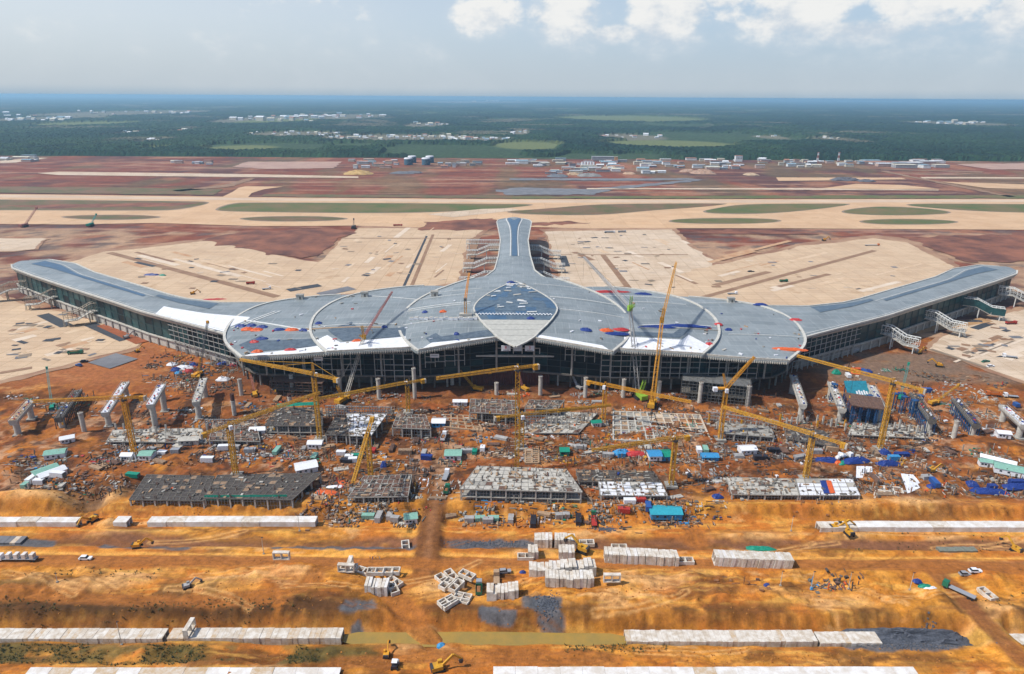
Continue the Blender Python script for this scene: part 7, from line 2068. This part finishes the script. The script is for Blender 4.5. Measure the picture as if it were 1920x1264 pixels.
# ------------------------------------------------------------------ small debris nobody could count
def debris():
    mb = MB()
    pal = [TIMB, PLY, PLY, CRETP, CRET, CRETD, CRETD, REBAR2, REBAR2, REBAR, REBAR, GREYST, SOIL2, SOIL2, MATS['dirt_track']]
    acc = [BLUE, ORNG, GREENT, REDT, LBLUE, WTARP, CULV, CULV, RIM, YEL]
    zones = [((190, 832), (1740, 868), 190), ((380, 770), (1740, 835), 220), ((560, 872), (860, 940), 40), ((1090, 872), (1370, 960), 34), ((860, 945), (1320, 978), 40), ((590, 945), (780, 975), 26), ((450, 735), (1480, 775), 60), ((280, 665), (450, 735), 60), ((1540, 690), (1900, 830), 90), ((1600, 850), (1920, 930), 46), ((30, 860), (240, 925), 36), ((0, 740), (380, 800), 30), ((1320, 860), (1700, 945), 30), ((1400, 1090), (1720, 1112), 5)]
    for (x0, y0), (x1, y1), n in zones:
        for _ in range(n):
            c = W(random.uniform(x0, x1), random.uniform(y0, y1))
            m1 = random.choice(pal); m2 = random.choice(pal) if random.random() < .78 else random.choice(acc)
            a = random.choice([0, 0, 1.57, 1.57, random.uniform(0, 3)])
            sp = random.uniform(1.5, 7)
            k = random.randint(8, 30)
            xs = c.x + np.array([random.gauss(0, sp) for _ in range(k)]); ys = c.y + np.array([random.gauss(0, sp * .6) for _ in range(k)])
            zs = near_h(xs, ys) if c.y < 440 else np.zeros(k)
            for x, y, z in zip(xs, ys, zs):
                r = random.random()
                if r < .5: d = (random.uniform(1, 4.5), random.uniform(.12, .5), random.uniform(.1, .5))
                elif r < .9: d = (random.uniform(.5, 2.2), random.uniform(.4, 1.6), random.uniform(.2, 1.0))
                else: d = (random.uniform(.2, .5), random.uniform(.2, .5), random.uniform(1.5, 4.5))
                mb.box((x, y, z + d[2] * .4), d, a + random.gauss(0, .10), random.choice([m1, m1, m2]))
    o = mb.build('site_debris')
    tag(o, 'loose timber, sheets, pipes and rubble strewn over the building site', 'debris', kind='stuff')
debris()
def rubble(label, zones, m, n, s):
    mb = MB()
    ps = []
    for _ in range(n):
        px, py, rx, ry = random.choice(zones)
        ps.append(W(px + random.gauss(0, rx), py + random.gauss(0, ry)))
    zs = near_h(np.array([p.x for p in ps]), np.array([p.y for p in ps]))
    for p, z in zip(ps, zs):
        mb.box((p.x, p.y, z), (random.uniform(.3, s), random.uniform(.3, s), random.uniform(.2, s * .7)), random.uniform(0, 3), taper=random.uniform(.4, .9), tilt=random.uniform(-.5, .5))
    tag(mb.build('rubble', m), label, 'rubble', kind='stuff')
rubble('grey gravel and stone heaped in the trenches', [(1690, 1193, 45, 4), (1720, 1203, 40, 3), (925, 1011, 35, 3), (1025, 1140, 10, 8), (1745, 1175, 8, 8), (1135, 985, 10, 3)], mat('blue_gravel', (.10, .11, .135), scale=1.5, var=.5), 1500, .9)
rubble('clods of orange soil along the cut banks', [(400, 960, 200, 6), (1000, 960, 300, 6), (1500, 955, 200, 8), (300, 1120, 200, 25), (900, 1120, 200, 20), (1300, 1110, 200, 25), (150, 920, 80, 25), (1750, 930, 100, 30), (800, 1230, 400, 10), (1500, 1230, 200, 10)], mat('soil_clod', (.40, .16, .03), scale=1, var=.35), 1500, .8)

def scrub():
    mb = MB()
    m1, m2 = mat('scrub_leaf', (.055, .062, .018), scale=2, var=.4), mat('dry_scrub', (.13, .10, .03), scale=2, var=.4)
    zs = [((-40, 1205), (600, 1248), 1300), ((-40, 1135), (560, 1165), 420), ((40, 1070), (300, 1090), 80), ((1060, 1205), (1250, 1225), 160), ((1560, 1000), (1900, 1040), 120), ((1830, 1120), (1920, 1150), 40), ((10, 870), (90, 920), 60)]
    for (x0, y0), (x1, y1), n in zs:
        pts = [W(random.uniform(x0, x1), random.uniform(y0, y1), -1.5) for _ in range(n)]
        xs, ys = np.array([p.x for p in pts]), np.array([p.y for p in pts])
        keep = fbm(xs, ys, 14, 4, 47) > .42
        zz = near_h(xs, ys)
        for x, y, z, k in zip(xs, ys, zz, keep):
            if not k: continue
            s = random.uniform(.3, 1.1)
            for _ in range(4):
                a = random.uniform(0, 6.28); t = random.uniform(.2, .9)
                dx, dy = math.cos(a) * s, math.sin(a) * s
                mb.add([(x - dy * .3, y + dx * .3, z - .1), (x + dy * .3, y - dx * .3, z - .1), (x + dx * .7, y + dy * .7, z + s * t)], [(0, 1, 2)], random.choice([m1, m1, m2]))
    tag(mb.build('scrub'), 'low olive scrub growing on the trench banks', 'scrub', kind='stuff')
scrub()

# ================================================================== works and villages beyond the airfield
def far_building(name, label, p, L, w, h, wall, roof, rz=0.0, group=None, gable=False, cat='building'):
    e = empty(name, p, rz, label, cat, group)
    MB().box((0, 0, h / 2), (L, w, h)).build('walls', wall, e)
    if gable:
        r = h * .35
        MB().add([(-L / 2 - .5, -w / 2 - .5, h), (L / 2 + .5, -w / 2 - .5, h), (L / 2 + .5, w / 2 + .5, h), (-L / 2 - .5, w / 2 + .5, h), (-L / 2 - .5, 0, h + r), (L / 2 + .5, 0, h + r)], [(0, 1, 5, 4), (2, 3, 4, 5), (0, 4, 3), (1, 2, 5), (3, 2, 1, 0)]).build('roof', roof, e)
    else: MB().box((0, 0, h + .3), (L + 1, w + 1, .6)).build('roof', roof, e)
    return e
for i, (px, py) in enumerate(((766, 309), (773, 305), (799, 309), (806, 305))):
    p = W(px, py)
    e = empty('storage_tank', p, 0, ('front', 'rear')[i % 2] + ' storage tank of the %s pair at the forest edge, dark with a white top' % ('left', 'right')[i // 2], 'tank', 'storage tanks')
    MB().cyl((0, 0, 0), 12.5, 17, 28).build('shell', mat('tank_blue', (.06, .13, .19), scale=.2, var=.2), e); MB().cyl((0, 0, 17), 12.9, 3.0, 28, r2=11.5).build('dome', WTARP, e)
    g = MB()
    for k in range(16): g.box((math.cos(-2 + k * .12) * 13.2, math.sin(-2 + k * .12) * 13.2, 1 + k), (1.4, 1.4, .3))
    g.build('stair', GREYST, e)
_walls = [mat('far_cream', (.55, .50, .40), scale=.1), mat('far_white', (.70, .72, .72), scale=.1), mat('far_pink', (.50, .36, .30), scale=.1), mat('far_grey', (.33, .34, .35), scale=.1)]
_roofs = [mat('far_roof_white', (.74, .76, .78), scale=.1), mat('far_roof_cream', (.62, .58, .46), scale=.1), mat('far_roof_blue', (.25, .36, .42), scale=.1), mat('far_roof_rust', (.40, .20, .14), scale=.1), mat('far_roof_grey', (.42, .43, .44), scale=.1)]
rr = random.Random(5)
for x0, x1, y0, y1, n, s, lab in ((655, 745, 300, 316, 16, 1.0, 'low pale works building left of the storage tanks'), (825, 900, 303, 315, 12, .9, 'low pale works building right of the storage tanks'), (960, 1260, 301, 326, 62, 1.2, 'pale plant building in the works along the forest edge'), (1260, 1440, 300, 318, 30, 1.1, 'cream building in the works right of the plant'), (1440, 1620, 303, 314, 24, 1.0, 'low building between the two radio masts and the plant'),
                                (1625, 1775, 301, 317, 20, 2.0, 'long cream warehouse at the far right works'), (0, 90, 296, 304, 8, 1.6, 'low white shed at the far left forest edge'), (320, 405, 303, 310, 6, 1.0, 'small white shed on the red earth at left')):
    for k in range(n):
        p = W(rr.uniform(x0, x1), rr.uniform(y0, y1))
        L = rr.uniform(10, 34) * s
        far_building('works_building', lab, p, L, rr.uniform(8, 16) * s, rr.uniform(4, 9), rr.choice(_walls), rr.choice(_roofs), rr.uniform(-.1, .1), lab + 's', rr.random() < .4)
e = far_building('works_building', 'long grey shed with open side at the top of the plant', W(1130, 301), 70, 18, 12, _walls[3], _roofs[4])
e = far_building('works_building', 'tall cream block standing above the works right of the plant', W(1384, 303), 22, 14, 18, _walls[1], _roofs[3])
for k in range(4): MB().box((-7.5 + k * 5, -7.1, 11), (2.4, .2, 2.4)).build('window', GLASSC, e)
far_building('works_building', 'squat orange silo block beside the long grey shed', W(1155, 304), 9, 9, 16, mat('silo_orange', (.55, .28, .10), scale=.2), _roofs[1])
e = empty('batching_plant', W(1102, 316), 0, 'white concrete batching plant with silos in the works', 'batching plant')
for k in range(5): MB().cyl((-16 + k * 8, 0, 4), 3, 14, 14).build('silo', WTARP, e)
MB().box((0, -8, 5), (44, 10, 10)).build('mixer_house', _walls[0], e); MB().bar((22, -6, 2), (44, -10, 0), 2.5, 2).build('conveyor', GREYST, e)
for px in (1532, 1571):
    p = W(px, 306)
    e = empty('radio_mast', p, 0, ('left' if px < 1550 else 'right') + ' red and white lattice mast at the forest edge', 'mast', 'masts at the forest edge')
    for k in range(4): lattice(MB(), (0, 0, k * 8), (0, 0, k * 8 + 8), 5 - k * .7, 4, .7, w2=4.3 - k * .7).build('section', REDW if k % 2 == 0 else WTARP, e)
    MB().box((0, 0, 32.5), (5, 5, 1.4)).build('platform', REDW, e)
for i, (px, py, rx, ry, h, c) in enumerate(((672, 326, 34, 14, 9, (.55, .36, .14)), (1318, 325, 30, 14, 10, (.42, .27, .19)), (1290, 322, 20, 10, 7, (.42, .27, .19)), (1145, 318, 24, 12, 9, (.40, .33, .24)), (1408, 328, 18, 9, 5, (.50, .37, .24)), (1045, 331, 26, 10, 6, (.16, .17, .19)), (1105, 330, 30, 10, 7, (.26, .25, .24)), (755, 325, 30, 8, 5, (.16, .17, .19)), (775, 324, 22, 8, 5, (.18, .17, .18)), (1585, 338, 36, 8, 7, (.13, .13, .15)), (1625, 340, 20, 7, 5, (.13, .13, .15)), (1075, 327, 16, 8, 5, (.48, .33, .2)), (1180, 326, 16, 8, 5, (.52, .34, .22)))):
    p = W(px, py)
    nm = 'sand heap' if c[0] > .3 else 'grey gravel heap'
    o = link_mesh('spoil_heap', blob_mesh('spoil_heap', mat('heap_%d' % i, c, scale=.1, var=.3, bump=.3), rx * 2.2, ry * 4, h, 400 + i, 22, 7), None, p)
    tag(o, '%s %s from the left on the red ground before the forest' % (ORD[i], nm), 'heap', 'heaps before the forest')
# each village house by itself
hm = {}
for wi, wmat in enumerate(_walls[:2]):
    for ri in (0, 1, 2, 3):
        g = MB(); L, w, h = 14, 10, 7
        g.box((0, 0, h / 2), (L, w, h), m=wmat)
        g.add([(-L / 2 - .5, -w / 2 - .5, h), (L / 2 + .5, -w / 2 - .5, h), (L / 2 + .5, w / 2 + .5, h), (-L / 2 - .5, w / 2 + .5, h), (-L / 2 - .5, 0, h + 2.6), (L / 2 + .5, 0, h + 2.6)], [(0, 1, 5, 4), (2, 3, 4, 5), (0, 4, 3), (1, 2, 5)], _roofs[ri])
        hm[(wi, ri)] = g.mesh('house')
for px, py, hx, hy, n, s, lab in VILL:
    for _ in range(n):
        p = W(px + rr.uniform(-1, 1) * hx, py + rr.gauss(0, .45) * hy)
        k = (rr.randrange(2), rr.choice([0, 0, 0, 1, 1, 2, 3]))
        o = link_mesh('house', hm[k], None, p, rr.uniform(-.5, .5))
        f = s * rr.uniform(.7, 1.35)
        o.scale = (f * rr.uniform(.9, 1.6), f, f * rr.uniform(.8, 1.3))
        tag(o, lab, 'house', 'houses: ' + lab)

# far look-alikes are told apart by their order from the left
_grp = {}
for o in COL.objects:
    if o.parent is None and o.get('label') and o.name.split('.')[0] in ('house', 'works_building'):
        _grp.setdefault(o['label'], []).append(o)
for lab, lst in _grp.items():
    if len(lst) < 2: continue
    lst.sort(key=lambda o: prj(o.location)[0])
    for k, o in enumerate(lst): o['label'] = '%s from the left: %s' % (ordn(k), lab)
